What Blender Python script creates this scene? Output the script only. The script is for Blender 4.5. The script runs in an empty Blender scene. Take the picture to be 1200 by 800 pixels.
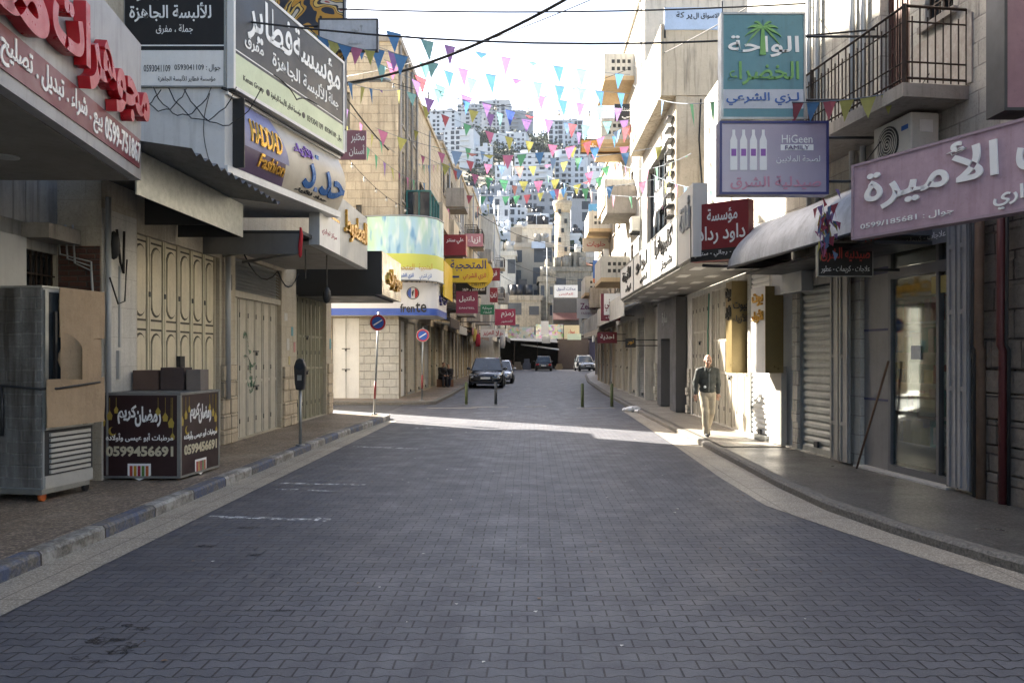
import bpy, math, random
from mathutils import Vector, Matrix, noise
rnd = random.Random(11)
S = bpy.context.scene
COL = S.collection
R = math.radians
# ------------------------------------------------------------------ camera
cam = bpy.data.cameras.new('camera')
cam.sensor_width = 36.0; cam.lens = 28.0
cam.shift_x = -22/1200; cam.shift_y = 15/1200
cam.clip_start = 0.1; cam.clip_end = 4000
camo = bpy.data.objects.new('camera', cam); COL.objects.link(camo)
camo.location = (0, 0, 1.85); camo.rotation_euler = (R(90), 0, 0)
S.camera = camo
# ------------------------------------------------------------------ world and sun
SUN_EL, SUN_AZ = R(34), math.atan2(-0.78, 0.62)      # azimuth measured from +Y towards +X
w = bpy.data.worlds.new('World'); S.world = w; w.use_nodes = True
nt = w.node_tree
sky = nt.nodes.new('ShaderNodeTexSky'); sky.sky_type = 'NISHITA'; sky.sun_disc = False
sky.sun_elevation = SUN_EL; sky.sun_rotation = SUN_AZ
sky.air_density = 1.0; sky.dust_density = 6.0; sky.ozone_density = .6; sky.altitude = 500
bg = nt.nodes['Background']; bg.inputs[1].default_value = 0.074
nt.links.new(sky.outputs[0], bg.inputs[0])
sl = bpy.data.lights.new('sun', 'SUN'); sl.energy = 5.0; sl.angle = R(0.53); sl.color = (1, .93, .82)
so = bpy.data.objects.new('sun', sl); COL.objects.link(so)
sd = Vector((math.sin(SUN_AZ)*math.cos(SUN_EL), math.cos(SUN_AZ)*math.cos(SUN_EL), math.sin(SUN_EL)))
so.rotation_euler = sd.to_track_quat('Z', 'Y').to_euler(); so.location = (-20, 20, 40)
vs = S.view_settings
vs.view_transform = 'Standard'; vs.look = 'None'; vs.gamma = 1; vs.use_curve_mapping = False
vs.exposure = 2.9
S.cycles.max_bounces = 8; S.cycles.diffuse_bounces = 5; S.cycles.glossy_bounces = 4
S.cycles.transparent_max_bounces = 12; S.cycles.volume_bounces = 0
S.cycles.use_adaptive_sampling = True; S.cycles.adaptive_threshold = 0.02
try:
    S.cycles.use_denoising = True; S.cycles.denoiser = 'OPENIMAGEDENOISE'
except Exception: pass
# ------------------------------------------------------------------ measuring helpers
FPX, VX, VY, CH = 933.0, 622.0, 415.0, 1.85
def PX(px, py, Y): return Vector(((px-VX)*Y/FPX, Y, CH+(VY-py)*Y/FPX))
def XA(px, Y): return (px-VX)*Y/FPX
def ZA(py, Y): return CH+(VY-py)*Y/FPX
def GY(py, z=0.0): return FPX*(CH-z)/(py-VY)
Z = Vector((0, 0, 1))
class Fr:                                  # a wall plane: origin, direction to the right as seen, outward normal
    def __init__(s, o, u):
        s.o = Vector(o); s.u = Vector((u[0], u[1], 0)).normalized(); s.n = s.u.cross(Z)
    def p(s, u, v, n=0): return s.o+s.u*u+Z*v+s.n*n
    def U(s, px, off=0):                   # where a photo column meets the plane
        k = (px-VX)/FPX; o = s.o+s.n*off
        return (k*o.y-o.x)/(s.u.x-k*s.u.y)
    def Y(s, u): return (s.o+s.u*u).y
    def Zp(s, px, py): return ZA(py, s.Y(s.U(px)))
# ------------------------------------------------------------------ mesh builder
class MB:
    def __init__(s): s.v = []; s.f = []; s.sm = []
    def add(s, vs, fs, smooth=False):
        b = len(s.v); s.v += [Vector(x) for x in vs]
        for f in fs: s.f.append([b+i for i in f]); s.sm.append(smooth)
        return s
    def box(s, x0, x1, y0, y1, z0, z1):
        return s.add([(x, y, z) for z in (z0, z1) for y in (y0, y1) for x in (x0, x1)],
                     [(0,2,3,1),(4,5,7,6),(0,1,5,4),(2,6,7,3),(0,4,6,2),(1,3,7,5)])
    def fb(s, F, u0, u1, v0, v1, n0, n1):
        return s.add([F.p(u, v, n) for v in (v0, v1) for n in (n1, n0) for u in (u0, u1)],
                     [(0,2,3,1),(4,5,7,6),(0,1,5,4),(2,6,7,3),(0,4,6,2),(1,3,7,5)])
    def quad(s, a, b, c, d): return s.add([a, b, c, d], [(0,1,2,3)])
    def prism(s, F, poly, n0, n1):         # outline in (u,v), thickness n0..n1
        k = len(poly)
        return s.add([F.p(u, v, n0) for u, v in poly]+[F.p(u, v, n1) for u, v in poly],
                     [list(range(k))[::-1], list(range(k, 2*k))]+[(i, (i+1) % k, k+(i+1) % k, k+i) for i in range(k)])
    def plan(s, pts, z0, z1):              # outline in plan, extruded upwards
        k = len(pts)
        return s.add([(x, y, z0) for x, y in pts]+[(x, y, z1) for x, y in pts],
                     [list(range(k))[::-1], list(range(k, 2*k))]+[(i, (i+1) % k, k+(i+1) % k, k+i) for i in range(k)])
    def tube(s, pts, r, seg=6, r1=None, caps=True):
        pts = [Vector(p) for p in pts]; n = len(pts); rings = []
        for i, p in enumerate(pts):
            d = (pts[min(i+1, n-1)]-pts[max(i-1, 0)]).normalized()
            a = Vector((0, 0, 1)) if abs(d.z) < .9 else Vector((1, 0, 0))
            x = d.cross(a).normalized(); y = d.cross(x).normalized()
            rr = r if r1 is None else r+(r1-r)*i/(n-1)
            rings.append([p+(x*math.cos(t)+y*math.sin(t))*rr for t in [2*math.pi*k/seg for k in range(seg)]])
        b = len(s.v)
        for g in rings: s.v += g
        for i in range(n-1):
            for k in range(seg):
                k2 = (k+1) % seg
                s.f.append([b+i*seg+k, b+i*seg+k2, b+(i+1)*seg+k2, b+(i+1)*seg+k]); s.sm.append(seg > 4)
        if caps:
            s.f.append([b+k for k in range(seg)][::-1]); s.sm.append(False)
            s.f.append([b+(n-1)*seg+k for k in range(seg)]); s.sm.append(False)
        return s
    def ell(s, c, r, seg=12, rings=8, rot=None):
        c = Vector(c); b = len(s.v)
        for i in range(rings+1):
            th = math.pi*i/rings
            for k in range(seg):
                ph = 2*math.pi*k/seg
                q = Vector((r[0]*math.sin(th)*math.cos(ph), r[1]*math.sin(th)*math.sin(ph), r[2]*math.cos(th)))
                if rot: q = rot @ q
                s.v.append(c+q)
        for i in range(rings):
            for k in range(seg):
                k2 = (k+1) % seg
                s.f.append([b+i*seg+k, b+(i+1)*seg+k, b+(i+1)*seg+k2, b+i*seg+k2]); s.sm.append(True)
        return s
    def cap(s, p0, p1, r0, r1, seg=10):    # tapered capsule
        s.tube([p0, Vector(p0).lerp(Vector(p1), .5), p1], r0, seg, r1)
        s.ell(p0, (r0,)*3, seg, 6); s.ell(p1, (r1,)*3, seg, 6); return s
    def disc(s, F, cu, cv, r, n0, n1, seg=20):
        return s.prism(F, [(cu+r*math.cos(2*math.pi*k/seg), cv+r*math.sin(2*math.pi*k/seg)) for k in range(seg)], n0, n1)
    def loft(s, rings, smooth=True, caps=True):
        b = len(s.v); k = len(rings[0])
        for g in rings: s.v += [Vector(p) for p in g]
        for i in range(len(rings)-1):
            for j in range(k):
                j2 = (j+1) % k
                s.f.append([b+i*k+j, b+i*k+j2, b+(i+1)*k+j2, b+(i+1)*k+j]); s.sm.append(smooth)
        if caps:
            s.f.append([b+j for j in range(k)][::-1]); s.sm.append(False)
            s.f.append([b+(len(rings)-1)*k+j for j in range(k)]); s.sm.append(False)
        return s
    def xf(s, M): s.v = [M @ q for q in s.v]; return s
    def pieces(s):
        par = list(range(len(s.v)))
        def fd(i):
            while par[i] != i: par[i] = par[par[i]]; i = par[i]
            return i
        for f in s.f:
            for i in f[1:]: par[fd(i)] = fd(f[0])
        out = {}
        for f, sm in zip(s.f, s.sm):
            k = fd(f[0]); b, mp = out.setdefault(k, (MB(), {}))
            for i in f:
                if i not in mp: mp[i] = len(b.v); b.v.append(s.v[i])
            b.f.append([mp[i] for i in f]); b.sm.append(sm)
        return [b for b, _ in out.values()]
    def build(s, name, m, parent=None, loc=None, bevel=0, smooth=None):
        if name in SPLIT and parent is not None:
            q = s.pieces()
            if len(q) > 1: return [x.build1(name, m, parent, loc, bevel, smooth) for x in q][0]
        return s.build1(name, m, parent, loc, bevel, smooth)
    def build1(s, name, m, parent=None, loc=None, bevel=0, smooth=None):
        if parent is not None: base = ORG[parent.name]
        elif loc is not None: base = Vector(loc)
        else: base = Vector((0, 0, 0))
        me = bpy.data.meshes.new(name)
        me.from_pydata([q-base for q in s.v], [], s.f)
        me.polygons.foreach_set('use_smooth', s.sm if smooth is None else [smooth]*len(s.f))
        if m: me.materials.append(m)
        me.update()
        o = bpy.data.objects.new(name, me); COL.objects.link(o)
        ORG[o.name] = base
        if parent is not None: o.parent = parent
        else: o.location = base
        if bevel:
            b = o.modifiers.new('bevel', 'BEVEL'); b.width = bevel; b.segments = 2; b.limit_method = 'ANGLE'; b.angle_limit = R(40)
        return o
ORG = {}
SPLIT = {'bracket','post','drain_pipe','strut','hinge','padlock','hanging_cable','wall_pipe','base_frame','lamp_panel','mullion','roof_tank','side_window','slit_window','end_panel','wall_batten','loose_wire','blue_stripe','guide_rail','number_plate','bumper','roof_rail','eye','lock_bar','door_frame_bar','trim','ledge'}
def thing(name, label, cat, loc, group=None):
    o = bpy.data.objects.new(name, None); COL.objects.link(o)
    o.location = loc; o.empty_display_size = .2; ORG[o.name] = Vector(loc)
    return tag(o, label, cat, group)
def tag(o, label, cat, group=None):
    o['label'] = label; o['category'] = cat
    if group: o['group'] = group
    return o
def struct(o): o['kind'] = 'structure'; return o
def copy_tree(o, parent=None):
    c = o.copy(); COL.objects.link(c); ORG[c.name] = ORG[o.name].copy()
    if parent is not None: c.parent = parent
    for ch in [x for x in o.children]: copy_tree(ch, c)
    return c
# ------------------------------------------------------------------ materials
def newmat(name):
    m = bpy.data.materials.new(name); m.use_nodes = True
    return m, m.node_tree, m.node_tree.nodes['Principled BSDF']
def N(t, typ, **kw):
    n = t.nodes.new(typ)
    for k, v in kw.items(): setattr(n, k, v)
    return n
def L(t, a, b): t.links.new(a, b)
def mathn(t, op, a, b=None):
    n = N(t, 'ShaderNodeMath', operation=op)
    for i, x in enumerate((a, b)):
        if x is None: continue
        if isinstance(x, (int, float)): n.inputs[i].default_value = x
        else: L(t, x, n.inputs[i])
    return n.outputs[0]
def mix(t, fac, a, b, bt='MIX'):
    n = N(t, 'ShaderNodeMix', data_type='RGBA', blend_type=bt)
    for i, x in ((0, fac), (6, a), (7, b)):
        if isinstance(x, (int, float)): n.inputs[i].default_value = x
        elif isinstance(x, (tuple, list)): n.inputs[i].default_value = (*x[:3], 1)
        else: L(t, x, n.inputs[i])
    return n.outputs[2]
def ramp(t, x, lo, hi, a=0.0, b=1.0):
    n = N(t, 'ShaderNodeMapRange'); n.inputs[1].default_value = lo; n.inputs[2].default_value = hi
    n.inputs[3].default_value = a; n.inputs[4].default_value = b; L(t, x, n.inputs[0]); return n.outputs[0]
def noisen(t, vec, scale, detail=4, rough=.6):
    n = N(t, 'ShaderNodeTexNoise'); n.inputs['Scale'].default_value = scale
    n.inputs['Detail'].default_value = detail; n.inputs['Roughness'].default_value = rough
    L(t, vec, n.inputs['Vector']); return n.outputs[0]
def bump(t, h, strength, dist, pr):
    n = N(t, 'ShaderNodeBump'); n.inputs['Strength'].default_value = strength; n.inputs['Distance'].default_value = dist
    L(t, h, n.inputs['Height']); L(t, n.outputs[0], pr.inputs['Normal'])
def stretch(t, vec, sx, sy, sz):
    n = N(t, 'ShaderNodeVectorMath', operation='MULTIPLY'); n.inputs[1].default_value = (sx, sy, sz); L(t, vec, n.inputs[0]); return n.outputs[0]
MC = {}
def mat(name, c, rough=.6, metal=0.0, var=.25, scale=2.5, streak=.0, bmp=.0, bscale=60, dark=(.03,.025,.02), spec=.5):
    """painted or plain surface: uneven colour, grime patches, run-down streaks, uneven gloss"""
    if name in MC: return MC[name]
    m, t, p = newmat(name)
    co = N(t, 'ShaderNodeTexCoord').outputs['Object']
    geo = N(t, 'ShaderNodeNewGeometry').outputs['Position']
    n1 = noisen(t, geo, scale, 6, .65); n2 = noisen(t, geo, scale*7, 3)
    col = mix(t, ramp(t, n1, .3, .75, 0, var), c, tuple(x*.45+d*.4 for x, d in zip(c, dark)))
    col = mix(t, ramp(t, n2, .45, .8, 0, var*.6), col, tuple(min(1, x*1.25+.01) for x in c))
    n3 = noisen(t, geo, 22, 5, .7); col = mix(t, ramp(t, n3, .56, .72, 0, min(.55, var*1.1)), col, tuple(x*.4+d for x, d in zip(c, dark)))
    if streak:
        ns = noisen(t, stretch(t, geo, 9, 9, .7), 1.0, 4, .6)
        col = mix(t, ramp(t, ns, .5, .72, 0, streak), col, tuple(x*.3+d for x, d in zip(c, dark)))
    L(t, col, p.inputs['Base Color'])
    L(t, ramp(t, n1, .3, .7, max(.05, rough-.12), min(1, rough+.12)), p.inputs['Roughness'])
    p.inputs['Metallic'].default_value = metal; p.inputs['Specular IOR Level'].default_value = spec
    if bmp: bump(t, noisen(t, geo, bscale, 4), bmp, .02, p)
    MC[name] = m; return m
def stone(name, c1, c2, mortar, bw=.6, bh=.28, var=.4, bmp=.6, grime=.35, rough=.85, ms=.012, glo=.5):
    if name in MC: return MC[name]
    m, t, p = newmat(name)
    geo = N(t, 'ShaderNodeNewGeometry').outputs['Position']
    sx = N(t, 'ShaderNodeSeparateXYZ'); L(t, geo, sx.inputs[0])
    cx = N(t, 'ShaderNodeCombineXYZ'); L(t, mathn(t, 'ADD', sx.outputs[0], sx.outputs[1]), cx.inputs[0]); L(t, sx.outputs[2], cx.inputs[1])
    wob = N(t, 'ShaderNodeVectorMath', operation='MULTIPLY_ADD'); wob.inputs[1].default_value = (.03, .02, 0)
    nn = N(t, 'ShaderNodeTexNoise'); nn.inputs['Scale'].default_value = 3; L(t, geo, nn.inputs['Vector'])
    L(t, nn.outputs['Color'], wob.inputs[0]); L(t, cx.outputs[0], wob.inputs[2])
    br = N(t, 'ShaderNodeTexBrick'); L(t, wob.outputs[0], br.inputs['Vector'])
    br.inputs['Scale'].default_value = 1; br.inputs['Brick Width'].default_value = bw; br.inputs['Row Height'].default_value = bh
    br.inputs['Mortar Size'].default_value = ms; br.inputs['Mortar Smooth'].default_value = .4; br.inputs['Bias'].default_value = 0
    br.inputs['Color1'].default_value = (*c1, 1); br.inputs['Color2'].default_value = (*c2, 1); br.inputs['Mortar'].default_value = (*mortar, 1)
    n1 = noisen(t, geo, .9, 7, .7); n2 = noisen(t, geo, 14, 5, .6)
    ns = noisen(t, stretch(t, geo, 4, 4, .35), 1.0, 5, .65)
    col = mix(t, ramp(t, n1, .35, .7, 0, var), br.outputs['Color'], tuple(x*.5 for x in c2))
    col = mix(t, ramp(t, n2, .5, .8, 0, .4), col, tuple(min(1, x*1.2) for x in c1))
    col = mix(t, ramp(t, ns, glo, glo+.22, 0, grime), col, (.05,.042,.034))
    n5 = noisen(t, geo, 38, 3, .75); col = mix(t, ramp(t, n5, .52, .72, 0, .45), col, tuple(x*.35 for x in c2))
    L(t, col, p.inputs['Base Color']); p.inputs['Roughness'].default_value = rough; p.inputs['Specular IOR Level'].default_value = .25
    h = mathn(t, 'ADD', mathn(t, 'MULTIPLY', mathn(t, 'SUBTRACT', 1.0, br.outputs['Fac']), .7), mathn(t, 'MULTIPLY', n2, .6))
    bump(t, h, bmp, .03, p)
    MC[name] = m; return m
def glassy(name, c=(.02,.025,.03), rough=.06):
    if name in MC: return MC[name]
    m, t, p = newmat(name)
    geo = N(t, 'ShaderNodeNewGeometry').outputs['Position']
    n1 = noisen(t, geo, 1.7, 3)
    L(t, mix(t, ramp(t, n1, .3, .7), c, tuple(x*2.2 for x in c)), p.inputs['Base Color'])
    L(t, ramp(t, n1, .3, .7, rough, rough+.15), p.inputs['Roughness']); p.inputs['Specular IOR Level'].default_value = .7
    MC[name] = m; return m
def clear_glass(name):
    m, t, p = newmat(name)
    tr = N(t, 'ShaderNodeBsdfTransparent'); tr.inputs[0].default_value = (.86, .9, .88, 1)
    gl = N(t, 'ShaderNodeBsdfGlossy'); gl.inputs['Roughness'].default_value = .03
    fr = N(t, 'ShaderNodeFresnel'); fr.inputs[0].default_value = 1.5
    ms = N(t, 'ShaderNodeMixShader'); L(t, mathn(t, 'MULTIPLY', fr.outputs[0], .6), ms.inputs[0]); L(t, tr.outputs[0], ms.inputs[1]); L(t, gl.outputs[0], ms.inputs[2])
    L(t, ms.outputs[0], t.nodes['Material Output'].inputs[0]); return m
def cloth(name, c, trans=.4):
    if name in MC: return MC[name]
    m, t, p = newmat(name)
    geo = N(t, 'ShaderNodeNewGeometry').outputs['Position']
    n1 = noisen(t, geo, 9, 3)
    col = mix(t, ramp(t, n1, .3, .7, 0, .3), c, tuple(x*.6 for x in c))
    L(t, col, p.inputs['Base Color']); p.inputs['Roughness'].default_value = .8
    tl = N(t, 'ShaderNodeBsdfTranslucent'); L(t, col, tl.inputs[0])
    ms = N(t, 'ShaderNodeMixShader'); ms.inputs[0].default_value = trans
    L(t, p.outputs[0], ms.inputs[1]); L(t, tl.outputs[0], ms.inputs[2]); L(t, ms.outputs[0], t.nodes['Material Output'].inputs[0])
    MC[name] = m; return m
def worn(name, c, lo=.42, hi=.55, scale=14, rough=.7):
    """thin worn layer (paint, stain) that lets what is under it show through its gaps"""
    if name in MC: return MC[name]
    m, t, p = newmat(name)
    geo = N(t, 'ShaderNodeNewGeometry').outputs['Position']
    n1 = noisen(t, geo, scale, 6, .7)
    p.inputs['Base Color'].default_value = (*c, 1); p.inputs['Roughness'].default_value = rough
    L(t, ramp(t, n1, lo, hi), p.inputs['Alpha'])
    MC[name] = m; return m
M_STEEL = mat('galvanised steel', (.32,.33,.32), .42, .75, .3, 5)
M_DARK = mat('dark painted metal', (.035,.036,.04), .5, .3)
M_BLACK = mat('black plastic', (.012,.012,.014), .45)
M_WHITE = mat('white paint', (.72,.71,.68), .5, 0, .22, 2, .12)
M_CREAM = mat('cream gate paint', (.60,.53,.38), .5, 0, .3, 3, .3, .15)
M_CREAM2 = mat('pale shutter paint', (.46,.43,.36), .55, 0, .35, 3, .35, .15)
M_OLIVE = mat('olive gate paint', (.27,.26,.19), .5, .1, .3, 3, .3)
M_GREYP = mat('grey panel paint', (.36,.37,.37), .45, .2, .2, 2, .2)
M_GRIME = mat('grimy groove', (.07,.06,.045), .8)
M_GLASS = glassy('window glass')
M_STONEW = stone('warm limestone', (.56,.48,.36), (.46,.39,.29), (.27,.23,.17), .62, .33, grime=.55, var=.55)
M_STONEG = stone('grey weathered limestone', (.40,.35,.27), (.31,.27,.21), (.16,.14,.11), .5, .27, grime=.6)
M_STONEP = stone('pale rough limestone', (.58,.54,.46), (.48,.45,.38), (.28,.26,.22), .55, .26, bmp=1.0)
M_PLAST = mat('white plaster', (.52,.50,.45), .85, 0, .45, 1.2, .6, .2, 20)
M_PLASTB = mat('beige plaster', (.50,.43,.33), .85, 0, .5, 1.2, .65, .2, 20)
M_PLASTO = mat('ochre plaster', (.52,.38,.22), .85, 0, .3, 1.2, .35, .2, 20)
M_CONC = mat('stained concrete', (.33,.30,.26), .85, 0, .5, 1.5, .6, .3, 25)
M_RUST = mat('rusty iron', (.045,.028,.02), .75, .3, .5, 12)
M_CABLE = mat('cable rubber', (.012,.012,.012), .6)
M_RED = mat('red sign paint', (.22,.012,.018), .45, 0, .2, 3, .1)
M_REDL = mat('red letters', (.42,.012,.02), .35, 0, .25, 8)
M_MAROON = mat('maroon sign face', (.16,.02,.035), .45, 0, .2, 3, .12)
M_PINKF = mat('faded pink sign face', (.42,.30,.35), .55, 0, .55, 1.8, .5, dark=(.12,.05,.06))
M_LETTER = mat('white letters', (.8,.8,.78), .45, 0, .08)
M_GOLD = mat('gold letters', (.62,.36,.07), .28, .85, .2, 6)
M_YEL = mat('yellow sign face', (.66,.44,.02), .45, 0, .15, 2, .1)
M_BLUE = mat('blue sign face', (.02,.10,.36), .4, 0, .2, 3, .1)
M_NAVY = mat('navy letters', (.02,.025,.14), .4)
M_TEAL = mat('teal sign face', (.09,.24,.28), .4, 0, .25, 1.6, .25)
M_GREENL = mat('green letters', (.16,.38,.10), .45)
M_CHAR = mat('charcoal sign face', (.016,.016,.017), .5, 0, .3, 2, .1, spec=.3)
M_INK = mat('black letters', (.015,.015,.015), .45)
M_CARD = mat('cardboard', (.37,.27,.17), .85, 0, .45, 1.6, .25, .35, 30, dark=(.06,.04,.025))
M_WOOD = mat('brown wood', (.12,.06,.03), .6, 0, .4, 6)
M_ORANGE = mat('orange plastic', (.55,.12,.02), .45)
# ------------------------------------------------------------------ lettering
_f = {}
for i, ch in enumerate('ا أ إ آ ب ة ت ث ج ح خ د ذ ر ز س ش ص ض ط ظ ع غ ف ق ك ل م ن ه و ى ي ؤ ئ ء'.split()):
    _f[ch] = {'ا':(0xFE8D,2),'أ':(0xFE83,2),'إ':(0xFE87,2),'آ':(0xFE81,2),'ب':(0xFE8F,4),'ة':(0xFE93,2),'ت':(0xFE95,4),'ث':(0xFE99,4),
      'ج':(0xFE9D,4),'ح':(0xFEA1,4),'خ':(0xFEA5,4),'د':(0xFEA9,2),'ذ':(0xFEAB,2),'ر':(0xFEAD,2),'ز':(0xFEAF,2),'س':(0xFEB1,4),'ش':(0xFEB5,4),
      'ص':(0xFEB9,4),'ض':(0xFEBD,4),'ط':(0xFEC1,4),'ظ':(0xFEC5,4),'ع':(0xFEC9,4),'غ':(0xFECD,4),'ف':(0xFED1,4),'ق':(0xFED5,4),'ك':(0xFED9,4),
      'ل':(0xFEDD,4),'م':(0xFEE1,4),'ن':(0xFEE5,4),'ه':(0xFEE9,4),'و':(0xFEED,2),'ى':(0xFEEF,2),'ي':(0xFEF1,4),'ؤ':(0xFE85,2),'ئ':(0xFE89,4),'ء':(0xFE80,1)}[ch]
def shape(s):
    s = s.replace('لا', '\ue000').replace('لأ', '\ue001')
    F2 = dict(_f); F2['\ue000'] = (0xFEFB, 2); F2['\ue001'] = (0xFEF7, 2)
    out = []
    for i, c in enumerate(s):
        if c not in F2: out.append(c); continue
        base, k = F2[c]
        pv = i > 0 and ((s[i-1] in F2 and F2[s[i-1]][1] == 4) or s[i-1] == 'ـ') and k > 1
        nx = k == 4 and i+1 < len(s) and ((s[i+1] in F2 and F2[s[i+1]][1] > 1) or s[i+1] == 'ـ')
        out.append(chr(base+(3 if pv and nx else 2 if nx else 1 if pv else 0)))
    res = []; run = ''
    for c in reversed(out):
        if c.isascii() and (c.isalnum() or c in '-/.+'): run = c+run
        else: res.append(run); run = ''; res.append(c)
    res.append(run)
    return ''.join(res)
_tc = {}
def glyphs(s, bold=0.0):
    k = (s, bold)
    if k in _tc: return _tc[k]
    c = bpy.data.curves.new('lettering', 'FONT')
    c.body = shape(s) if any(x in _f for x in s) else s
    c.resolution_u = 2; c.extrude = .5; c.offset = bold; c.fill_mode = 'BOTH'
    o = bpy.data.objects.new('lettering', c); COL.objects.link(o)
    me = o.evaluated_get(bpy.context.evaluated_depsgraph_get()).to_mesh()
    v = [q.co.copy() for q in me.vertices]; f = [list(q.vertices) for q in me.polygons]
    bpy.data.objects.remove(o); bpy.data.curves.remove(c)
    x0 = min(q.x for q in v); x1 = max(q.x for q in v); y0 = min(q.y for q in v); y1 = max(q.y for q in v)
    _tc[k] = ([((q.x-x0)/(x1-x0), (q.y-y0)/(y1-y0), q.z+.5) for q in v], f); return _tc[k]
def letters(mb, F, s, u0, u1, v0, v1, n0=0.0, d=.008, bold=None):
    if bold is None: bold = .0 if v1-v0 < .16 else .016
    v, f = glyphs(s, bold)
    return mb.add([F.p(u0+(u1-u0)*a, v0+(v1-v0)*b, n0+d*c) for a, b, c in v], f)
def sign(name, label, F, u0, u1, v0, v1, face, texts=(), th=.12, n0=0.0, rim=None, rimw=.04, cat='shop sign', group=None, extra=(), bracket=None):
    """box sign: n0 is the plane of its face; texts = (string, fu0, fu1, fv0, fv1, material[, depth, name]) in fractions of the face"""
    T = thing(name, label, cat, F.p((u0+u1)/2, v0, n0-th), group)
    b = MB(); r = rimw if rim else 0
    b.fb(F, u0+r*.5, u1-r*.5, v0+r*.5, v1-r*.5, n0-th+.003, n0); b.build('panel', face, T)
    if rim:
        b = MB(); e = .012
        b.fb(F, u0, u1, v0, v0+r, n0-th, n0+e).fb(F, u0, u1, v1-r, v1, n0-th, n0+e)
        b.fb(F, u0, u0+r, v0+r, v1-r, n0-th, n0+e).fb(F, u1-r, u1, v0+r, v1-r, n0-th, n0+e)
        b.build('frame', rim, T)
    W, H = u1-u0, v1-v0
    for e in extra:                        # flat fields of another colour, standing 3 mm proud of the face
        fu0, fu1, fv0, fv1, m = e[:5]; nm = e[5] if len(e) > 5 else 'colour_band'; k = e[6] if len(e) > 6 else .003
        MB().fb(F, u0+W*fu0, u0+W*fu1, v0+H*fv0, v0+H*fv1, n0, n0+k).build(nm, m, T)
    for tx in texts:
        s, a, b_, c, d, m = tx[:6]; dep = tx[6] if len(tx) > 6 else .005; nm = tx[7] if len(tx) > 7 else 'lettering'
        g = MB(); letters(g, F, s, u0+W*a, u0+W*b_, v0+H*c, v0+H*d, n0+.003, dep); g.build(nm, m, T)
    if bracket is not None:                # arms back to the wall the sign hangs from
        g = MB()
        for fv in (.2, .8):
            z = v0+H*fv; a = F.p(u0 if bracket < F.p(u0, 0).x else u1, z, n0-th/2)
            g.tube([a, (bracket, a.y, z)], .02, 5)
        g.build('bracket', M_DARK, T)
    return T
def psign(name, label, x0, y0, x1, y1, Y, face, texts=(), **kw):      # a sign facing down the street, measured in photo pixels
    F = Fr((0, Y, 0), (1, 0))
    return sign(name, label, F, XA(x0, Y), XA(x1, Y), ZA(y1, Y), ZA(y0, Y), face, texts, **kw)
# ================================================================== THE SETTING
def paver_mat():
    m, t, p = newmat('interlocking pavers')
    geo = N(t, 'ShaderNodeNewGeometry').outputs['Position']
    s = N(t, 'ShaderNodeSeparateXYZ'); L(t, geo, s.inputs[0]); x, y = s.outputs[0], s.outputs[1]
    W, H = .225, .118
    wob = noisen(t, geo, .8, 2)
    x = mathn(t, 'ADD', x, mathn(t, 'MULTIPLY', wob, .05)); y = mathn(t, 'ADD', y, mathn(t, 'MULTIPLY', noisen(t, geo, 1.1, 2), .05))
    cw = mathn(t, 'COSINE', mathn(t, 'MULTIPLY', x, 2*math.pi/W))
    cw = ramp(t, cw, -.55, .55, -1, 1)                       # flat-topped wave: the waist of each block
    ch = mathn(t, 'COSINE', mathn(t, 'MULTIPLY', y, math.pi/H))
    y2 = mathn(t, 'ADD', y, mathn(t, 'MULTIPLY', mathn(t, 'MULTIPLY', cw, ch), -.0115))
    c = N(t, 'ShaderNodeCombineXYZ'); L(t, x, c.inputs[0]); L(t, y2, c.inputs[1])
    br = N(t, 'ShaderNodeTexBrick'); L(t, c.outputs[0], br.inputs['Vector'])
    br.inputs['Scale'].default_value = 1; br.inputs['Brick Width'].default_value = W; br.inputs['Row Height'].default_value = H
    br.inputs['Mortar Size'].default_value = .0068; br.inputs['Mortar Smooth'].default_value = .35; br.offset = .5
    br.inputs['Color1'].default_value = (.116,.117,.128,1); br.inputs['Color2'].default_value = (.088,.089,.099,1); br.inputs['Mortar'].default_value = (.013,.012,.011,1)
    n1 = noisen(t, geo, .35, 6, .65); n2 = noisen(t, geo, 55, 4, .7); n3 = noisen(t, geo, 2.2, 5, .65)
    col = mix(t, ramp(t, n1, .40, .68, 0, .6), br.outputs['Color'], (.044,.043,.052))
    n6 = noisen(t, geo, 26, 3, .75); col = mix(t, ramp(t, n6, .55, .7, 0, .5), col, (.032,.032,.038))
    col = mix(t, ramp(t, n3, .55, .75, 0, .5), col, (.10,.097,.105))
    col = mix(t, ramp(t, n2, .5, .72, 0, .6), col, (.12,.12,.135))
    col = mix(t, ramp(t, noisen(t, stretch(t, geo, 1.6, .12, 1), 1, 5), .52, .7, 0, .5), col, (.044,.043,.052))
    L(t, col, p.inputs['Base Color']); L(t, ramp(t, n3, .3, .7, .42, .68), p.inputs['Roughness'])
    p.inputs['Specular IOR Level'].default_value = .35
    h = mathn(t, 'ADD', mathn(t, 'SUBTRACT', 1.0, br.outputs['Fac']), mathn(t, 'MULTIPLY', n2, .25))
    bump(t, h, .75, .012, p); return m
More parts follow.
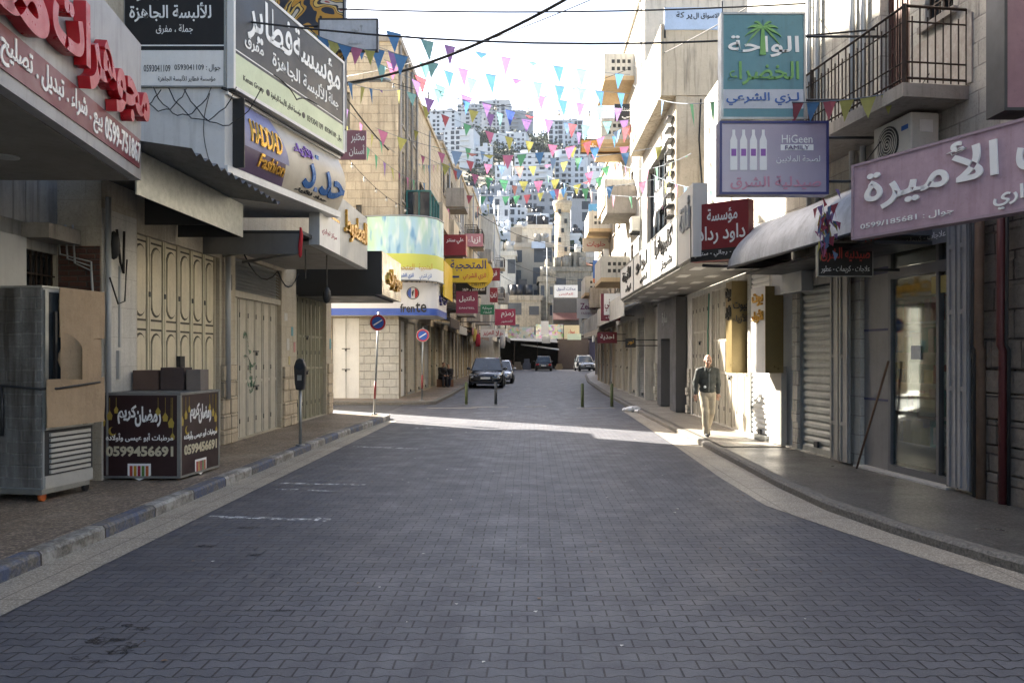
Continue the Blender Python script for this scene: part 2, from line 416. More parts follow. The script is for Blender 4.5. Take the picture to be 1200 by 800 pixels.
def speckle(name, base, light, dark, sc=160, rough=.55, joints=None, spec=.4):
    m, t, p = newmat(name)
    geo = N(t, 'ShaderNodeNewGeometry').outputs['Position']
    v = N(t, 'ShaderNodeTexVoronoi'); v.inputs['Scale'].default_value = sc*.5; L(t, geo, v.inputs['Vector'])
    sx = N(t, 'ShaderNodeSeparateXYZ'); L(t, v.outputs['Color'], sx.inputs[0])
    col = mix(t, ramp(t, sx.outputs[0], .1, .9), dark, light)
    n1 = noisen(t, geo, .7, 6, .7); n2 = noisen(t, geo, 5, 5, .65); n4 = noisen(t, geo, sc*.28, 3, .8)
    v2 = N(t, 'ShaderNodeTexVoronoi'); v2.inputs['Scale'].default_value = sc*.22; L(t, geo, v2.inputs['Vector']); s2 = N(t, 'ShaderNodeSeparateXYZ'); L(t, v2.outputs['Color'], s2.inputs[0])
    col = mix(t, .35, col, mix(t, ramp(t, s2.outputs[1], .25, .85), dark, light)); col = mix(t, .25, col, base)
    col = mix(t, ramp(t, n1, .35, .7, 0, .6), col, tuple(x*.55 for x in base))
    col = mix(t, ramp(t, n2, .55, .75, 0, .45), col, tuple(x*1.5 for x in base))
    h = sx.outputs[0]
    col = mix(t, ramp(t, n4, .50, .66, 0, .75), col, tuple(x*1.9 for x in light)); col = mix(t, ramp(t, n4, .30, .44, .7, 0), col, tuple(x*.5 for x in dark))
    if joints:
        br = N(t, 'ShaderNodeTexBrick'); L(t, geo, br.inputs['Vector']); br.offset = 0
        br.inputs['Scale'].default_value = 1; br.inputs['Brick Width'].default_value = joints; br.inputs['Row Height'].default_value = joints
        br.inputs['Mortar Size'].default_value = .006
        col = mix(t, br.outputs['Fac'], col, tuple(x*.35 for x in base))
    L(t, col, p.inputs['Base Color']); L(t, ramp(t, n1, .3, .7, rough-.15, rough+.15), p.inputs['Roughness']); p.inputs['Specular IOR Level'].default_value = spec
    bump(t, h, .35, .006, p); return m
G_PAVE = paver_mat()
G_WALK_L = speckle('pebble pavement warm', (.16,.125,.095), (.26,.21,.16), (.08,.062,.05), 100, joints=.9)
G_WALK_R = speckle('pebble pavement dark', (.062,.058,.052), (.15,.14,.125), (.022,.02,.02), sc=95, rough=.38, joints=1.2, spec=.6)
G_TILE = speckle('pale pavement tile', (.22,.20,.17), (.32,.29,.25), (.13,.115,.1), rough=.45, joints=.4)
G_GUT = speckle('concrete gutter', (.30,.265,.21), (.38,.34,.28), (.22,.19,.15), 190, rough=.5, joints=1.0)
G_ASPH = speckle('asphalt', (.06,.06,.062), (.09,.09,.09), (.035,.035,.036), 200, rough=.75)
G_EARTH = mat('dusty earth', (.20,.17,.12), .95, 0, .4, .3)
def kerb_mat(name, stripes):
    m, t, p = newmat(name)
    geo = N(t, 'ShaderNodeNewGeometry').outputs['Position']
    n1 = noisen(t, geo, 5, 6, .7); n2 = noisen(t, geo, 30, 4, .7)
    base = mix(t, ramp(t, n2, .3, .7), (.05,.046,.04), (.22,.20,.17))
    if stripes:
        s = N(t, 'ShaderNodeSeparateXYZ'); L(t, geo, s.inputs[0])
        k = mathn(t, 'MODULO', mathn(t, 'ADD', s.outputs[1], 20.35), 2.1)
        blue = mathn(t, 'GREATER_THAN', k, 1.05)
        col = mix(t, blue, (.42,.42,.40), (.04,.07,.16))
        base = mix(t, ramp(t, n1, .38, .58, .75, .05), base, col)
        j = mathn(t, 'LESS_THAN', mathn(t, 'MODULO', k, 1.05), .025)
        base = mix(t, j, base, (.04,.035,.03))
    L(t, base, p.inputs['Base Color']); p.inputs['Roughness'].default_value = .75; bump(t, n2, .6, .012, p); return m
G_KERBL = kerb_mat('blue and white painted kerb', True); G_KERBR = kerb_mat('rough concrete kerb', False)

def hillz(x, y):
    P = [(-60,-.6),(96,-.6),(112,1.5),(140,11),(200,26),(350,64),(450,98),(540,135),(600,161),(650,178),(700,183),(1100,110),(2600,0)]
    z = P[-1][1]
    for (a, b), (c, d) in zip(P, P[1:]):
        if a <= y <= c: z = b+(d-b)*(y-a)/(c-a); break
    if y > 112:
        k = min(1, (y-112)/250); z += k*(-.10*x*min(1, 130/max(1, abs(x))) + 6*noise.noise((x*.012, y*.012, 3.1)))
    return z
def ground():
    xs = [-1800,-900,-500]+[-300+20*i for i in range(31)]+[500,900,1800]
    ys = [-600,-200,-60,40,96,104,112,120,130]+[140+15*i for i in range(40)]+[800,1100,1600,2600]
    v = [(x, y, hillz(x, y)) for y in ys for x in xs]; k = len(xs)
    f = [(i*k+j, i*k+j+1, (i+1)*k+j+1, (i+1)*k+j) for i in range(len(ys)-1) for j in range(k-1)]
    m, t, p = newmat('hillside ground'); geo = N(t, 'ShaderNodeNewGeometry').outputs['Position']
    n1 = noisen(t, geo, .03, 6, .65); n2 = noisen(t, geo, .25, 5)
    col = mix(t, ramp(t, n1, .4, .6), (.05,.058,.03), (.19,.16,.11)); col = mix(t, ramp(t, n2, .4, .7, 0, .6), col, (.28,.25,.19))
    L(t, col, p.inputs['Base Color']); p.inputs['Roughness'].default_value = .95
    struct(MB().add(v, f, True).build('ground', m))
ground()
def sheet(name, pts, z, m): return struct(MB().add([(x, y, z) for x, y in pts], [list(range(len(pts)))]).build(name, m))
LG_IN = [(-3.55,-8),(-3.75,5),(-3.76,12),(-3.74,22.2)]
LG_OUT = [(-4.25,-8),(-4.28,5),(-4.27,12),(-4.22,17.8),(-3.98,22.6),(-3.9,23.0)]
RG_IN = [(6.4,-8),(5.2,0),(3.88,6.2),(3.61,7.05),(3.22,8.395),(2.87,9.75),(2.84,12),(2.93,17),(2.99,26.3)]
RG_OUT = [(7.2,-8),(6.0,0),(4.30,6.2),(4.05,7.0),(3.72,8.2),(3.50,9.4),(3.43,11),(3.45,15),(3.36,26.3)]
RK_FAR = [(3.38,37),(3.7,52),(4.7,69),(6.6,84),(9.5,96.5)]
# the carriageway, one sheet of pavers, and the side street in asphalt
road = [(-6,-8),(8,-8),(8,0)]+[(x+.6, y) for x, y in RG_OUT[2:]]+[(x+.3, y) for x, y in RK_FAR]+[(9,100),(-5,100),(-4.2,30),(-4.6,29)]+[(-4.6,23.3),(-4.6,5)]
sheet('road', road, 0, G_PAVE)
sheet('side_street', [(-60,23.0),(-4.55,22.95),(-4.55,30.0),(-60,32.6)], -.004, G_ASPH)
def ribbon(name, a, b, z, m):
    k = min(len(a), len(b)); v = []; f = []
    n = 240
    def samp(P, t):
        d = t*(len(P)-1); i = min(int(d), len(P)-2); return Vector(P[i]).lerp(Vector(P[i+1]), d-i)
    def aty(P, y):
        for (x0, y0), (x1, y1) in zip(P, P[1:]):
            if y0 <= y <= y1: return x0+(x1-x0)*(y-y0)/(y1-y0)
        return P[-1][0]
    y0 = max(a[0][1], b[0][1]); y1 = min(a[-1][1], b[-1][1])
    for i in range(n+1):
        y = y0+(y1-y0)*i/n; v += [(aty(a, y), y, z), (aty(b, y), y, z)]
    for i in range(n): f.append((2*i, 2*i+1, 2*i+3, 2*i+2))
    return struct(MB().add(v, f).build(name, m))
ribbon('gutter', LG_OUT, LG_IN, .004, G_GUT); ribbon('gutter', RG_IN, RG_OUT, .004, G_GUT)
def kerb(name, line, side, h, m, wdt=.16):
    rings = []; n = len(line)
    for i, (x, y) in enumerate(line):
        d = (Vector(line[min(i+1, n-1)])-Vector(line[max(i-1, 0)])).normalized(); q = Vector((d.y, -d.x))*side
        J = lambda a: a+rnd.uniform(-.006, .006)
        rings.append([(x, y, -.05), (J(x), y, h-.03), (J(x+q.x*.025), y+q.y*.025, h), (x+q.x*wdt, y+q.y*wdt, h+.003), (x+q.x*wdt, y+q.y*wdt, -.05)])
    return struct(MB().loft(rings, False).build(name, m))
def dense(P, st=.5):
    out = []
    for (x0, y0), (x1, y1) in zip(P, P[1:]):
        k = max(1, int(math.hypot(x1-x0, y1-y0)/st)); out += [(x0+(x1-x0)*i/k, y0+(y1-y0)*i/k) for i in range(k)]
    return out+[P[-1]]
LK = [(-4.25,-8),(-4.28,5),(-4.27,12),(-4.22,17.8),(-3.98,22.5),(-4.05,22.95),(-4.35,23.3),(-4.8,23.42),(-12,23.42)]
kerb('kerb', dense(LK), -1, .13, G_KERBL)
RK = RG_OUT+RK_FAR
kerb('kerb', dense(RK), 1, .11, G_KERBR)
FK = [(-40,31.0),(-13,29.3),(-4.6,29.05),(-3.75,29.15),(-3.5,29.5),(-3.5,36),(-3.6,42),(-3.5,60),(-3.2,98)]
kerb('kerb', dense(FK), -1, .13, G_KERBR)
Lw = [(x-.15, y) for x, y in LK[:6]]+[(-4.4,23.15),(-4.85,23.27),(-12,23.27),(-12,12),(-7.5,12),(-7.5,-8)]
sheet('pavement', Lw, .13, G_WALK_L)
sheet('pavement', [(x+.15, y) for x, y in RG_OUT[:7]]+[(3.6,14.9),(6.5,14.9),(9,-8)], .114, G_WALK_R)
sheet('pavement', [(3.6,14.9),(3.52,26.3)]+[(x+.15, y) for x, y in RK_FAR]+[(12,97),(7.5,60),(7,14.9)], .13, G_TILE)
sheet('pavement', [(-40,31.15),(-13,29.45),(-4.6,29.2),(-3.85,29.3),(-3.65,29.6),(-3.65,36),(-3.75,42),(-3.65,60),(-3.35,98),(-8,98),(-8,33),(-40,33)], .13, G_WALK_L)
# painted bay lines, worn
P_LINE = worn('worn white road paint', (.62,.62,.6), .44, .58, 11)
def gl(px, py): y = GY(py); return (XA(px, y), y)
mk = MB()
for a, b, wd in [((244,605),(364,609),.10),((330,573.5),(350,573.5),.07),((358,574),(389,575.5),.07),((328,566),(428,568),.09),((414,523),(490,525.5),.13),((486,501.2),(526,501.6),.15),((370,608),(386,609.5),.16)]:
    p, q = Vector((*gl(*a), .004)), Vector((*gl(*b), .004)); mk.quad(p+Vector((0,-wd/2,0)), q+Vector((0,-wd/2,0)), q+Vector((0,wd/2,0)), p+Vector((0,wd/2,0)))
struct(mk.build('road_marking', P_LINE))
P_OIL = worn('dark oil stain', (.016,.016,.018), .44, .64, 14, .4)
st = MB()
for px, py, rx, ry in [(122,751,.12,.06),(150,757,.07,.06),(140,764,.09,.04),(163,737,.07,.04),(150,733,.04,.03),(92,771,.08,.03),(112,776,.06,.025),(118,737,.03,.02),(290,618,.12,.05),(245,640,.14,.04),(325,617,.08,.03),(300,650,.06,.03),(310,715,.22,.02),(690,640,.12,.02)]:
    x, y = gl(px, py); k = 18
    st.add([(x+rx*(1+.35*rnd.uniform(-1,1))*math.cos(2*math.pi*i/k), y+ry*(1+.35*rnd.uniform(-1,1))*math.sin(2*math.pi*i/k), .005) for i in range(k)], [list(range(k))])
struct(st.build('road_stain', P_OIL))
# crosswise seam with flush metal strips where the bollards stand
sm = None
for a, b in [((500,478),(560,476.5)),((676,478.2),(722,478.2)),((552,476.6),(596,476.4))]:
    p, q = gl(*a), gl(*b); struct(MB().box(p[0], q[0], p[1]-.12, p[1]+.12, .001, .006).build('ground_strip', M_CONC))
T = thing('drain_cover', 'round iron drain cover set in the pavers beyond the sunlit strip', 'drain cover', (gl(627, 476)[0], gl(627, 476)[1], .002))
c_ = gl(627, 476); MB().tube([(c_[0], c_[1], .001), (c_[0], c_[1], .007)], .33, 28).build('lid', mat('worn cast iron', (.05,.045,.04), .5, .6, .4, 12), T); MB().tube([(c_[0], c_[1], .0), (c_[0], c_[1], .005)], .40, 28).build('rim', M_CONC, T)
# litter: small flat scraps on the road
lt = [MB(), MB()]
for i in range(110):
    y = rnd.uniform(4.6, 24)**1.0; x = rnd.uniform(-3.6, 3.0); s = rnd.uniform(.008, .022); a = rnd.uniform(0, 3)
    c, d = math.cos(a)*s, math.sin(a)*s
    lt[i % 2].add([(x-c, y-d, .006), (x+d, y-c, .012), (x+c*1.4, y+d, .007), (x-d, y+c*.7, .010)], [(0,1,2,3)])
for b, m in zip(lt, (mat('pale litter paper', (.6,.58,.52), .8), mat('brown litter leaf', (.22,.13,.07), .8))):
    o = b.build('street_litter', m); o['kind'] = 'stuff'; o['label'] = 'tiny scraps of litter scattered over the pavers'; o['category'] = 'litter'
# ================================================================== BUILDINGS
def facade(F, W, z0, z1, holes, mb, d=.2):
    """front skin of a wall with real openings and their reveals"""
    us = sorted({0, W}|{h[0] for h in holes}|{h[1] for h in holes}); vs_ = sorted({z0, z1}|{h[2] for h in holes}|{h[3] for h in holes})
    for a, b in zip(us, us[1:]):
        for c, e in zip(vs_, vs_[1:]):
            m_, n_ = (a+b)/2, (c+e)/2
            if any(h[0] < m_ < h[1] and h[2] < n_ < h[3] for h in holes): continue
            mb.quad(F.p(a, c), F.p(b, c), F.p(b, e), F.p(a, e))
    for a, b, c, e in [h[:4] for h in holes]:
        mb.quad(F.p(a, c), F.p(a, c, -d), F.p(a, e, -d), F.p(a, e)); mb.quad(F.p(b, c, -d), F.p(b, c), F.p(b, e), F.p(b, e, -d))
        mb.quad(F.p(a, e), F.p(a, e, -d), F.p(b, e, -d), F.p(b, e)); mb.quad(F.p(a, c, -d), F.p(a, c), F.p(b, c), F.p(b, c, -d))
    for u in (0, W): mb.quad(F.p(u, z0, -.3), F.p(u, z0), F.p(u, z1), F.p(u, z1, -.3))
    mb.quad(F.p(0, z1, -.3), F.p(0, z1), F.p(W, z1), F.p(W, z1, -.3))
def shell(T, F, W, z0, z1, holes, m, depth, d=.2):
    b = MB(); facade(F, W, z0, z1, holes, b, d); b.fb(F, 0, W, z0, z1, -depth, -.3)
    return b.build('wall', m, T)
def window(T, F, u0, u1, v0, v1, d=.12, frame=None, bars=0, sill=True, m=None):
    fr = MB(); t = .05
    fr.fb(F, u0, u0+t, v0, v1, -d, -d+.05).fb(F, u1-t, u1, v0, v1, -d, -d+.05).fb(F, u0+t, u1-t, v1-t, v1, -d, -d+.05).fb(F, u0+t, u1-t, v0, v0+t, -d, -d+.05)
    fr.fb(F, (u0+u1)/2-.02, (u0+u1)/2+.02, v0+t, v1-t, -d, -d+.045)
    o = fr.build('window', frame or M_DARK, T)
    MB().fb(F, u0+t, u1-t, v0+t, v1-t, -d-.01, -d+.01).build('pane', m or M_GLASS, o)
    if bars:
        g = MB()
        for i in range(bars): x = u0+(u1-u0)*(i+.5)/bars; g.fb(F, x-.01, x+.01, v0, v1, -.06, -.04)
        for k in (.15, .5, .85): z = v0+(v1-v0)*k; g.fb(F, u0, u1, z-.012, z+.012, -.039, -.03)
        g.build('window_bars', M_RUST, o)
    if sill: MB().fb(F, u0-.08, u1+.08, v0-.09, v0-.003, -.1, .07).build('sill', M_CONC, o)
    return o
def roller(T, F, u0, u1, v0, v1, n, m, name='roller_shutter', pitch=.085):
    b = MB(); k = int((v1-v0)/pitch); pr = []
    for i in range(k):
        z = v0+(v1-v0)*i/k; h = (v1-v0)/k
        pr += [(z+h*.05, n), (z+h*.3, n+.028), (z+h*.7, n+.028), (z+h*.95, n)]
    vs_ = []
    for z, q in pr: vs_ += [F.p(u0+.05, z, q), F.p(u1-.05, z, q)]
    b.add(vs_, [(2*i, 2*i+1, 2*i+3, 2*i+2) for i in range(len(pr)-1)])
    o = b.build(name, m, T)
    for a in (u0, u1-.06): MB().fb(F, a, a+.06, v0, v1, n-.04, n+.05).build('guide_rail', M_STEEL, o)
    MB().fb(F, u0+.06, u1-.06, v0, v0+.09, n-.02, n+.045).build('bottom_bar', M_STEEL, o)
    c = (u0+u1)/2
    MB().fb(F, c-.06, c+.06, v0+.1, v0+.2, n+.03, n+.07).build('padlock', M_DARK, o)
    return o
def folding(T, F, u0, u1, v0, v1, n, m, leaves=4, mid=(.36,), ribs=2, name='folding_gate', locks=True):
    """sheet-metal folding gate: leaves with raised edges, ribs and cross rails"""
    b = MB(); w_ = (u1-u0)/leaves; b.fb(F, u0, u1, v0, v1, n-.03, n)
    rail = MB(); g = MB(); hg = MB()
    for i in range(leaves):
        a = u0+w_*i
        g.fb(F, a-.008, a+.008, v0, v1, n-.001, n+.004)
        rail.fb(F, a+.02, a+.07, v0+.02, v1-.02, n, n+.022).fb(F, a+w_-.07, a+w_-.02, v0+.02, v1-.02, n, n+.022)
        for k in range(ribs):
            x = a+w_*(k+1)/(ribs+1); rail.fb(F, x-.012, x+.012, v0+.05, v1-.05, n, n+.016)
        for k in mid: z = v0+(v1-v0)*k; rail.fb(F, a+.07, a+w_-.07, z-.03, z+.03, n, n+.019)
        if locks:
            for k in (.12, .5, .88): z = v0+(v1-v0)*k; hg.tube([F.p(a, z-.05, n+.02), F.p(a, z+.05, n+.02)], .018, 6)
    o = b.build(name, m, T); rail.build('raised_pattern', m, o); g.build('groove_pattern', M_GRIME, o)
    if locks and ORG[T.name].y < 25: hg.build('hinge', M_DARK, o)
    if locks:
        lk = MB()
        for k in (.36, .62):
            z = v0+(v1-v0)*k; x = u0+w_*(leaves//2)
            lk.fb(F, x-.16, x+.16, z-.015, z+.015, n+.022, n+.04).fb(F, x-.03, x+.03, z-.09, z-.02, n+.022, n+.06)
        lk.build('padlock', M_DARK, o)
    return o
def panel_gate(T, F, u0, u1, v0, v1, n, leaves=6):
    """ornate cream gate: tall raised panels with rounded ends, grime in the grooves"""
    o = MB().fb(F, u0, u1, v0, v1, n-.03, n).build('panelled_gate', M_CREAM, T)
    w_ = (u1-u0)/leaves; out = MB(); inn = MB(); jo = MB(); hg = MB()
    rows = [(.02, .24), (.26, .60), (.63, .985)]; H = v1-v0
    for i in range(leaves):
        a = u0+w_*i; jo.fb(F, a-.007, a+.007, v0, v1, n-.001, n+.006)
        for r0, r1 in rows:
            x0, x1, z0, z1 = a+.07, a+w_-.07, v0+H*r0+.03, v0+H*r1-.03; rr = (x1-x0)/2; cx = (x0+x1)/2
            def ring(g, e): 
                return [(cx-rr-e, z0-e), (cx+rr+e, z0-e), (cx+rr+e, z1+e), (cx-rr-e, z1+e)]
            def capsule(e):
                q = []
                for k in range(9): t_ = math.pi*k/8; q.append((cx+(rr-e)*math.cos(t_), z1-rr*1.15-.03+(rr-e)*math.sin(t_)*1.15))
                for k in range(9): t_ = math.pi+math.pi*k/8; q.append((cx+(rr-e)*math.cos(t_), z0+rr*1.15+.03+(rr-e)*math.sin(t_)*1.15))
                return q
            out.prism(F, ring(0, .024), n+.001, n+.004); 
            inn.prism(F, ring(0, -.008), n+.004, n+.009)
            out.prism(F, capsule(.008), n+.009, n+.0115); inn.prism(F, capsule(.036), n+.0115, n+.026)
        inn.fb(F, a+.012, a+.05, v0, v1, n, n+.028).fb(F, a+w_-.05, a+w_-.012, v0, v1, n, n+.028)
        for k in (.3, .75): z = v0+H*k; hg.fb(F, a-.02, a+.02, z-.04, z+.04, n+.02, n+.04)
    out.build('groove_pattern', M_GRIME, o); inn.build('raised_pattern', M_CREAM, o); jo.build('groove_pattern', M_GRIME, o); hg.build('hinge', M_DARK, o)
    x = u0+w_*3; z = v0+H*.42
    MB().fb(F, x-.09, x+.09, z, z+.2, n+.028, n+.09).build('lock_box', M_BLACK, o)
    MB().tube([F.p(x-.12, z-.13, n+.04), F.p(x+.14, z-.13, n+.04)], .014, 6).ell(F.p(x, z-.18, n+.05), (.03,.03,.045), 8, 6).build('bolt', M_STEEL, o)
    return o
def balcony(T, F, u0, u1, v, dep, mslab=None, rail='bars', h=.95, th=.16):
    s = MB().fb(F, u0, u1, v-th, v, 0.002, dep).build('balcony', mslab or M_CONC, T)
    if rail == 'bars':
        g = MB(); r = .012
        pts = [(u0+.03, .02), (u0+.03, dep-.04), (u1-.03, dep-.04), (u1-.03, .02)]
        for (a, b), (c, e) in zip(pts, pts[1:]):
            for z, q in ((v+.07, .016), (v+h*.28, .012), (v+h*.8, .012), (v+h, .02)):
                g.tube([F.p(a, z, b), F.p(c, z, e)], q, 4)
            k = max(2, int(math.hypot(c-a, e-b)/.095))
            for i in range(k+1):
                t = i/k; zt = v+h*(1 if i % 2 == 0 else .87)
                g.tube([F.p(a+(c-a)*t, v+.02, b+(e-b)*t), F.p(a+(c-a)*t, zt, b+(e-b)*t)], .010, 4, caps=False)
        for a, b in ((u0+.03, dep-.04), (u1-.03, dep-.04), ((u0+u1)/2, dep-.04)): g.tube([F.p(a, v, b), F.p(a, v+h+.02, b)], .03, 4)
        g.build('railing', M_RUST, s)
    elif rail == 'solid':
        MB().fb(F, u0, u1, v, v+h, dep-.1, dep-.002).fb(F, u0, u0+.1, v, v+h, .01, dep-.1).fb(F, u1-.1, u1, v, v+h, .01, dep-.1).build('parapet', mslab or M_PLAST, s)
        g = MB()
        for k in range(5): x = u1+.004; 
    return s
def simple_building(name, label, F, W, H, depth, m, z0=-.5, gz=3.3, fl=3.1, bay=2.1, seed=0, ground='mix', win=(.9,1.4), group=None, bal=0, frame=None, parapet=True, gm=None, cat='building'):
    """street building: shops behind shutters on the ground, windows above, an optional balcony here and there"""
    r = random.Random(seed); T = thing(name, label, cat, F.p(W/2, 0, -depth/2), group)
    holes = []; W_ = []; D_ = []
    k = max(1, int(W/bay)); st = W/k
    for i in range(k):
        a = st*i+.18; D_.append((a, st*(i+1)-.18, .14, gz)); holes.append(D_[-1])
    v = gz+1.7
    while v+win[1]+.8 < H:
        for i in range(k):
            c = st*(i+.5)+r.uniform(-.1, .1); q = (c-win[0]/2, c+win[0]/2, v, v+win[1]); W_.append(q); holes.append(q)
        v += fl
    shell(T, F, W, z0, H, holes, m, depth)
    for q in W_: window(T, F, *q, frame=frame, sill=True, bars=5 if r.random() < .3 else 0)
    for i, q in enumerate(D_):
        c = r.random()
        if c < .5: folding(T, F, *q, -.12, gm or r.choice([M_CREAM2, M_CREAM2, M_OLIVE, M_GREYP]), 4)
        else: roller(T, F, *q, -.12, gm or r.choice([M_CREAM2, M_GREYP, M_STEEL]))
    if parapet: MB().fb(F, -.05, W+.05, H, H+.18, -.4, .1).build('cornice', m, T)
    for i in range(bal):
        q = r.choice(W_); balcony(T, F, q[0]-.9, q[1]+.9, q[2]-.35, r.uniform(.9, 1.3), rail=r.choice(['bars', 'solid']), mslab=r.choice([M_CONC, M_PLASTB]))
    g = MB()
    for i in range(int(W/5)):
        x = r.uniform(.3, W-.3); g.tube([F.p(x, gz+.6, .06), F.p(x, H-.2, .06)], .045, 6)
    if g.v: g.build('drain_pipe', M_GREYP, T)
    return T
FL = lambda x, y0: Fr((x, y0, 0), (0, 1))
FC = lambda x0, y: Fr((x0, y, 0), (1, 0))
M_STONEF = stone('old dressed limestone', (.50,.45,.36), (.45,.40,.31), (.36,.32,.25), .8, .36, bmp=.35, grime=.35, ms=.005)
# ------------------------------------------------------------------ left: the shop building in front (gates under signs)
XL = -5.85
T = thing('shop_building', 'long pale stone shop building with cream gates, nearest on the left', 'building', (-9, 17.7, 0))
B_LEFT = T
F = FL(XL, 10.85); W = 12.5
U = lambda px: F.U(px)
g1 = (U(161), U(257.5), .14, 3.66); d2 = (U(276), U(330), .14, 3.8); g3 = (U(347.5), U(382.5), .14, 3.66)
up = [(1.5+2.8*i, 2.6+2.8*i, 9.4+3.2*j, 10.9+3.2*j) for i in range(4) for j in range(2)]
shell(T, F, W, -.5, 16.5, [g1, d2, g3]+up, M_STONEF, 8)
for q in up: window(T, F, *q)
panel_gate(T, F, *g1, -.10)
folding(T, F, d2[0], d2[1], .14, 3.0, -.12, M_CREAM2, 6, (.4,), 0)
MB().fb(F, d2[0], d2[1], 3.0, 3.12, -.19, -.02).build('lintel', M_CREAM2, T)
lv = MB()
for i in range(9):
    z = 3.14+.07*i; lv.add([F.p(d2[0]+.05, z, -.04), F.p(d2[1]-.05, z, -.04), F.p(d2[1]-.05, z+.06, -.12), F.p(d2[0]+.05, z+.06, -.12)], [(0,1,2,3)])
lv.fb(F, d2[0], d2[1], 3.12, 3.8, -.19, -.13); lv.build('louvre', M_GREYP, T)
folding(T, F, *g3, -.12, M_OLIVE, 7, (.38,.62), 1)
for a, b in ((U(258.5), U(275)), (U(331), U(346.5)), (U(383.5), W)):
    rs = MB(); z = .13
    while z < 1.35:
        h = rnd.uniform(.26, .34); x = a
        while x < b-.05:
            l = min(b-x, rnd.uniform(.3, .55)); q = rnd.uniform(.04, .08)
            rs.prism(F, [(x+.006, z+.006), (x+l-.006, z+.006), (x+l-.006, z+h-.006), (x+.006, z+h-.006)], -.01, q); x += l
        z += h
    rs.build('base_stonework', M_STONEW, T, bevel=.02)
E2 = Fr((XL, 10.86, 0), (0, 1))                    # whitewashed blocks beside the gate
ew = MB().fb(E2, 0, F.U(160)-.02, .13, 3.85, .0, .008); ew.build('whitewashed_panel', stone('whitewashed blocks', (.60,.58,.53), (.56,.54,.49), (.44,.42,.37), .7, .42, grime=.3, ms=.005, bmp=.3), T)
nail = MB().fb(E2, .42, .46, 1.95, 3.1, .009, .03).fb(E2, .36, .40, 1.5, 1.9, .009, .05); nail.build('wall_batten', M_GREYP, T)
# projecting upper storey carrying the clothing signs
CB0, CB1 = (-4.42, 11.5), (-3.70, 15.3)
bay = MB().plan([(-5.9, 11.5), CB0, CB1, (-5.9, 15.3)], 4.47, 7.3); bay.build('projecting_storey', mat('pale grey render', (.60,.60,.585), .6, 0, .25, 1.2, .3), T)
wl = MB()
for k in range(5):
    a = Vector((-5.85+.22*k, 11.46, 5.66)); l_ = .55+.14*k; wl.tube([a+Vector((l_*i/12, -.04, -(.25+.07*k)*math.sin(math.pi*i/12)**.8+.02*math.sin(i*2.0+k))) for i in range(13)], .008, 4)
wl.tube([(-4.62-.09*math.sin(math.pi*i/8), 11.46, 5.6-1.0*i/8) for i in range(9)], .006, 4); wl.build('loose_wire', M_CABLE, T)
# pipes and meter clutter on this front
pp = MB().tube([F.p(U(262), 1.0, .09), F.p(U(262), 4.4, .09)], .055, 8); pp.build('drain_pipe', M_GREYP, T)
pp = MB().tube([E2.p(.06, .2, .06), E2.p(.06, 4.0, .06)], .04, 8); pp.build('drain_pipe', M_GREYP, T)
wr = MB().tube([E2.p(.02,2.9,.1), E2.p(.2,2.55,.12), E2.p(.42,2.6,.1), E2.p(.52,3.2,.08)], .012, 5).tube([E2.p(.3,3.6,.05), E2.p(.36,3.15,.07), E2.p(.46,3.0,.06), E2.p(.5,3.6,.05)], .018, 5)
wr.ell(E2.p(.12, 3.35, .1), (.09,.07,.2), 10, 6); wr.build('cable_bundle', M_CABLE, T)
MB().fb(F, U(265.5), U(269.5), 2.15, 2.9, .004, .02).build('notice_plate', M_INK, T)
# ------------------------------------------------------------------ left, nearest: the jeweller's
T = thing('jeweller_building', 'grimy old shop behind the covered fridge, far left', 'building', (-9, 6, 0))
FA = FL(-6.45, -8); WA = 19.9
wnd = (FA.U(24), FA.U(68), 1.2, 3.2)
shell(T, FA, WA, -.5, 16.4, [wnd, (11.5, 15.2, .14, 3.1)], mat('old plaster boarding', (.34,.33,.30), .85, 0, .45, 1.5, .6), 8)
window(T, FA, *wnd, bars=7, sill=False)
folding(T, FA, 11.5, 15.2, .14, 3.1, -.12, M_GREYP, 4)
lb = FA.U(25), 18.8
MB().fb(FA, lb[0], lb[1], 3.33, 3.52, .002, .35).build('lintel_slab', M_CONC, T)
bd = MB()
for i in range(17): bd.fb(FA, 14.4+.25*i, 14.4+.25*i+.235, 3.53, 5.3, .003, .02)
bd.build('boarding', mat('weathered pale boards', (.42,.41,.38), .8, 0, .4, 2, .6), T)
MB().fb(FC(-6.44, 10.85), .02, .58, 1.0, 3.32, .003, .03).build('brick_patch', stone('dark brick', (.12,.055,.04), (.09,.045,.035), (.08,.07,.06), .24, .075), T)
MB().fb(FA, 15.6, FA.U(22), 2.5, 3.32, .004, .1).build('meter_cupboard', M_GREYP, T)
pt = MB()
for k in range(3): pt.tube([(-6.4+.1*k, 10.78, 3.6), (-6.36+.1*k, 10.76, 3.2-.06*k), (-5.95, 10.78, 3.1-.06*k), (-5.9, 10.78, 2.2)], .014, 5)
pt.build('wall_pipe', M_GREYP, T)
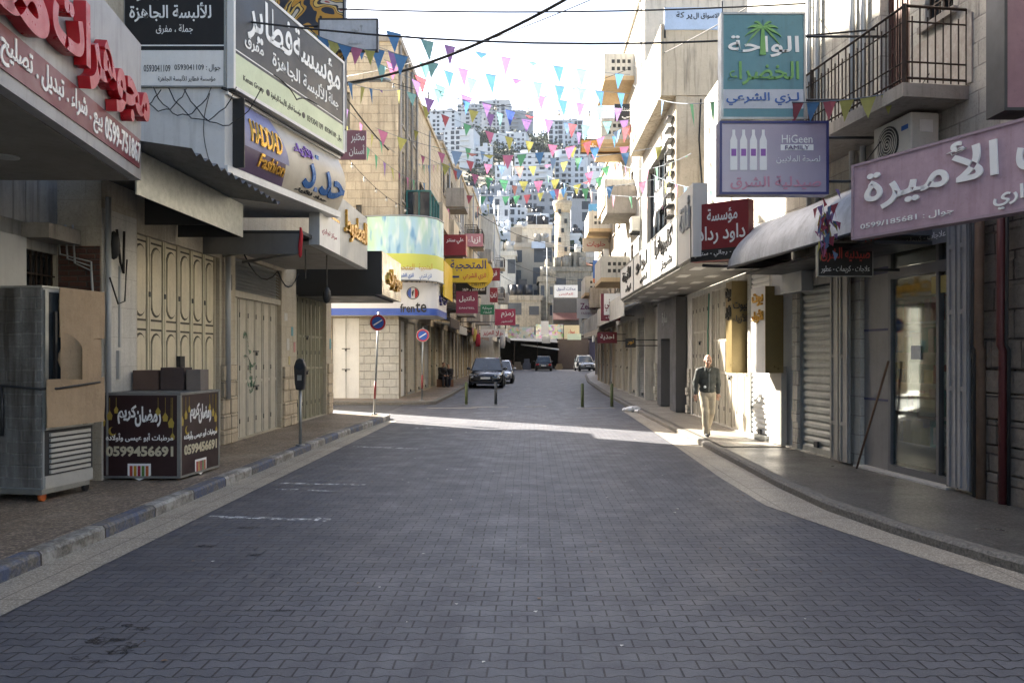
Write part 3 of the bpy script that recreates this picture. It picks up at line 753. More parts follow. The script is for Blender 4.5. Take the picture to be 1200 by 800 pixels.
# jeweller's canopy sign: a deep box, its face slanted towards us
JX = lambda y: -4.6+.17*(9.4-y)
T = thing('canopy_sign', 'grey jeweller canopy sign with big red raised letters and a maroon strip', 'shop sign', (-5.5, 6, 3.9))
MB().plan([(JX(1.5), 1.5), (JX(9.4), 9.4), (-6.44, 9.4), (-6.44, 1.5)], 3.9, 5.5).build('canopy_box', mat('streaked grey cladding', (.33,.33,.345), .5, .1, .2, 1.2, .45), T)
MB().plan([(JX(1.5)-.12, 1.6), (JX(9.4)-.1, 9.32), (-6.4, 9.32), (-6.4, 1.6)], 3.885, 3.899).build('soffit_boards', mat('grimy soffit boards', (.20,.19,.17), .6, 0, .4, 1, .3), T)
FJ = Fr((JX(9.4), 9.4, 0), (-(JX(9.4)-JX(1.5)), -7.9)); FJ = Fr((JX(1.5), 1.5, 0), (JX(9.4)-JX(1.5), 7.9)); LJ = math.hypot(7.9, JX(9.4)-JX(1.5))
UJ = lambda px: FJ.U(px)
MB().fb(FJ, 0, LJ-.09, 4.02, 4.36, .002, .012).build('maroon_band', M_MAROON, T)
g = MB(); letters(g, FJ, 'مجوهرات', UJ(44), UJ(163), 4.36, 5.14, .01, .11, .035); g.build('lettering', M_REDL, T)
g = MB(); letters(g, FJ, 'ما', UJ(-45), UJ(40), 4.40, 5.10, .01, .11, .035); g.build('lettering', M_REDL, T)
g = MB(); letters(g, FJ, '0599-751867', UJ(121), UJ(163), 4.07, 4.31, .013, .008, .02); g.build('lettering', M_LETTER, T)
g = MB(); letters(g, FJ, 'تصليح . تبديل . شراء . بيع'[::1] if False else 'بيع . شراء . تبديل . تصليح', UJ(-2), UJ(118), 4.05, 4.33, .013, .008, .02); g.build('lettering', M_LETTER, T)
MB().tube([(-5.4,8.2,3.87),(-5.4,8.2,3.89)], .12, 12).build('soffit_lamp', M_GREYP, T)
# galvanised canopy and corrugated sheet over the cream gate
T = thing('metal_canopy', 'galvanised box canopy with dark underside above the cream gate', 'canopy', (-5.3, 11.4, 3.78))
FG = FL(-4.75, 9.6)
MB().fb(FG, 0, 3.55, 3.78, 4.32, -.02, 0).build('fascia', mat('mottled galvanised sheet', (.50,.51,.47), .45, .6, .5, 9), T)
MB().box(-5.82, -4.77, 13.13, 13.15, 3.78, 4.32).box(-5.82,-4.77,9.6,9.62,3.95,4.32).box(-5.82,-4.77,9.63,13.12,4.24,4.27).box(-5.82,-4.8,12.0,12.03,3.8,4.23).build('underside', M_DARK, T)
b = MB(); k = 13; vv = []
for i in range(k*2+1):
    y = 9.35+3.3*i/(k*2); h = .032*math.cos(math.pi*i)
    vv += [(-3.98, y, 4.235+h), (-5.8, y, 4.50+h)]
b.add(vv, [(2*i, 2*i+1, 2*i+3, 2*i+2) for i in range(k*2)]); b.build('corrugated_sheet', mat('dirty corrugated iron', (.20,.21,.22), .5, .6, .4, 3, .3), T)
# clothing store signs on the projecting storey
F1 = FC(-5.86, 11.46)
sign('shop_sign', 'black and white clothing sign facing the street, left of the big slanted one', F1, 0, 1.47, 5.69, 7.45, M_CHAR,
     [('فطاير', .12, .86, .70, .96, M_LETTER), ('للألبسة الجاهزة', .06, .86, .53, .69, M_LETTER), ('جملة ، مفرق', .32, .68, .43, .51, M_LETTER),
      ('جوال : 0593041109', .50, .95, .125, .185, M_INK), ('0593041109', .20, .46, .125, .18, M_INK), ('مؤسسة فطاير للألبسة الجاهزة', .34, .90, .04, .095, M_INK)],
     th=.1, rim=M_STEEL, rimw=.02, extra=[(.02, .98, .012, .30, M_WHITE, 'white_band'), (.01, .99, .335, .345, M_LETTER, 'white_line')])
F2 = Fr((*CB0, 0), (CB1[0]-CB0[0], CB1[1]-CB0[1])); L2 = math.hypot(CB1[0]-CB0[0], CB1[1]-CB0[1])
T = sign('shop_sign', 'long dark grey clothing sign with white lettering, slanting down the street', F2, .02, L2, 5.69, 7.45, mat('slate grey sign face', (.035,.037,.042), .42, 0, .25, 1.5, .1),
     [('مؤسسة', .47, .95, .56, .93, M_LETTER), ('فطاير', .10, .46, .50, .93, M_LETTER), ('للألبسة الجاهزة', .29, .80, .38, .57, M_LETTER), ('مفرق', .08, .22, .40, .52, M_LETTER), ('جملة', .82, .93, .42, .55, M_LETTER),
      ('Kenan Group', .07, .22, .10, .16, M_INK), ('مؤسسة فطاير للألبسة الجاهزة', .28, .54, .10, .18, M_INK), ('0593041109', .60, .76, .11, .17, M_INK), ('جوال : 0593041109', .78, .97, .10, .17, M_INK)],
     th=.1, n0=.12, rim=M_WHITE, rimw=.05, extra=[(.01, .99, .012, .30, mat('pale green band', (.60,.66,.45), .5), 'pale_band'), (.01, .99, .325, .335, M_LETTER, 'white_line')])
g = MB(); W_ = L2-.02
for a, b in ((.30, .5), (.70, .5)):
    q = [(.02+W_*(a+(b-a)*t), 5.69+1.76*(.335+.0*t-.09*t**3)) for t in [i/8 for i in range(9)]]
    g.tube([F2.p(u, v, .125) for u, v in q], .012, 4)
g.disc(F2, .02+W_*.255, 5.69+1.76*.14, .05, .123, .13, 14).disc(F2, .02+W_*.565, 5.69+1.76*.14, .05, .123, .13, 14)
g.build('flourish', M_INK, T)
MB().tube([F1.p(1.44, 5.66, .05), F2.p(.2, 5.66, .08), F2.p(1.9, 5.62, .1), F2.p(L2, 5.66, .08)], .022, 5).build('cable', M_CABLE, T)
# fashion sign: a bowed face
m, t, p = newmat('silver fashion face'); geo = N(t, 'ShaderNodeNewGeometry').outputs['Position']
L(t, mix(t, ramp(t, noisen(t, geo, 2, 3), .3, .7), (.36,.32,.26), (.50,.46,.39)), p.inputs['Base Color']); p.inputs['Roughness'].default_value = .35; M_SILV = m
M_PURP = mat('purple sign face', (.06,.03,.10), .4, 0, .25, 3); M_LILA = mat('violet sky face', (.19,.20,.38), .4, 0, .5, 2.5)
T = thing('shop_sign', 'bowed silver and purple fashion sign below the long clothing sign', 'shop sign', F2.p(L2/2, 4.5, 0))
def bowed(u0, u1, v0, v1, off, bulge=.16, k=10, base=(4.60, 5.58)):
    out = []
    for i in range(k+1):
        v = v0+(v1-v0)*i/k; s_ = (v-base[0])/(base[1]-base[0]); out.append((v, .02+bulge*math.sin(math.pi*max(0, min(1, s_)))+off))
    return out
def bow_patch(u0, u1, v0, v1, off, m, nm, slant=0):
    pr = bowed(u0, u1, v0, v1, off); vv = []
    for i, (v, n) in enumerate(pr): vv += [F2.p(u0, v, n), F2.p(u1+slant*(i/10), v, n)]
    MB().add(vv, [(2*i, 2*i+1, 2*i+3, 2*i+2) for i in range(len(pr)-1)], True).build(nm, m, T)
bow_patch(.22, L2-.06, 4.60, 5.58, 0, M_SILV, 'panel'); bow_patch(.22, 1.62, 4.60, 4.93, .004, M_PURP, 'purple_field', -.12); bow_patch(.22, 1.62, 4.93, 5.58, .004, M_LILA, 'violet_field', -.4)
MB().prism(F2, [(.2, 4.58), (.22, 4.58), (.22, 5.6), (.2, 5.6)], .005, .19).build('end_plate', M_INK, T)
for s_, a, b, c, d, m_ in [('HADDAD', .40, 1.32, 5.02, 5.36, M_GOLD), ('Fashion', .72, 1.50, 4.72, 4.92, M_GOLD), ('للأزياء', 1.75, 2.45, 5.18, 5.42, mat('violet letters', (.2,.07,.42), .4)), ('حداد', 2.15, L2-.12, 4.72, 5.36, mat('blue chrome letters', (.04,.14,.40), .25, .3)), ('حداد للأزياء', 2.0, 3.2, 4.62, 4.70, M_INK)]:
    g = MB(); letters(g, F2, s_, a, b, c, d, .0, .02, .02)
    for q in g.v:
        s2 = max(0, min(1, (q.z-4.60)/.98)); q += F2.n*(.03+.16*math.sin(math.pi*s2))
    g.build('lettering', m_, T)
MB().fb(F2, .0, L2, 4.47, 4.58, .003, .05).fb(F2, 0, L2, 5.60, 5.66, .003, .05).build('trim', M_WHITE, T)
# dark canopies and the gold-lettered sign further along
T = thing('shop_canopy', 'dark grey sheet canopy under the fashion sign', 'canopy', (-4.9, 15.2, 3.7))
MB().plan([(-5.83, 14.1), (-4.05, 14.1), (-4.0, 16.5), (-5.83, 16.5)], 3.98, 4.04).build('roof_sheet', M_DARK, T)
MB().box(-5.8, -4.05, 14.08, 14.1, 3.62, 3.98).build('end_sheet', mat('grey fascia sheet', (.13,.13,.13), .55, .2, .3, 2, .3), T)
MB().tube([(-5.8,15.0,3.7),(-4.1,15.0,3.95)], .03, 5).tube([(-5.8,16,3.7),(-4.1,16,3.95)], .03, 5).build('strut', M_STEEL, T)
tag(MB().loft([[(-4.05+.03*math.cos(a)*s+.012*math.sin(z*40), 14.02+.03*math.sin(a)*s, z) for a in [i*math.pi/3 for i in range(6)]] for z, s in ((4.08,.6),(3.95,1.1),(3.75,1.3),(3.6,1.0),(3.55,.4))]).build('red_cloth', cloth('red cloth', (.45,.02,.03), .2), loc=(-4.05,14.02,3.55)), 'small red cloth hanging from the canopy beside the gold-lettered sign', 'cloth')
F4 = FL(-3.9, 14.7)
T = sign('shop_sign', 'grey box sign with gold raised lettering and a white end panel', F4, 0, 4.3, 3.87, 5.08, M_GREYP,
     [('العطعوط', .44, .95, .32, .86, M_GOLD, .05), ('مركز تجاري', .04, .30, .18, .30, mat('crimson letters', (.35,.02,.05), .5)), ('ح', .25, .33, .80, .95, M_REDL)], th=.2, n0=0,
     extra=[(.0, .365, .0, .52, M_WHITE, 'white_panel'), (.02, .36, .53, .57, M_GOLD, 'gold_strip')])
MB().box(-5.83, -4.11, 14.75, 18.95, 3.87, 3.95).build('soffit', mat('dusky soffit', (.22,.21,.19), .6, 0, .3), T)
MB().tube([(-4.3,15.2,3.86),(-4.3,15.21,3.3)], .012, 4).tube([(-4.15,16.2,3.86),(-4.15,16.21,3.1)], .014, 4).ell((-4.15,16.2,3.05), (.09,.09,.17), 8, 6).build('hanging_cable', M_CABLE, T)
T = thing('shop_sign', 'black box sign with mirrored face and gold letters at the side-street corner', 'shop sign', (-4.7, 21.3, 3.34))
MB().box(-5.83, -3.72, 19.84, 22.7, 3.34, 4.42).build('panel', M_INK, T)
F5 = FL(-3.72, 19.84)
MB().fb(F5, 0, 2.86, 3.34, 4.42, .002, .02).build('mirror_face', mat('dull mirror steel', (.5,.47,.42), .16, 1, .5, 3), T)
g = MB(); letters(g, F5, 'مجوهرات', .7, 2.75, 3.55, 4.1, .022, .06, .03); g.build('lettering', M_GOLD, T)
MB().box(-5.8, -3.9, 19.86, 22.6, 3.30, 3.338).build('soffit', M_INK, T)
# signs high on the left
m, t, p = newmat('painted cartoon-like swirls'); geo = N(t, 'ShaderNodeNewGeometry').outputs['Position']
wv = N(t, 'ShaderNodeTexNoise'); wv.inputs['Scale'].default_value = 1.15; wv.inputs['Detail'].default_value = 1; wv.inputs['Distortion'].default_value = 1.6; L(t, geo, wv.inputs['Vector'])
cr = N(t, 'ShaderNodeValToRGB'); cr.color_ramp.interpolation = 'CONSTANT'
for i, (po, c) in enumerate([(0, (.02,.025,.04)), (.47, (.45,.23,.03)), (.52, (.015,.015,.02)), (.54, (.60,.40,.10)), (.585, (.02,.02,.03)), (.62, (.5,.46,.4)), (.66, (.3,.04,.04))]):
    e = cr.color_ramp.elements[i] if i < 2 else cr.color_ramp.elements.new(po); e.position = po; e.color = (*c, 1)
L(t, wv.outputs[0], cr.inputs[0]); L(t, cr.outputs[0], p.inputs['Base Color']); p.inputs['Roughness'].default_value = .45
psign('billboard', 'tall dark billboard with orange painted swirls above the long clothing sign', 318, -40, 404, 150, 17, m, th=.2, rim=M_INK, cat='billboard')
psign('shop_sign', 'blank weathered white sign in front of the painted billboard', 373, 22, 443, 60, 16.3, mat('chalky white face', (.46,.47,.50), .7, 0, .4, 3, .3), [('أبو', .55, .75, .55, .8, M_GREYP), ('مصنع', .5, .72, .12, .3, M_GREYP)], th=.1, rim=M_DARK, rimw=.03, bracket=-5.85)
psign('shop_sign', 'mauve dental laboratory sign on the stone wall corner', 397, 153, 429, 187, 23.2, mat('mauve face', (.26,.12,.15), .5), [('مختبر', .45, .95, .55, .9, M_LETTER), ('أسنان', .38, .95, .1, .5, M_LETTER)], th=.08, extra=[(.0, .3, .25, 1, M_WHITE, 'white_field')], bracket=-5.86)
# ================================================================== LEFT, BEYOND THE SIDE STREET
T = thing('corner_building', 'tall warm stone corner building across the side street, above the white fashion shop', 'building', (-8.6, 33.5, 0))
FB = FC(-12.2, 31); WB = 7.046
dr = (FB.U(389), FB.U(421), .14, 3.25)
ws = [(FB.U(397), FB.U(410), ZA(152, 31), ZA(108, 31)), (FB.U(417), FB.U(424), ZA(262, 31)+.02, ZA(240, 31))]
shell(T, FB, WB, -.5, 14.0, [dr]+ws, M_STONEW, .6)
MB().box(-12.2, -5.46, 31.6, 35.9, -.5, 13.95).build('core', M_STONEG, T)
for q in ws: window(T, FB, *q)
folding(T, FB, *dr, -.1, M_WHITE, 2, (), 0)
MB().fb(FB, FB.U(421.5), WB+.02, .13, 3.2, .003, .03).build('white_stone_base', stone('white block base', (.62,.60,.55), (.52,.50,.45), (.33,.31,.28), .5, .3, bmp=1.2, grime=.2), T)
FB2 = FL(-5.15, 31.004)
hs = [(.7, 1.5, 5.2, 6.9), (2.0, 2.8, 8, 10), (3.5, 4.3, 8, 10), (2.0, 2.8, 11, 12.8), (3.5, 4.3, 11, 12.8), (.5, 1.3, 8, 10), (.5, 1.3, 11, 12.8)]
ds = [(.35, 1.9, .14, 3.2), (2.3, 4.7, .14, 3.2)]
b = MB(); facade(FB2, 5.0, -.5, 14.0, hs+ds, b); b.build('wall', M_STONEG, T)
for q in hs: window(T, FB2, *q)
folding(T, FB2, *ds[0], -.1, M_WHITE, 2, (), 1); roller(T, FB2, *ds[1], -.1, M_CREAM2)
MB().plan([(-12.2,30.9),(-5.05,30.9),(-5.05,36),(-12.2,36)], 14.0, 14.25).build('roof_edge', M_CONC, T)
pr = MB()
for u in (.1, 1.7, 3.1, 4.6): pr.tube([FB2.p(u, 4.6, .07), FB2.p(u, 13.9, .07)], .06, 6)
pr.build('drain_pipe', M_CONC, T)
MB().fb(FB2, 2.6, 4.3, 7.5, 7.62, .003, 1.1).build('awning_shelf', M_RUST, T)
# fashion shop band round the corner (white, blue stripe), and the bowed billboard above
T = thing('shop_sign', 'white corner sign band with a blue stripe and a round tricolour emblem', 'shop sign', (-6, 30.5, 3.3))
def round_corner(x0, y, xc, y1, r, k=8):
    pts = [(x0, y)]
    for i in range(k+1):
        a = -math.pi/2+math.pi/2*i/k; pts.append((xc-r+r*math.cos(a), y+r+r*math.sin(a)))
    return pts+[(xc, y1)]
def curved(T, nm, pts, z0, z1, m, back=.12, sm=True):
    v = []; k = len(pts)
    for x, y in pts: v += [(x, y, z0), (x, y, z1)]
    f = [(2*i, 2*i+2, 2*i+3, 2*i+1) for i in range(k-1)]
    return MB().add(v, f, sm).build(nm, m, T)
cp = round_corner(-9.6, 30.0, -3.55, 33.6, .5)
off = lambda P, e: round_corner(-9.6, 30.0-e, -3.55+e, 33.6, .5+e)
MB().plan([(-9.6, 30.98)]+cp+[(-5.13, 33.6), (-5.13, 30.98)], 3.32, 4.55).build('panel', mat('white sign face', (.66,.66,.68), .4, 0, .12, 1, .1), T)
curved(T, 'blue_stripe', off(cp, .006), 3.32, 3.58, mat('cobalt stripe', (.04,.10,.42), .4))
FF = FC(0, 29.994)
g = MB(); letters(g, FF, 'fren', XA(469, 30), XA(486, 30), ZA(366, 30), ZA(356, 30), 0, .02); letters(g, FF, 'te', XA(487, 30), XA(500, 30), ZA(366, 30), ZA(354, 30), 0, .02); g.build('lettering', M_INK, T)
cx, cz = XA(484, 30), ZA(343.5, 30)
def ringp(b, F, cu, cv, r0, r1, n0, n1, k=24):
    o_ = [(cu+r1*math.cos(2*math.pi*i/k), cv+r1*math.sin(2*math.pi*i/k)) for i in range(k)]; i_ = [(cu+r0*math.cos(2*math.pi*i/k), cv+r0*math.sin(2*math.pi*i/k)) for i in range(k)]
    for j in range(k):
        l = (j+1) % k; b.prism(F, [i_[j], o_[j], o_[l], i_[l]], n0, n1)
    return b
ringp(MB(), FF, cx, cz, .21, .235, 0, .015).build('emblem_ring', M_INK, T)
half = lambda a0, a1, r: [(cx+r*math.cos(a0+(a1-a0)*i/10), cz+r*math.sin(a0+(a1-a0)*i/10)) for i in range(11)]
MB().prism(FF, half(math.pi*.62, math.pi*1.38, .2), 0, .012).build('emblem_blue', mat('cobalt stripe', (0,0,0)), T)
MB().prism(FF, half(-math.pi*.38, math.pi*.38, .2), 0, .012).build('emblem_red', M_REDL, T)
g = MB(); letters(g, FF, 'f', cx-.05, cx+.05, cz-.1, cz+.1, 0, .02); g.build('lettering', M_INK, T)
FS = FL(-3.544, 30.4); g = MB(); letters(g, FS, 'فرينتي', .4, 2.9, 3.75, 4.4, 0, .08, .03); g.build('lettering', M_NAVY, T)
m, t, p = newmat('faded fashion billboard'); geo = N(t, 'ShaderNodeNewGeometry').outputs['Position']
s_ = N(t, 'ShaderNodeSeparateXYZ'); L(t, geo, s_.inputs[0])
n1 = noisen(t, stretch(t, geo, 1.5, 1.5, .45), 1.3, 3, .5)
col = mix(t, ramp(t, n1, .35, .62), (.42,.62,.42), (.36,.55,.66)); col = mix(t, ramp(t, noisen(t, stretch(t, geo, 2.4, 2.4, .7), 1.2, 2), .56, .66), col, (.16,.33,.52))
col = mix(t, ramp(t, noisen(t, stretch(t, geo, 2, 2, .5), 1.6, 2), .52, .7), col, (.68,.74,.72))
zz = ramp(t, s_.outputs[2], 5.0, 5.9); 
band = mathn(t, 'LESS_THAN', s_.outputs[2], 5.52); low = mathn(t, 'LESS_THAN', s_.outputs[2], 5.02)
col = mix(t, band, col, (.52,.55,.10)); col = mix(t, low, col, (.68,.70,.70))
L(t, col, p.inputs['Base Color']); p.inputs['Roughness'].default_value = .45; M_BILL = m
T = thing('billboard', 'bowed pale blue and green billboard with a yellow band, over the white corner sign', 'billboard', (-5.5, 29.6, 4.6))
bp = [(-7.6, 30.3), (-6.0, 29.2), (-5.2, 28.98), (-4.4, 29.0), (-3.85, 29.25), (-3.5, 29.7), (-3.35, 30.6)]
curved(T, 'panel', bp, 4.55, 6.9, M_BILL); curved(T, 'rear_panel', [(x-.04, y+.06) for x, y in bp][::-1], 4.55, 6.9, M_GREYP)
e = MB()
for z in (4.55, 6.9): e.tube([(x, y, z) for x, y in bp], .03, 5)
e.tube([(-5.2,29.3,6.6),(-5.2,31,6.6)], .03, 5).tube([(-3.6,30,6.6),(-5.1,31.2,6.6)], .03, 5).build('frame', M_STEEL, T)
FT = FC(0, 28.965)
for s1, a, b_, y0, y1, m_ in [('المتحجبة', 462, 486, 309, 318, mat('ochre letters', (.45,.30,.03), .5)), ('المتحجبة', 491, 507, 309, 318, mat('ochre letters', (0,0,0))), ('للزي الشرعي', 465, 485, 320, 327, M_BLUE), ('للزي الشرعي', 492, 506, 321, 328, M_BLUE)]:
    g = MB(); letters(g, FT, s1, XA(a, 29), XA(b_, 29), ZA(y1, 29), ZA(y0, 29), 0, .012)
    g.build('lettering', m_, T)
MB().plan([(-7.7, 30.25), (-6.05, 29.15), (-6.0, 29.2), (-7.6, 30.34)], 4.56, 6.89).build('dark_photo_field', mat('dark olive field', (.05,.06,.045), .6, 0, .4, 6), T)
# banner below it, yellow
T = tag(MB().box(-3.42, -3.36, 31.0, 34.2, 4.1, 5.5).build('banner', M_YEL, loc=(-3.4, 32.6, 4.1)), 'yellow banner beside the bowed billboard, facing across the street', 'banner')
# green metal bay
T = thing('window_bay', 'green framed glazed bay above the bowed billboard', 'bay window', (-4.6, 34, 6.3))
MB().box(-5.12, -4.1, 32.6, 35.6, 6.2, 6.32).build('floor', M_RUST, T)
MB().box(-5.12, -4.14, 32.64, 35.56, 6.33, 8.5).build('glazing', M_GLASS, T)
M_TG = mat('teal green frame', (.03,.16,.15), .5)
g = MB()
for y in (32.6, 33.6, 34.6, 35.54): g.box(-4.14, -4.08, y, y+.06, 6.32, 8.55)
for x in (-5.1, -4.6): g.box(x, x+.06, 32.57, 32.63, 6.32, 8.55)
for z in (7.3, 8.5): g.box(-4.135, -4.085, 32.66, 35.54, z, z+.06).box(-5.04, -4.14, 32.575, 32.625, z, z+.06)
g.build('frame', M_TG, T)
# the row of houses down the street
LEFTROW = [
 (36.0, 9.5, 13.3, -5.15, M_STONEW, 'grey and honey stone house with the yellow sign in front'),
 (45.5, 9.5, 13.9, -5.1, M_STONEG, 'weathered stone house behind the dark car, second past the corner'),
 (55.0, 11, 14.8, -5.1, M_STONEW, 'honey stone house halfway down the left row'),
 (66.0, 12, 15.6, -4.9, M_PLASTB, 'beige plastered house near the far end of the left row'),
 (78.0, 18, 15.4, -3.7, M_PLAST, 'white plastered house closing the left row, nearest the dark stalls')]
for i, (y, w_, h, x, m_, lab) in enumerate(LEFTROW):
    T = simple_building('street_building', lab, FL(x, y+.01), w_-.02, h, 7, m_, seed=40+i, bal=4, group='left row of street houses', win=(.95, 1.75))
# signs on the left row
psign('shop_sign', 'yellow projecting sign with blue lettering and an arrow, above the dark car', 522, 303, 571, 331, 36, M_YEL,
      [('المتحجبة', .12, .97, .48, .95, M_NAVY), ('للزي الشرعي', .42, .97, .10, .40, M_REDL)], th=.15, bracket=-5.1,
      extra=[(.13, .33, .20, .28, M_NAVY, 'arrow_shaft', .01)])
T = [o for o in COL.objects if o.name.startswith('shop_sign') and o.get('label', '').startswith('yellow projecting')][0]
FY = FC(0, 36); w0, z0 = XA(522, 36), ZA(331, 36)
MB().prism(FY, [(w0+.12, z0+.26), (w0+.3, z0+.12), (w0+.3, z0+.40)], .001, .012).build('arrow_head', M_NAVY, T)
MB().disc(FC(0, 36.2), XA(561, 36.2), ZA(321, 36.2), .66, -.06, .04, 28).build('round_panel', M_YEL, T)
g = MB(); letters(g, FC(0, 36.16), '2381171', XA(552, 36.16), XA(568, 36.16), ZA(335, 36.16), ZA(331.8, 36.16), .001, .01); g.build('lettering', M_INK, T)
psign('shop_sign', 'small crimson swallow-tail sign right of the yellow sign', 572, 314, 586, 329, 38, M_RED, [('فرح', .15, .75, .2, .8, M_LETTER)], th=.06, bracket=-5.1)
psign('awning', 'dark red shop awning with white lettering above the yellow sign', 520, 275, 546, 299, 38, M_RED, [('علي سنتر', .12, .9, .55, .85, M_LETTER)], th=.8, cat='awning')
psign('shop_sign', 'pink banner with white lettering beside the dark red awning', 545, 274, 566, 289, 42, mat('pink banner', (.45,.20,.24), .6, 0, .3), [('ازياء', .15, .85, .2, .8, M_LETTER)], th=.05, bracket=-5.0)
psign('shop_sign', 'black sign just under the yellow sign', 534, 331, 570, 345, 37.5, M_INK, [('للملابس حور', .2, .95, .2, .7, M_LETTER)], th=.1, bracket=-5.1)
psign('shop_sign', 'square maroon sign under the black sign', 534.5, 341, 560, 367, 36.7, mat('raspberry sign face', (.24,.02,.06), .45), [('دانتيل', .14, .85, .5, .78, M_LETTER), ('DANTEEL', .14, .85, .2, .27, M_LETTER)], th=.12, bracket=-5.1)
psign('shop_sign', 'small green sign below the maroon square', 563, 357, 579, 368.5, 46, mat('bottle green face', (.02,.16,.07), .45), [('صيدلية', .15, .85, .5, .8, M_LETTER), ('الشفاء', .2, .8, .12, .4, M_LETTER)], th=.1, bracket=-5.1)
psign('shop_sign', 'crimson sign with large white word, leaning over the street on the left row', 580, 362, 604, 381, 50, mat('crimson sign face', (.38,.03,.08), .45), [('زمزم', .3, .92, .45, .85, M_LETTER), ('للعطور', .3, .85, .15, .32, M_LETTER)], th=.1, bracket=-5.1)
psign('shop_sign', 'white sign with red lettering above the parked cars', 563, 385.5, 592, 395, 56, M_WHITE, [('العزيز', .1, .55, .15, .85, M_REDL), ('هلا', .62, .92, .15, .85, M_REDL)], th=.15, bracket=-5.1)
psign('shop_sign', 'dark red roof-edge sign over the narrow white sign', 574, 337, 583, 354, 52, M_RED, [('زين', .1, .9, .3, .7, M_LETTER)], th=.4)
# cloth goods hanging in front of a shop
for i, (px, py, c) in enumerate([(556, 392, (.5,.4,.1)), (560, 398, (.4,.03,.05)), (589, 400, (.6,.58,.55)), (552, 396, (.45,.42,.36))]):
    a = PX(px, py-7, 50); tag(MB().loft([[(a.x+.16*s*math.cos(q), a.y+.1*s*math.sin(q), a.z-d) for q in [j*math.pi/3 for j in range(6)]] for d, s in ((0,.3),(.12,1),(.55,1.1),(.8,.7))]).build('hanging_garment', cloth('garment %d' % i, c, .1), loc=a-Vector((0,0,.8))),
        ['ochre', 'red', 'white', 'beige'][i]+' garment hanging outside a shop beyond the dark car', 'garment', 'garments hanging outside shops')
# canopies over the left pavement
for i, (y0, y1, x1, z) in enumerate([(36.3, 41, -3.7, 3.45), (42, 47, -3.8, 3.3), (48.5, 55, -3.6, 3.4), (57, 66, -3.5, 3.3), (68, 77, -3.3, 3.4), (79, 92, -2.4, 3.5)]):
    T = thing('shop_canopy', ['flat dark canopy over the seated man', 'sagging grey canopy above the dark car', 'rusty canopy past the dark car', 'brown canopy halfway along the left row', 'dusty canopy near the end of the left row', 'wide dark canopy beside the end stalls'][i], 'canopy', ((-5.1+x1)/2, (y0+y1)/2, z), 'canopies along the left row')
    MB().add([(-5.05, y0, z+.25), (x1, y0, z), (x1, y1, z), (-5.05, y1, z+.25), (-5.05, y0, z+.31), (x1, y0, z+.06), (x1, y1, z+.06), (-5.05, y1, z+.31)], [(0,3,2,1),(4,5,6,7),(0,1,5,4),(2,3,7,6),(1,2,6,5),(0,4,7,3)]).build('roof_sheet', [M_DARK, M_GREYP, M_RUST, M_WOOD, M_DARK, M_DARK][i], T)
    MB().box(x1, x1+.04, y0, y1, z-.35, z+.08).build('fascia', [M_RUST, M_GREYP, M_MAROON, M_WOOD, M_CREAM2, M_DARK][i], T)
# ================================================================== THE CLOSED END: stalls and stacked houses
T = thing('market_hall', 'row of dark roofed market stalls closing the street', 'market stall', (2, 99, 0))
M_PIT = mat('stall shade black', (.008,.008,.008), .9); MB().box(-6, 12, 101, 102, -.5, 3.9).build('rear_wall', M_PIT, T); MB().box(-5.2, -5.0, 95.5, 101, -.5, 3.6).build('side_wall', M_PIT, T)  # near-black wall colour paints in the deep shade inside the stalls
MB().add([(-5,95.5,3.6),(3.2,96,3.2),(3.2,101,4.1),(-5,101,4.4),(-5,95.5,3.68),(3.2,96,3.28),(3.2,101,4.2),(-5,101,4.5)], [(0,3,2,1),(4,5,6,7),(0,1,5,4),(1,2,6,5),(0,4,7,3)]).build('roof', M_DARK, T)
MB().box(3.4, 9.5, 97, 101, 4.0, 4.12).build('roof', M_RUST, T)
MB().plan([(3.4, 97.3), (7.0, 97.1), (7.0, 97.2), (3.4, 97.4)], .05, 3.75).build('tarpaulin', mat('brown tarpaulin', (.045,.033,.032), .7, 0, .4, 1), T)
MB().plan([(7.1, 98), (9.6, 98), (9.6, 98.1), (7.1, 98.1)], .05, 3.7).build('tarpaulin', mat('navy tarpaulin', (.012,.014,.05), .7), T)
g = MB()
for x in (-4.8, -2, .8, 3.3, 7.05): g.tube([(x, 96.4, -.3), (x, 96.4, 3.5)], .05, 6)
g.build('post', M_RUST, T)
MB().add([(-1.2,96.3,2.95),(3.4,95.3,2.35),(3.4,96.6,2.55),(-1.2,97,3.2)], [(0,1,2,3)]).build('torn_awning', mat('grey awning cloth', (.32,.33,.34), .7, 0, .3), T)
m, t, p = newmat('gaudy flower board'); geo = N(t, 'ShaderNodeNewGeometry').outputs['Position']
v = N(t, 'ShaderNodeTexVoronoi'); v.inputs['Scale'].default_value = 3.2; L(t, geo, v.inputs['Vector'])
hs_ = N(t, 'ShaderNodeHueSaturation'); hs_.inputs['Saturation'].default_value = .75; hs_.inputs['Value'].default_value = .65; L(t, v.outputs['Color'], hs_.inputs['Color'])
L(t, mix(t, ramp(t, noisen(t, geo, 1.5, 3), .4, .6), hs_.outputs[0], (.55,.52,.42)), p.inputs['Base Color']); M_GAUDY = m
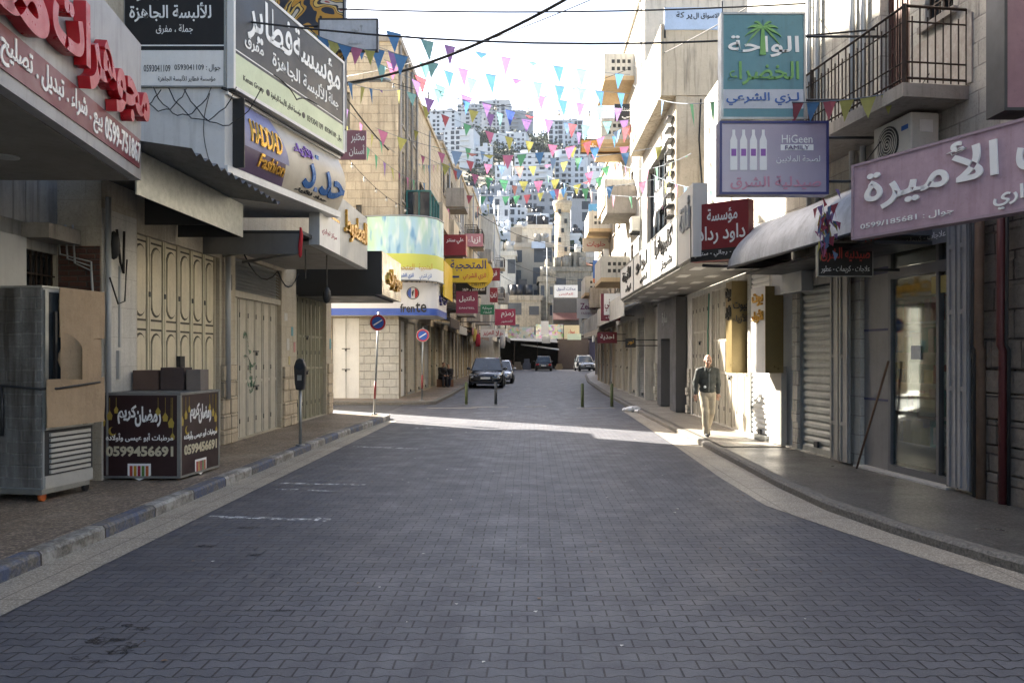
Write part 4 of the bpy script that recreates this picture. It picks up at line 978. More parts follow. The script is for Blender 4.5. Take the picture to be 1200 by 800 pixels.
for i, (a, b_, c, d, y, m_, lab) in enumerate([(595, 383, 626, 396, 94, M_GAUDY, 'long flowery sign board on the left stall roof'), (628, 380, 660, 397, 95.5, M_GAUDY, 'dense flowery display board in the middle of the stalls'), (661, 381, 679, 397, 95, mat('cream board', (.55,.48,.32), .6), 'square cream sign above the brown tarpaulin'), (665, 391, 681, 398, 94, mat('pale green board', (.45,.55,.45), .6), 'tilted pale green sign over the brown tarpaulin'), (634, 376, 643, 392, 93, M_WHITE, 'small white poster above the middle stall'), (635, 393, 645, 402, 93.5, M_GREYP, 'small grey box sign under the white poster')]):
    psign('sign_board', lab, a, b_, c, d, y, m_, [('سوق', .3, .7, .3, .7, M_REDL)] if i in (2,) else (), th=.12, cat='sign')
psign('shop_sign', 'white two-line street sign above the maroon tiled roof', 649.5, 334, 677, 348.5, 100, M_WHITE, [('محلات السوق', .1, .9, .5, .85, M_NAVY), ('للملابس', .2, .8, .15, .4, M_REDL)], th=.15)
T = thing('tiled_shed', 'shed with a faded maroon tiled lean-to roof above the stalls', 'shed', (4.5, 104, 3.8))
MB().box(XA(648, 104), XA(678, 104), 103.5, 107, 3.8, ZA(350, 104)).build('wall', M_DARK, T)
x0, x1 = XA(648, 103), XA(678, 103); b = MB(); k = 30; vv = []
for i in range(k*2+1):
    x = x0+(x1-x0)*i/(k*2); h = .06*math.cos(math.pi*i); vv += [(x, 102.3, ZA(375, 103)+h), (x, 106, ZA(348, 103)+h)]
b.add(vv, [(2*i, 2*i+2, 2*i+3, 2*i+1) for i in range(k*2)]).build('tiled_roof', mat('faded maroon tile', (.20,.10,.085), .8, 0, .4, 1), T)
def hill_block(name, label, px0, px1, py0, py1, m_, Y=None, depth=None, seed=0, rot=0, floors=None, cols=None, group='buildings on the hillside', balc=False, cat='building'):
    """a flat-roofed block set into the slope; windows are separate parts"""
    r = random.Random(seed)
    if Y is None:
        lo, hi = 112.0, 690.0
        for _ in range(40):
            mid_ = (lo+hi)/2; x = XA((px0+px1)/2, mid_)
            if hillz(x, mid_) < ZA(py1, mid_): lo = mid_
            else: hi = mid_
        Y = (lo+hi)/2
    x0, x1 = XA(px0, Y), XA(px1, Y); zt = ZA(py0, Y); zb = ZA(py1, Y)
    W = x1-x0; D = depth or max(8, min(22, W*.9)); a = rot
    T = thing(name, label, cat, ((x0+x1)/2, Y+D/2, zb-6), group)
    F = Fr((x0, Y, 0), (math.cos(a), math.sin(a)))
    MB().fb(F, 0, W, zb-6, zt, -D, 0).build('wall', m_, T)
    H = zt-zb; fl = floors or max(1, round(H/3.3)); cl = cols or max(2, min(9, round(W/3.6)))
    st = H/fl; cw = W/cl; ww, wh = min(1.9, cw*.55), min(1.9, st*.56)
    G = glassy('far dark window', (.015,.018,.024), .35)
    pr = MB().fb(F, -ww/2, ww/2, 0, wh, -.1, .04); pm = None
    F2_ = Fr((x0, Y, 0), (math.cos(a+math.pi/2), math.sin(a+math.pi/2)))
    n = 0; kind = [r.choice([.7, .8, 1.0, 1.0, 1.5, 0]) for _ in range(cl)]; hk = r.choice([.75, .9, 1.1])
    for j in range(fl):
        for i in range(cl):
            if r.random() < .08 or n > 85 or kind[i] == 0: continue
            u = cw*(i+.5)+(.08*cw if i % 2 else -.08*cw); v = zb+st*j+st*.32; n += 1
            q = F.p(u, v, 0)-ORG[T.name]
            if pm is None:
                pm = pr.build('window', G, T); pm.data.transform(Matrix.Translation(ORG[T.name]-F.o)); pm.location = q
            else:
                c = pm.copy(); COL.objects.link(c); c.location = q; c.scale = (kind[i]*r.uniform(.9, 1.1), 1, hk*r.uniform(.85, 1.1)*(1.3 if kind[i] > 1.4 else 1))
    sd_ = MB()                                   # the side turned to the morning sun
    for j in range(fl):
        for i in range(max(1, int(D/4))):
            d0 = (i+.3)*4
            if d0+1.4 < D: sd_.add([F.p(-.05, zb+st*j+st*.32, -d0), F.p(-.05, zb+st*j+st*.32, -d0-1.3), F.p(-.05, zb+st*j+st*.32+wh, -d0-1.3), F.p(-.05, zb+st*j+st*.32+wh, -d0)], [(0,1,2,3)])
    if sd_.v: sd_.build('side_window', G, T)
    if balc:
        for j in range(1, fl):
            u0 = W*.55 if balc == 1 else W*.2
            MB().fb(F, u0, u0+W*.3, zb+st*j-.2, zb+st*j+.95, .002, 1.3).build('balcony', m_, T)
    rf = MB()
    MB().fb(F, -.2, W+.2, zt, zt+.7, -D-.2, .15).build('roof', m_, T)
    for k in range(r.randint(1, 3)):
        u = r.uniform(.1, .8)*W; rf.fb(F, u, u+min(4, W*.25), zt+.7, zt+.7+r.uniform(1.2, 3), -D*.7, -D*.3)
    for k in range(3):
        u = r.uniform(.08, .9)*W; p_ = F.p(u, zt+.7, -1.5); rf.tube([p_, p_+Vector((0, 0, 1.5))], .55, 6)
    rf.build('roof_tank', M_DARK if r.random() < .4 else m_, T)
    return T
HW = [mat('pale hill wall', (.46,.475,.50), .85, 0, .25, .25, .2), mat('white hill wall', (.60,.62,.645), .85, 0, .2, .25, .15), mat('grey hill wall', (.30,.315,.34), .85, 0, .3, .25, .3), mat('sand hill wall', (.35,.31,.25), .85, 0, .3, .25, .3)]  # pale, white and grey walls tinted blue: distance haze put into the colour
NAMED = [
 ('white slab block at the left end of the crest', 500,534,131,160,1,0), ('narrow tall white block on the crest left of the tower block', 536,561,123,156,0,1), ('tallest tower block on the crest with stacked balconies', 561,597,119,158,0,2), ('wide terraced block with deep balconies right of the tallest tower', 590,625,130,162,2,2),
 ('low broad block on the slope just under the tallest tower', 573,617,158,178,1,0), ('lone square block on the crest right of the scrub', 643,683,142,176,1,0), ('small pale block on the right end of the crest', 703,731,148,172,2,0), ('big stepped white block on the left slope below the crest', 520,556,154,196,1,1),
 ('white house below the scrub patch, centre left', 556,577,173,198,1,0), ('large white apartment block in the middle of the slope', 603,647,181,223,1,1), ('white apartment block right of the middle, with balconies', 650,686,177,224,1,2), ('slim grey block behind the right apartment block', 682,697,181,208,2,0),
 ('pale flats on the lower left slope beside the rooftops', 552,581,230,258,2,0), ('small house between the two slope blocks', 580,599,195,218,1,0), ('grey house lower in the centre of the slope', 606,632,228,256,2,0), ('tall narrow block left of the minaret top', 632,650,230,268,2,0),
 ('dark-windowed tower block behind the minaret', 669,691,236,292,2,0), ('white cube house at centre below the grey house', 594,617,246,262,1,0), ('white house with roof tanks above the beige block', 608,647,263,292,1,0), ('slender pale block among aerials at the left foot of the hill', 579,597,232,282,0,0),
 ('long low house under the left stepped block', 505,530,182,206,1,0), ('grey block on the far left under the crest slab', 500,524,160,182,2,0), ('white villa left of the middle apartment block', 583,604,212,229,1,0), ('plain block on the right slope above the minaret', 690,716,196,222,1,0),
 ('row house low on the right slope beside the minaret', 688,712,228,258,2,0), ('sand-coloured house at the right foot of the hill', 694,722,262,294,3,0), ('small house beneath the lone square block', 652,676,166,176,2,0), ('pale house left of the minaret collar', 617,634,252,268,0,0)]
for i, (lab, a, b_, c, d, mi, bl) in enumerate(NAMED):
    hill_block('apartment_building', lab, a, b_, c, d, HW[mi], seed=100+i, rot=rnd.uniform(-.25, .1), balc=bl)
ordn = ['first','second','third','fourth','fifth','sixth','seventh','eighth','ninth','tenth','eleventh','twelfth']
for r_, (base, hgt, rn) in enumerate([(236, 13, 'upper'), (262, 15, 'middle'), (284, 17, 'lower'), (296, 17, 'lowest')]):
    x = 498 if r_ < 2 else 530; i = 0
    while x < 735 and i < 12:
        w_ = rnd.uniform(13, 22); h_ = hgt*rnd.uniform(.7, 1.3)
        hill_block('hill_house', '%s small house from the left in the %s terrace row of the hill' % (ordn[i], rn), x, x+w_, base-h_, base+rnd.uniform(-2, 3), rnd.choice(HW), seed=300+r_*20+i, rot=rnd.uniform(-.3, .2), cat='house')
        x += w_+rnd.choice([1, 2, 6, 16, 22] if r_ < 3 else [1, 2, 5]); i += 1
# houses stacked right behind the stalls
NEAR = [('beige four-storey house above the stalls, with wide dark windows', 592,648,290,392,3,118), ('white flat with a pale blue tarp panel on the beige house', 604,646,268,300,1,135), ('rough grey stone house right behind the left stalls', 595,634,352,402,2,108), ('narrow grey house with an iron balcony between stone house and minaret', 632,650,330,402,2,110), ('white house stepping down the left of the end houses', 582,604,300,390,1,112), ('low house with shuttered windows under the minaret', 648,692,318,352,2,116), ('pale house right of the minaret foot', 672,700,302,352,1,122)]
for i, (lab, a, b_, c, d, mi, Y) in enumerate(NEAR):
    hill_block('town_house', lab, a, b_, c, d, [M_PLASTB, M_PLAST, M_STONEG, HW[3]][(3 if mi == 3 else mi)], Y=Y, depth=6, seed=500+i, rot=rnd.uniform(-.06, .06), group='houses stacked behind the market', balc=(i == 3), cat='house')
tag(MB().box(XA(623,117), XA(639,117), 116.9, 117.2, ZA(291,117), ZA(283,117)).build('tarp_panel', mat('pale blue tarp', (.45,.52,.62), .6), loc=PX(631,291,117)), 'pale blue tarp hung on the front of the beige house', 'tarp')
x0, x1 = XA(668,121), XA(694,121)
T = thing('tiled_house', 'small house with an orange hipped tile roof right of the minaret', 'house', ((x0+x1)/2, 122, ZA(330,121)), None)
zz0, zz1 = ZA(312,121), ZA(303,121); MB().box(x0+.2, x1-.2, 120, 124, ZA(345,121), zz0).build('wall', M_STONEG, T)
MB().add([(x0,119.7,zz0),(x1,119.7,zz0),(x1,124.3,zz0),(x0,124.3,zz0),((x0+x1)/2,122,zz1)], [(0,1,4),(1,2,4),(2,3,4),(3,0,4),(3,2,1,0)]).build('tiled_roof', mat('orange roof tile', (.36,.17,.09), .8, 0, .3, 1), T)
# minaret
Y = 128; cx = XA(659, Y); mpx = Y/FPX
T = thing('minaret', 'round pale stone minaret rising behind the market', 'minaret', (cx, Y, 4))
def ring(r, z, k=24): return [(cx+r*math.cos(2*math.pi*i/k), Y+r*math.sin(2*math.pi*i/k), z) for i in range(k)]
M_MIN = stone('minaret stone', (.60,.51,.37), (.52,.43,.31), (.22,.18,.13), .9, .45, grime=.5)
MB().loft([ring(9.3*mpx, 4), ring(9.0*mpx, ZA(300,Y)), ring(8.6*mpx, ZA(250,Y))]).build('shaft', M_MIN, T)
MB().loft([ring(8.7*mpx, ZA(250,Y)), ring(9.3*mpx, ZA(247,Y)), ring(10.0*mpx, ZA(245,Y)), ring(10.2*mpx, ZA(243,Y)), ring(11.2*mpx, ZA(240.5,Y)), ring(11.4*mpx, ZA(236.5,Y)), ring(10.6*mpx, ZA(236.4,Y))]).build('gallery', M_MIN, T)
MB().loft([ring(5.4*mpx, ZA(238,Y)), ring(5.2*mpx, ZA(229,Y)), ring(6*mpx, ZA(228.4,Y)), ring(6*mpx, ZA(227.4,Y)), ring(4.8*mpx, ZA(226,Y)), ring(3*mpx, ZA(222.5,Y)), ring(.4*mpx, ZA(220,Y))]).build('lantern', M_MIN, T)
MB().tube([(cx,Y,ZA(221,Y)), (cx,Y,ZA(214,Y))], .1, 6).ell((cx,Y,ZA(216.5,Y)), (.3,.3,.35), 8, 6).build('finial', M_DARK, T)
sl_ = MB()
for k in range(7): z = ZA(318-11*k, Y); sl_.box(cx-.22+.5*(k % 3-1), cx+.22+.5*(k % 3-1), Y-9.2*mpx-.05, Y-8*mpx, z, z+.7)
sl_.build('slit_window', M_INK, T)
# scrub and trees on the hillside
def leaf_mat(name, c):
    m, t, p = newmat(name); geo = N(t, 'ShaderNodeNewGeometry').outputs['Position']
    n1 = noisen(t, geo, .15, 3); col = mix(t, ramp(t, n1, .35, .65), c, tuple(x*1.9 for x in c)); L(t, col, p.inputs['Base Color']); p.inputs['Roughness'].default_value = .8; return m
lf = MB()
def scrub(px, py, s, n):
    lo, hi = 150.0, 690.0
    for _ in range(30):
        md = (lo+hi)/2
        if hillz(XA(px, md), md) < ZA(py, md): lo = md
        else: hi = md
    c = Vector((XA(px, lo), lo, hillz(XA(px, lo), lo)))
    for _ in range(n):
        d = Vector((rnd.gauss(0, 1), rnd.gauss(0, 1), abs(rnd.gauss(0, .75))))*s*.5; q = c+d; a = rnd.uniform(.4, .95)
        u = Vector((rnd.uniform(-1,1), rnd.uniform(-1,1), rnd.uniform(-1,1))).normalized()*a; v = u.cross(Vector((rnd.uniform(-1,1), rnd.uniform(-1,1), rnd.uniform(-1,1)))).normalized()*a
        lf.add([q-u-v, q+u-v*.6, q+u*.7+v, q-u*.8+v], [(0,1,2,3)])
for _ in range(190): scrub(rnd.uniform(545, 650), rnd.gauss(170, 10), rnd.uniform(4, 9), 55)
for _ in range(50): scrub(rnd.uniform(640, 720), rnd.gauss(176, 5), rnd.uniform(3, 8), 50)
for _ in range(260): scrub(rnd.uniform(500, 730), rnd.uniform(190, 300), rnd.uniform(2, 6), 40)
o = lf.build('hillside_scrub', leaf_mat('hillside leaves', (.018,.027,.013))); o['kind'] = 'stuff'; o['label'] = 'dark green scrub and trees between the hillside buildings'; o['category'] = 'scrub'
# ================================================================== RIGHT SIDE
_d = Vector((-.145, 1)).normalized()
P0 = Vector((5.5, 9.8)); PE = P0+_d*(16.6-9.8)/_d.y            # far end of the oblique front
FRR = Fr((PE.x, PE.y, 0), (-_d.x, -_d.y))                      # as seen from the street: left end is the far one
URY = lambda y: (PE.y-y)/_d.y
WR = URY(-6)
T = thing('pharmacy_building', 'dirty white stone building with the rusty balcony, nearest on the right', 'building', (9, 8, 0))
B_RIGHT = T; F = FRR
u = lambda px: F.U(px)
dw = (URY(17.6) if False else .12, u(935)-.0, .15, 3.4)
h_white = (.10, u(903), .15, 3.5); h_nic = (u(904.5), u(931), .15, 3.3); h_roll = (u(936), u(975), .14, 3.05); h_shop = (u(1008), u(1117), .14, 3.75)
bdoor = (u(1031), u(1066), 5.25, 7.9); bwin = (u(1084), u(1117), 6.3, 7.8)
holes = [h_white, h_nic, h_roll, h_shop, bdoor, bwin, (.6, 1.5, 6.2, 7.8), (u(1165)+1, u(1165)+2.2, 6.2, 7.8)]
M_STR = stone('whitewashed stone', (.52,.50,.44), (.44,.42,.37), (.33,.31,.28), .6, .3, grime=.55)
M_STRD = stone('dark sooty stone', (.22,.19,.16), (.15,.13,.11), (.06,.05,.045), .5, .34, bmp=1.2, grime=.5)
b = MB(); facade(F, WR, -.5, 9.9, holes, b, .25)
b.fb(F, 0, WR, 3.8, 9.9, -7, -.3).fb(F, h_shop[1]+.95, WR, -.5, 3.79, -7, -.3).fb(F, 0, h_shop[0]-3.7, -.5, 3.79, -7, -.3)
b.build('wall', M_STR, T)
MB().fb(F, u(1146), WR, .1, 3.9, .003, .02).build('sooty_stone_base', M_STRD, T)
b = MB(); z = .1
while z < 3.8:
    h_ = rnd.uniform(.26, .36); x = u(1147)
    while x < u(1147)+3.2:
        l_ = rnd.uniform(.3, .6); b.prism(F, [(x+.01, z+.01), (x+l_-.01, z+.01), (x+l_-.01, z+h_-.01), (x+.01, z+h_-.01)], .0, rnd.uniform(.05, .1) if z < 1.7 else rnd.uniform(.02, .04)); x += l_
    z += h_
b.build('rock_faced_stonework', M_STRD, T, bevel=.035)
for q in holes[5:]: window(T, F, *q, bars=6)
o = folding(T, F, *bdoor, -.15, mat('brown iron door', (.10,.045,.035), .6, .2, .3), 3, (.4,), 2, 'balcony_door', False)
roller(T, F, h_white[0], h_white[1], .15, 3.5, -.05, mat('white enamel shutter', (.74,.73,.70), .4, 0, .1, 2), pitch=.1)
roller(T, F, h_roll[0], h_roll[1], .14, 3.05, -.08, mat('grey-green roller', (.30,.31,.29), .45, .3, .25, 3, .25), pitch=.13)
MB().fb(F, u(917), u(953), 2.95, 3.42, .003, .22).build('shutter_box', M_GREYP, T)
MB().fb(F, h_nic[0], h_nic[1], .15, 3.3, -.24, -.15).build('niche_panel', M_WHITE, T)
b = MB(); z = .15
while z < 3.2:
    e = rnd.uniform(.18, .3); b.prism(F, [(u(931)+rnd.uniform(-.03,.0), z), (u(936)+.0, z), (u(936), z+e-.01), (u(931)+rnd.uniform(-.05,.0), z+e-.01)], -.02, rnd.uniform(.02, .05)); z += e
b.build('broken_pier', M_STONEP, T)
MB().fb(F, u(905), u(919), .15, 1.62, -.05, .06).build('boxed_pier', mat('grimy door jamb', (.33,.31,.27), .6, 0, .3), T)
# metal-clad pier and door leaves
folding(T, F, u(981), u(1003), .14, 3.5, .12, mat('sheet metal door', (.33,.32,.30), .5, .4, .35, 3, .35), 2, (.18,.5), 0, 'door_leaf', False)
# shop front of the pharmacy: side panel, glazed window, door frame, room behind
S0, S1 = h_shop[0], h_shop[1]; sg = S0+(S1-S0)*.30
M_ALU = mat('aluminium frame', (.13,.135,.15), .4, .5, .15)
MB().fb(F, S0+.02, sg, .14, 3.75, -.12, -.06).build('side_panel', mat('dim grey panel', (.17,.17,.18), .4, .1, .3, 2, .2), T)
b = MB()
for z in (1.15, 2.2, 3.05): b.fb(F, S0+.02, sg, z, z+(.10 if z > 3 else .035), -.058, -.052)
b.build('blue_stripe', mat('dark blue stripe', (.02,.025,.09), .5), T)
ff = MB().fb(F, sg, S1, .14, .24, -.14, -.05).fb(F, sg, S1, 2.95, 3.1, -.14, -.05).fb(F, sg, S1, 3.7, 3.75, -.14, -.05)
for x in (sg, sg+(S1-sg)*.72, S1-.06): ff.fb(F, x, x+.06, .24, 3.7, -.13, -.055)
ff.build('shop_window_frame', M_ALU, T)
CG = clear_glass('shop glass')
MB().fb(F, sg+.06, S1-.06, .24, 3.7, -.105, -.095).build('shop_window_pane', CG, T)
MB().fb(F, S0, S1+.02, .06, .139, -.28, .12).build('sill_step', mat('worn white step', (.45,.44,.42), .7, 0, .5, 8), T)
rm = MB(); D = 2.6; z0, z1 = .1, 3.78; e0, e1 = S0-3.6, S1+.9
rm.quad(F.p(e0, z0, -D), F.p(e1, z0, -D), F.p(e1, z1, -D), F.p(e0, z1, -D)); rm.quad(F.p(e0, z0, -.31), F.p(e1, z0, -.31), F.p(e1, z0, -D), F.p(e0, z0, -D))
rm.quad(F.p(e0, z0, -.31), F.p(e0, z1, -.31), F.p(e0, z1, -D), F.p(e0, z0, -D)); rm.quad(F.p(e1, z0, -.31), F.p(e1, z1, -.31), F.p(e1, z1, -D), F.p(e1, z0, -D))
rm.build('shop_interior', mat('dim shop interior', (.24,.24,.24), .7), T)
# shelves with packaged stock
T2 = thing('display_shelves', 'shelves behind the pharmacy window', 'shelves', F.p((sg+S1)/2, .12, -.65))
shb = MB()
for z in (.5, .95, 1.4, 1.85, 2.3, 2.75): shb.fb(F, sg-2.6, S1+.3, z, z+.025, -.85, -.45)
shb.fb(F, sg-2.6, S1+.3, .12, 2.95, -.9, -.85); shb.build('shelf', M_WHITE, T2)
pc = [mat('pack %d' % i, c, .5) for i, c in enumerate([(.6,.6,.58),(.1,.25,.5),(.5,.08,.08),(.1,.35,.3),(.6,.5,.15),(.55,.35,.4),(.25,.4,.2),(.7,.68,.66)])]
for z in (.525, .975, 1.425, 1.875, 2.325):
    x = sg-2.5
    while x < S1+.25:
        w_ = rnd.uniform(.09, .2); h_ = rnd.uniform(.18, .38)
        tag(MB().fb(F, x, x+w_, z+.001, z+h_, -.68, -.48).build('product_box', rnd.choice(pc), loc=F.p(x, z, -.48)), 'small packaged product on the shelves behind the pharmacy window', 'package', 'packages on the pharmacy shelves'); x += w_+rnd.uniform(.01, .05)
def poster(name, lab, px0, py0, px1, py1, n, m, cat='picture', border=None):
    a, b_ = F.U(px0), F.U(px1); y = F.Y((a+b_)/2); z1_, z0_ = ZA(py0, y), ZA(py1, y)
    T = thing(name, lab, cat, F.p((a+b_)/2, z0_, n))
    MB().fb(F, a, b_, z0_, z1_, n-.012, n).build('sheet', m, T)
    if border: 
        g = MB(); t = .035; g.fb(F, a-t, a, z0_-t, z1_+t, n-.014, n+.012).fb(F, b_, b_+t, z0_-t, z1_+t, n-.014, n+.012).fb(F, a, b_, z0_-t, z0_, n-.014, n+.012).fb(F, a, b_, z1_, z1_+t, n-.014, n+.012); g.build('frame', border, T)
    return T
poster('notice', 'small white notice stuck on the pharmacy glass', 1061, 405, 1072, 421, -.08, M_WHITE, 'notice')
poster('picture_frame', 'framed pale picture hanging inside the pharmacy window', 1058, 468, 1077, 488, -.25, mat('pale picture', (.45,.42,.33), .6, 0, .6, 12), border=M_WOOD)
poster('picture_frame', 'lower framed picture standing behind the pharmacy glass', 1073, 506, 1098, 520, -.3, mat('grey picture', (.4,.42,.42), .6, 0, .6, 12), border=M_WHITE)
poster('sticker', 'blue-white poster in the right corner of the pharmacy glass', 1105, 470, 1115, 545, -.08, mat('blue poster', (.12,.2,.28), .6, 0, .6, 9), 'poster')
poster('sticker', 'yellow and pink poster above the pharmacy window bar', 1085, 323, 1106, 343, -.08, mat('yellow poster', (.45,.36,.12), .6, 0, .6, 9), 'poster')
# leaning wooden trestle in front of the glass
k_ = F.U(1041)
tag(MB().tube([F.p(F.U(1018), .115, .20), F.p(k_, 1.75, .0)], .016, 6).build('wooden_pole', M_WOOD, loc=F.p(F.U(1018), .115, .2)), 'thin brown wooden pole leaning against the pharmacy window', 'pole')
# open door leaf standing out over the pavement, pipes on the wall
T2 = T
pv = F.p(u(1119)+.05, 0, .02); pl = Fr((pv.x-.62, pv.y+.30, 0), (.62, -.36))
folding(T, F, u(1118), u(1144), .16, 3.75, .10, mat('grey steel door', (.36,.36,.37), .5, .4, .35, 3, .35), 2, (.35,.62,.85), 0, 'open_door_leaf', False)
for i, (px, r_, m_) in enumerate([(1160, .055, mat('rusty cast pipe', (.16,.10,.065), .75, .2, .6, 6)), (1153, .03, M_DARK), (1186, .05, mat('dark red pipe', (.10,.02,.02), .5)), (1193, .02, M_CABLE)]):
    MB().tube([F.p(u(px), .12, .12), F.p(u(px), 1.9, .12), F.p(u(px), 1.95, .15), F.p(u(px), 4.4, .13)], r_, 8).build('drain_pipe', m_, T)
for i, px in enumerate((952, 962, 1003, 1016)): MB().tube([F.p(u(px), 4.0, .07), F.p(u(px), 9.8, .07)], .045, 6).build('drain_pipe', M_GREYP, T)
# balcony
bal = balcony(T, F, URY(14.6), URY(9.95), 5.2, .90, M_CONC, 'bars', .96, .17)
MB().fb(F, u(1072), u(1140), 5.23, 6.1, .003, .02).build('stained_render', mat('rust-stained render', (.45,.42,.37), .85, 0, .9, 2.2, .3, dark=(.10,.04,.02)), T)
MB().fb(F, -.05, WR, 9.9, 10.3, -7, .12).build('parapet', M_CONC, T)
# air conditioner
ya = 10.35; ua = URY(ya)
T = thing('air_conditioner', 'white outdoor air conditioner unit under the balcony', 'air conditioner', F.p(ua-.3, 4.35, .3))
M_ACW = mat('off-white enamel', (.55,.54,.49), .45)
MB().fb(F, ua-.85, ua, 4.38, 4.98, .12, .52).build('casing', M_ACW, T, bevel=.02)
c0 = ua-.5; MB().disc(F, c0, 4.68, .24, .521, .535, 24).build('fan_recess', M_INK, T)
g = MB()
for k in range(6): ringp(g, F, c0, 4.68, .04*k+.01, .04*k+.018, .535, .545, 20)
g.build('fan_grille', M_ACW, T)
FAC = Fr(F.p(ua+.002, 0, .52), (-F.n.x, -F.n.y)); MB().fb(FAC, .12, .3, 4.72, 4.88, .0, .012).build('handle_plate', M_WHITE, T)
MB().fb(F, ua-.2, ua-.06, 4.78, 4.84, .521, .526).build('blue_badge', M_BLUE, T)
MB().fb(F, ua-.8, ua-.74, 4.3, 4.375, .003, .5).fb(F, ua-.12, ua-.06, 4.3, 4.375, .003, .5).build('bracket', M_DARK, T)
# big faded sign, slanted towards us
FP = Fr((3.83, 9.5, 0), (.42, -.93)); 
T = sign('shop_sign', 'large faded pink sign with grey-white lettering above the pharmacy, nearest right', FP, 0, 3.4, 3.21, 4.10, M_PINKF,
     [('الأميرة', .06, .545, .33, .93, M_LETTER, .02), ('ت', .60, .74, .42, .80, M_LETTER, .02), ('الحواري', .53, .73, .06, .30, M_LETTER, .015), ('ل', .76, .80, .1, .33, M_LETTER), ('جوال : 0599/185681', .04, .40, .10, .19, M_LETTER, .008)], th=.16, rim=mat('mauve rim', (.34,.25,.29), .5, 0, .4), rimw=.03)
g = MB().tube([FP.p(.3, 3.7, -.16), F.p(F.U(1010), 3.7, .0)], .025, 5).tube([FP.p(2.2, 3.9, -.16), (5.75, 8.2, 3.9)], .025, 5); g.build('bracket', M_DARK, T)
Y8 = 7.75; FK8 = FC(0, Y8)
T = sign('shop_sign', 'dusty mauve sign with yellow lettering at the upper right edge', FK8, XA(1176, Y8), 6.6, ZA(130, Y8), 7.2, mat('dusty mauve face', (.26,.14,.16), .6, 0, .4, 2, .3), [('العروس', .32, .9, .36, .66, mat('mustard letters', (.5,.3,.04), .5)), ('ة', .05, .22, .42, .74, mat('mustard letters', (0,0,0)))], th=.3, rim=M_DARK, rimw=.03)
# black pharmacy sign and wider one behind it
psign('shop_sign', 'small black sign with red and white lettering under the pink sign', 958, 284, 1023, 324, 11.2, M_INK, [('صيدلية الشرق', .06, .94, .42, .86, mat('red letter paint', (.5,.06,.05), .5)), ('علاجات - كريمات - عطور', .06, .94, .1, .32, M_LETTER)], th=.08, rim=M_STEEL, rimw=.012, bracket=5.2)
sign('shop_sign', 'dark fascia sign with red lettering directly over the pharmacy glass', FRR, S0+.05, S1+.15, 3.30, 3.74, mat('dim fascia', (.17,.17,.18), .5, 0, .3), [('صيدلية الشرق', .1, .75, .45, .95, mat('red letter paint', (0,0,0))), ('علاجات - كريمات - عطور - مواد تجميل', .06, .92, .12, .36, M_LETTER)], th=.05, n0=.08)
# barrel awning
T = thing('awning', 'dirty white barrel awning with dark inside, over the roller shutter', 'awning', F.p(URY(12.5), 3.4, .7))
ab = MB(); k = 10; pr = [(.02+1.22*math.sin(math.pi/2*i/k), 3.42+.92*math.cos(math.pi/2*i/k)) for i in range(k+1)]
a0, a1 = URY(14.62), URY(10.55); vv = []
segs = 12
for j in range(segs+1):
    for n, z in pr: vv.append(F.p(a0+(a1-a0)*j/segs, z+.008*math.sin(j*2.4), n))
kk = len(pr); ab.add(vv, [(j*kk+i, j*kk+i+1, (j+1)*kk+i+1, (j+1)*kk+i) for j in range(segs) for i in range(kk-1)], True)
ab.build('canvas', mat('dirty white canvas', (.56,.57,.59), .6, 0, .6, 2.2, .5), T)
for a in (a0, a1): MB().prism(F, [(a, 3.46)], 0, .01) if False else None
b = MB()
for a in (a0, a1):
    ring_ = [F.p(a, z, n) for n, z in pr]+[F.p(a, 3.42, .02)]; b.add(ring_, [list(range(len(ring_)))])
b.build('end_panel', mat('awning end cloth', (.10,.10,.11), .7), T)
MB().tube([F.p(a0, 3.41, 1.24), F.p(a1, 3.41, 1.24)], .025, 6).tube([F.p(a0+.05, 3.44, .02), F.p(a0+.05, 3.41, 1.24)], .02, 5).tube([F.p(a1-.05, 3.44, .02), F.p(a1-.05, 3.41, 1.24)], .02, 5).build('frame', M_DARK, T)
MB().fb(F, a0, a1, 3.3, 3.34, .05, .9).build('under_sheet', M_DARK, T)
# bunch of gathered pennants on the awning end
T = thing('pennant_bundle', 'tangled bundle of gathered pennants hanging on the awning end', 'bunting', PX(968, 250, 11.0))
for i in range(60):
    c = PX(968+rnd.gauss(0, 8), 262+rnd.gauss(0, 14)-rnd.random()*4, 10.4+rnd.uniform(-.05, .1)); a = Vector((rnd.uniform(-.05,.05), rnd.uniform(-.05,.05), rnd.uniform(-.06,.06))); b2 = Vector((rnd.uniform(-.05,.05), rnd.uniform(-.05,.05), -rnd.uniform(.08,.16)))
    MB().add([c-a, c+a, c+b2], [(0,1,2)]).build('pennant', cloth('pennant '+rnd.choice(['pink','red','lilac','blue','yellow']), rnd.choice([(.5,.12,.25)])) if False else cloth('bundle %d' % (i % 5), [(.38,.10,.2),(.28,.05,.07),(.22,.15,.32),(.12,.2,.34),(.35,.32,.08)][i % 5], .3), T)
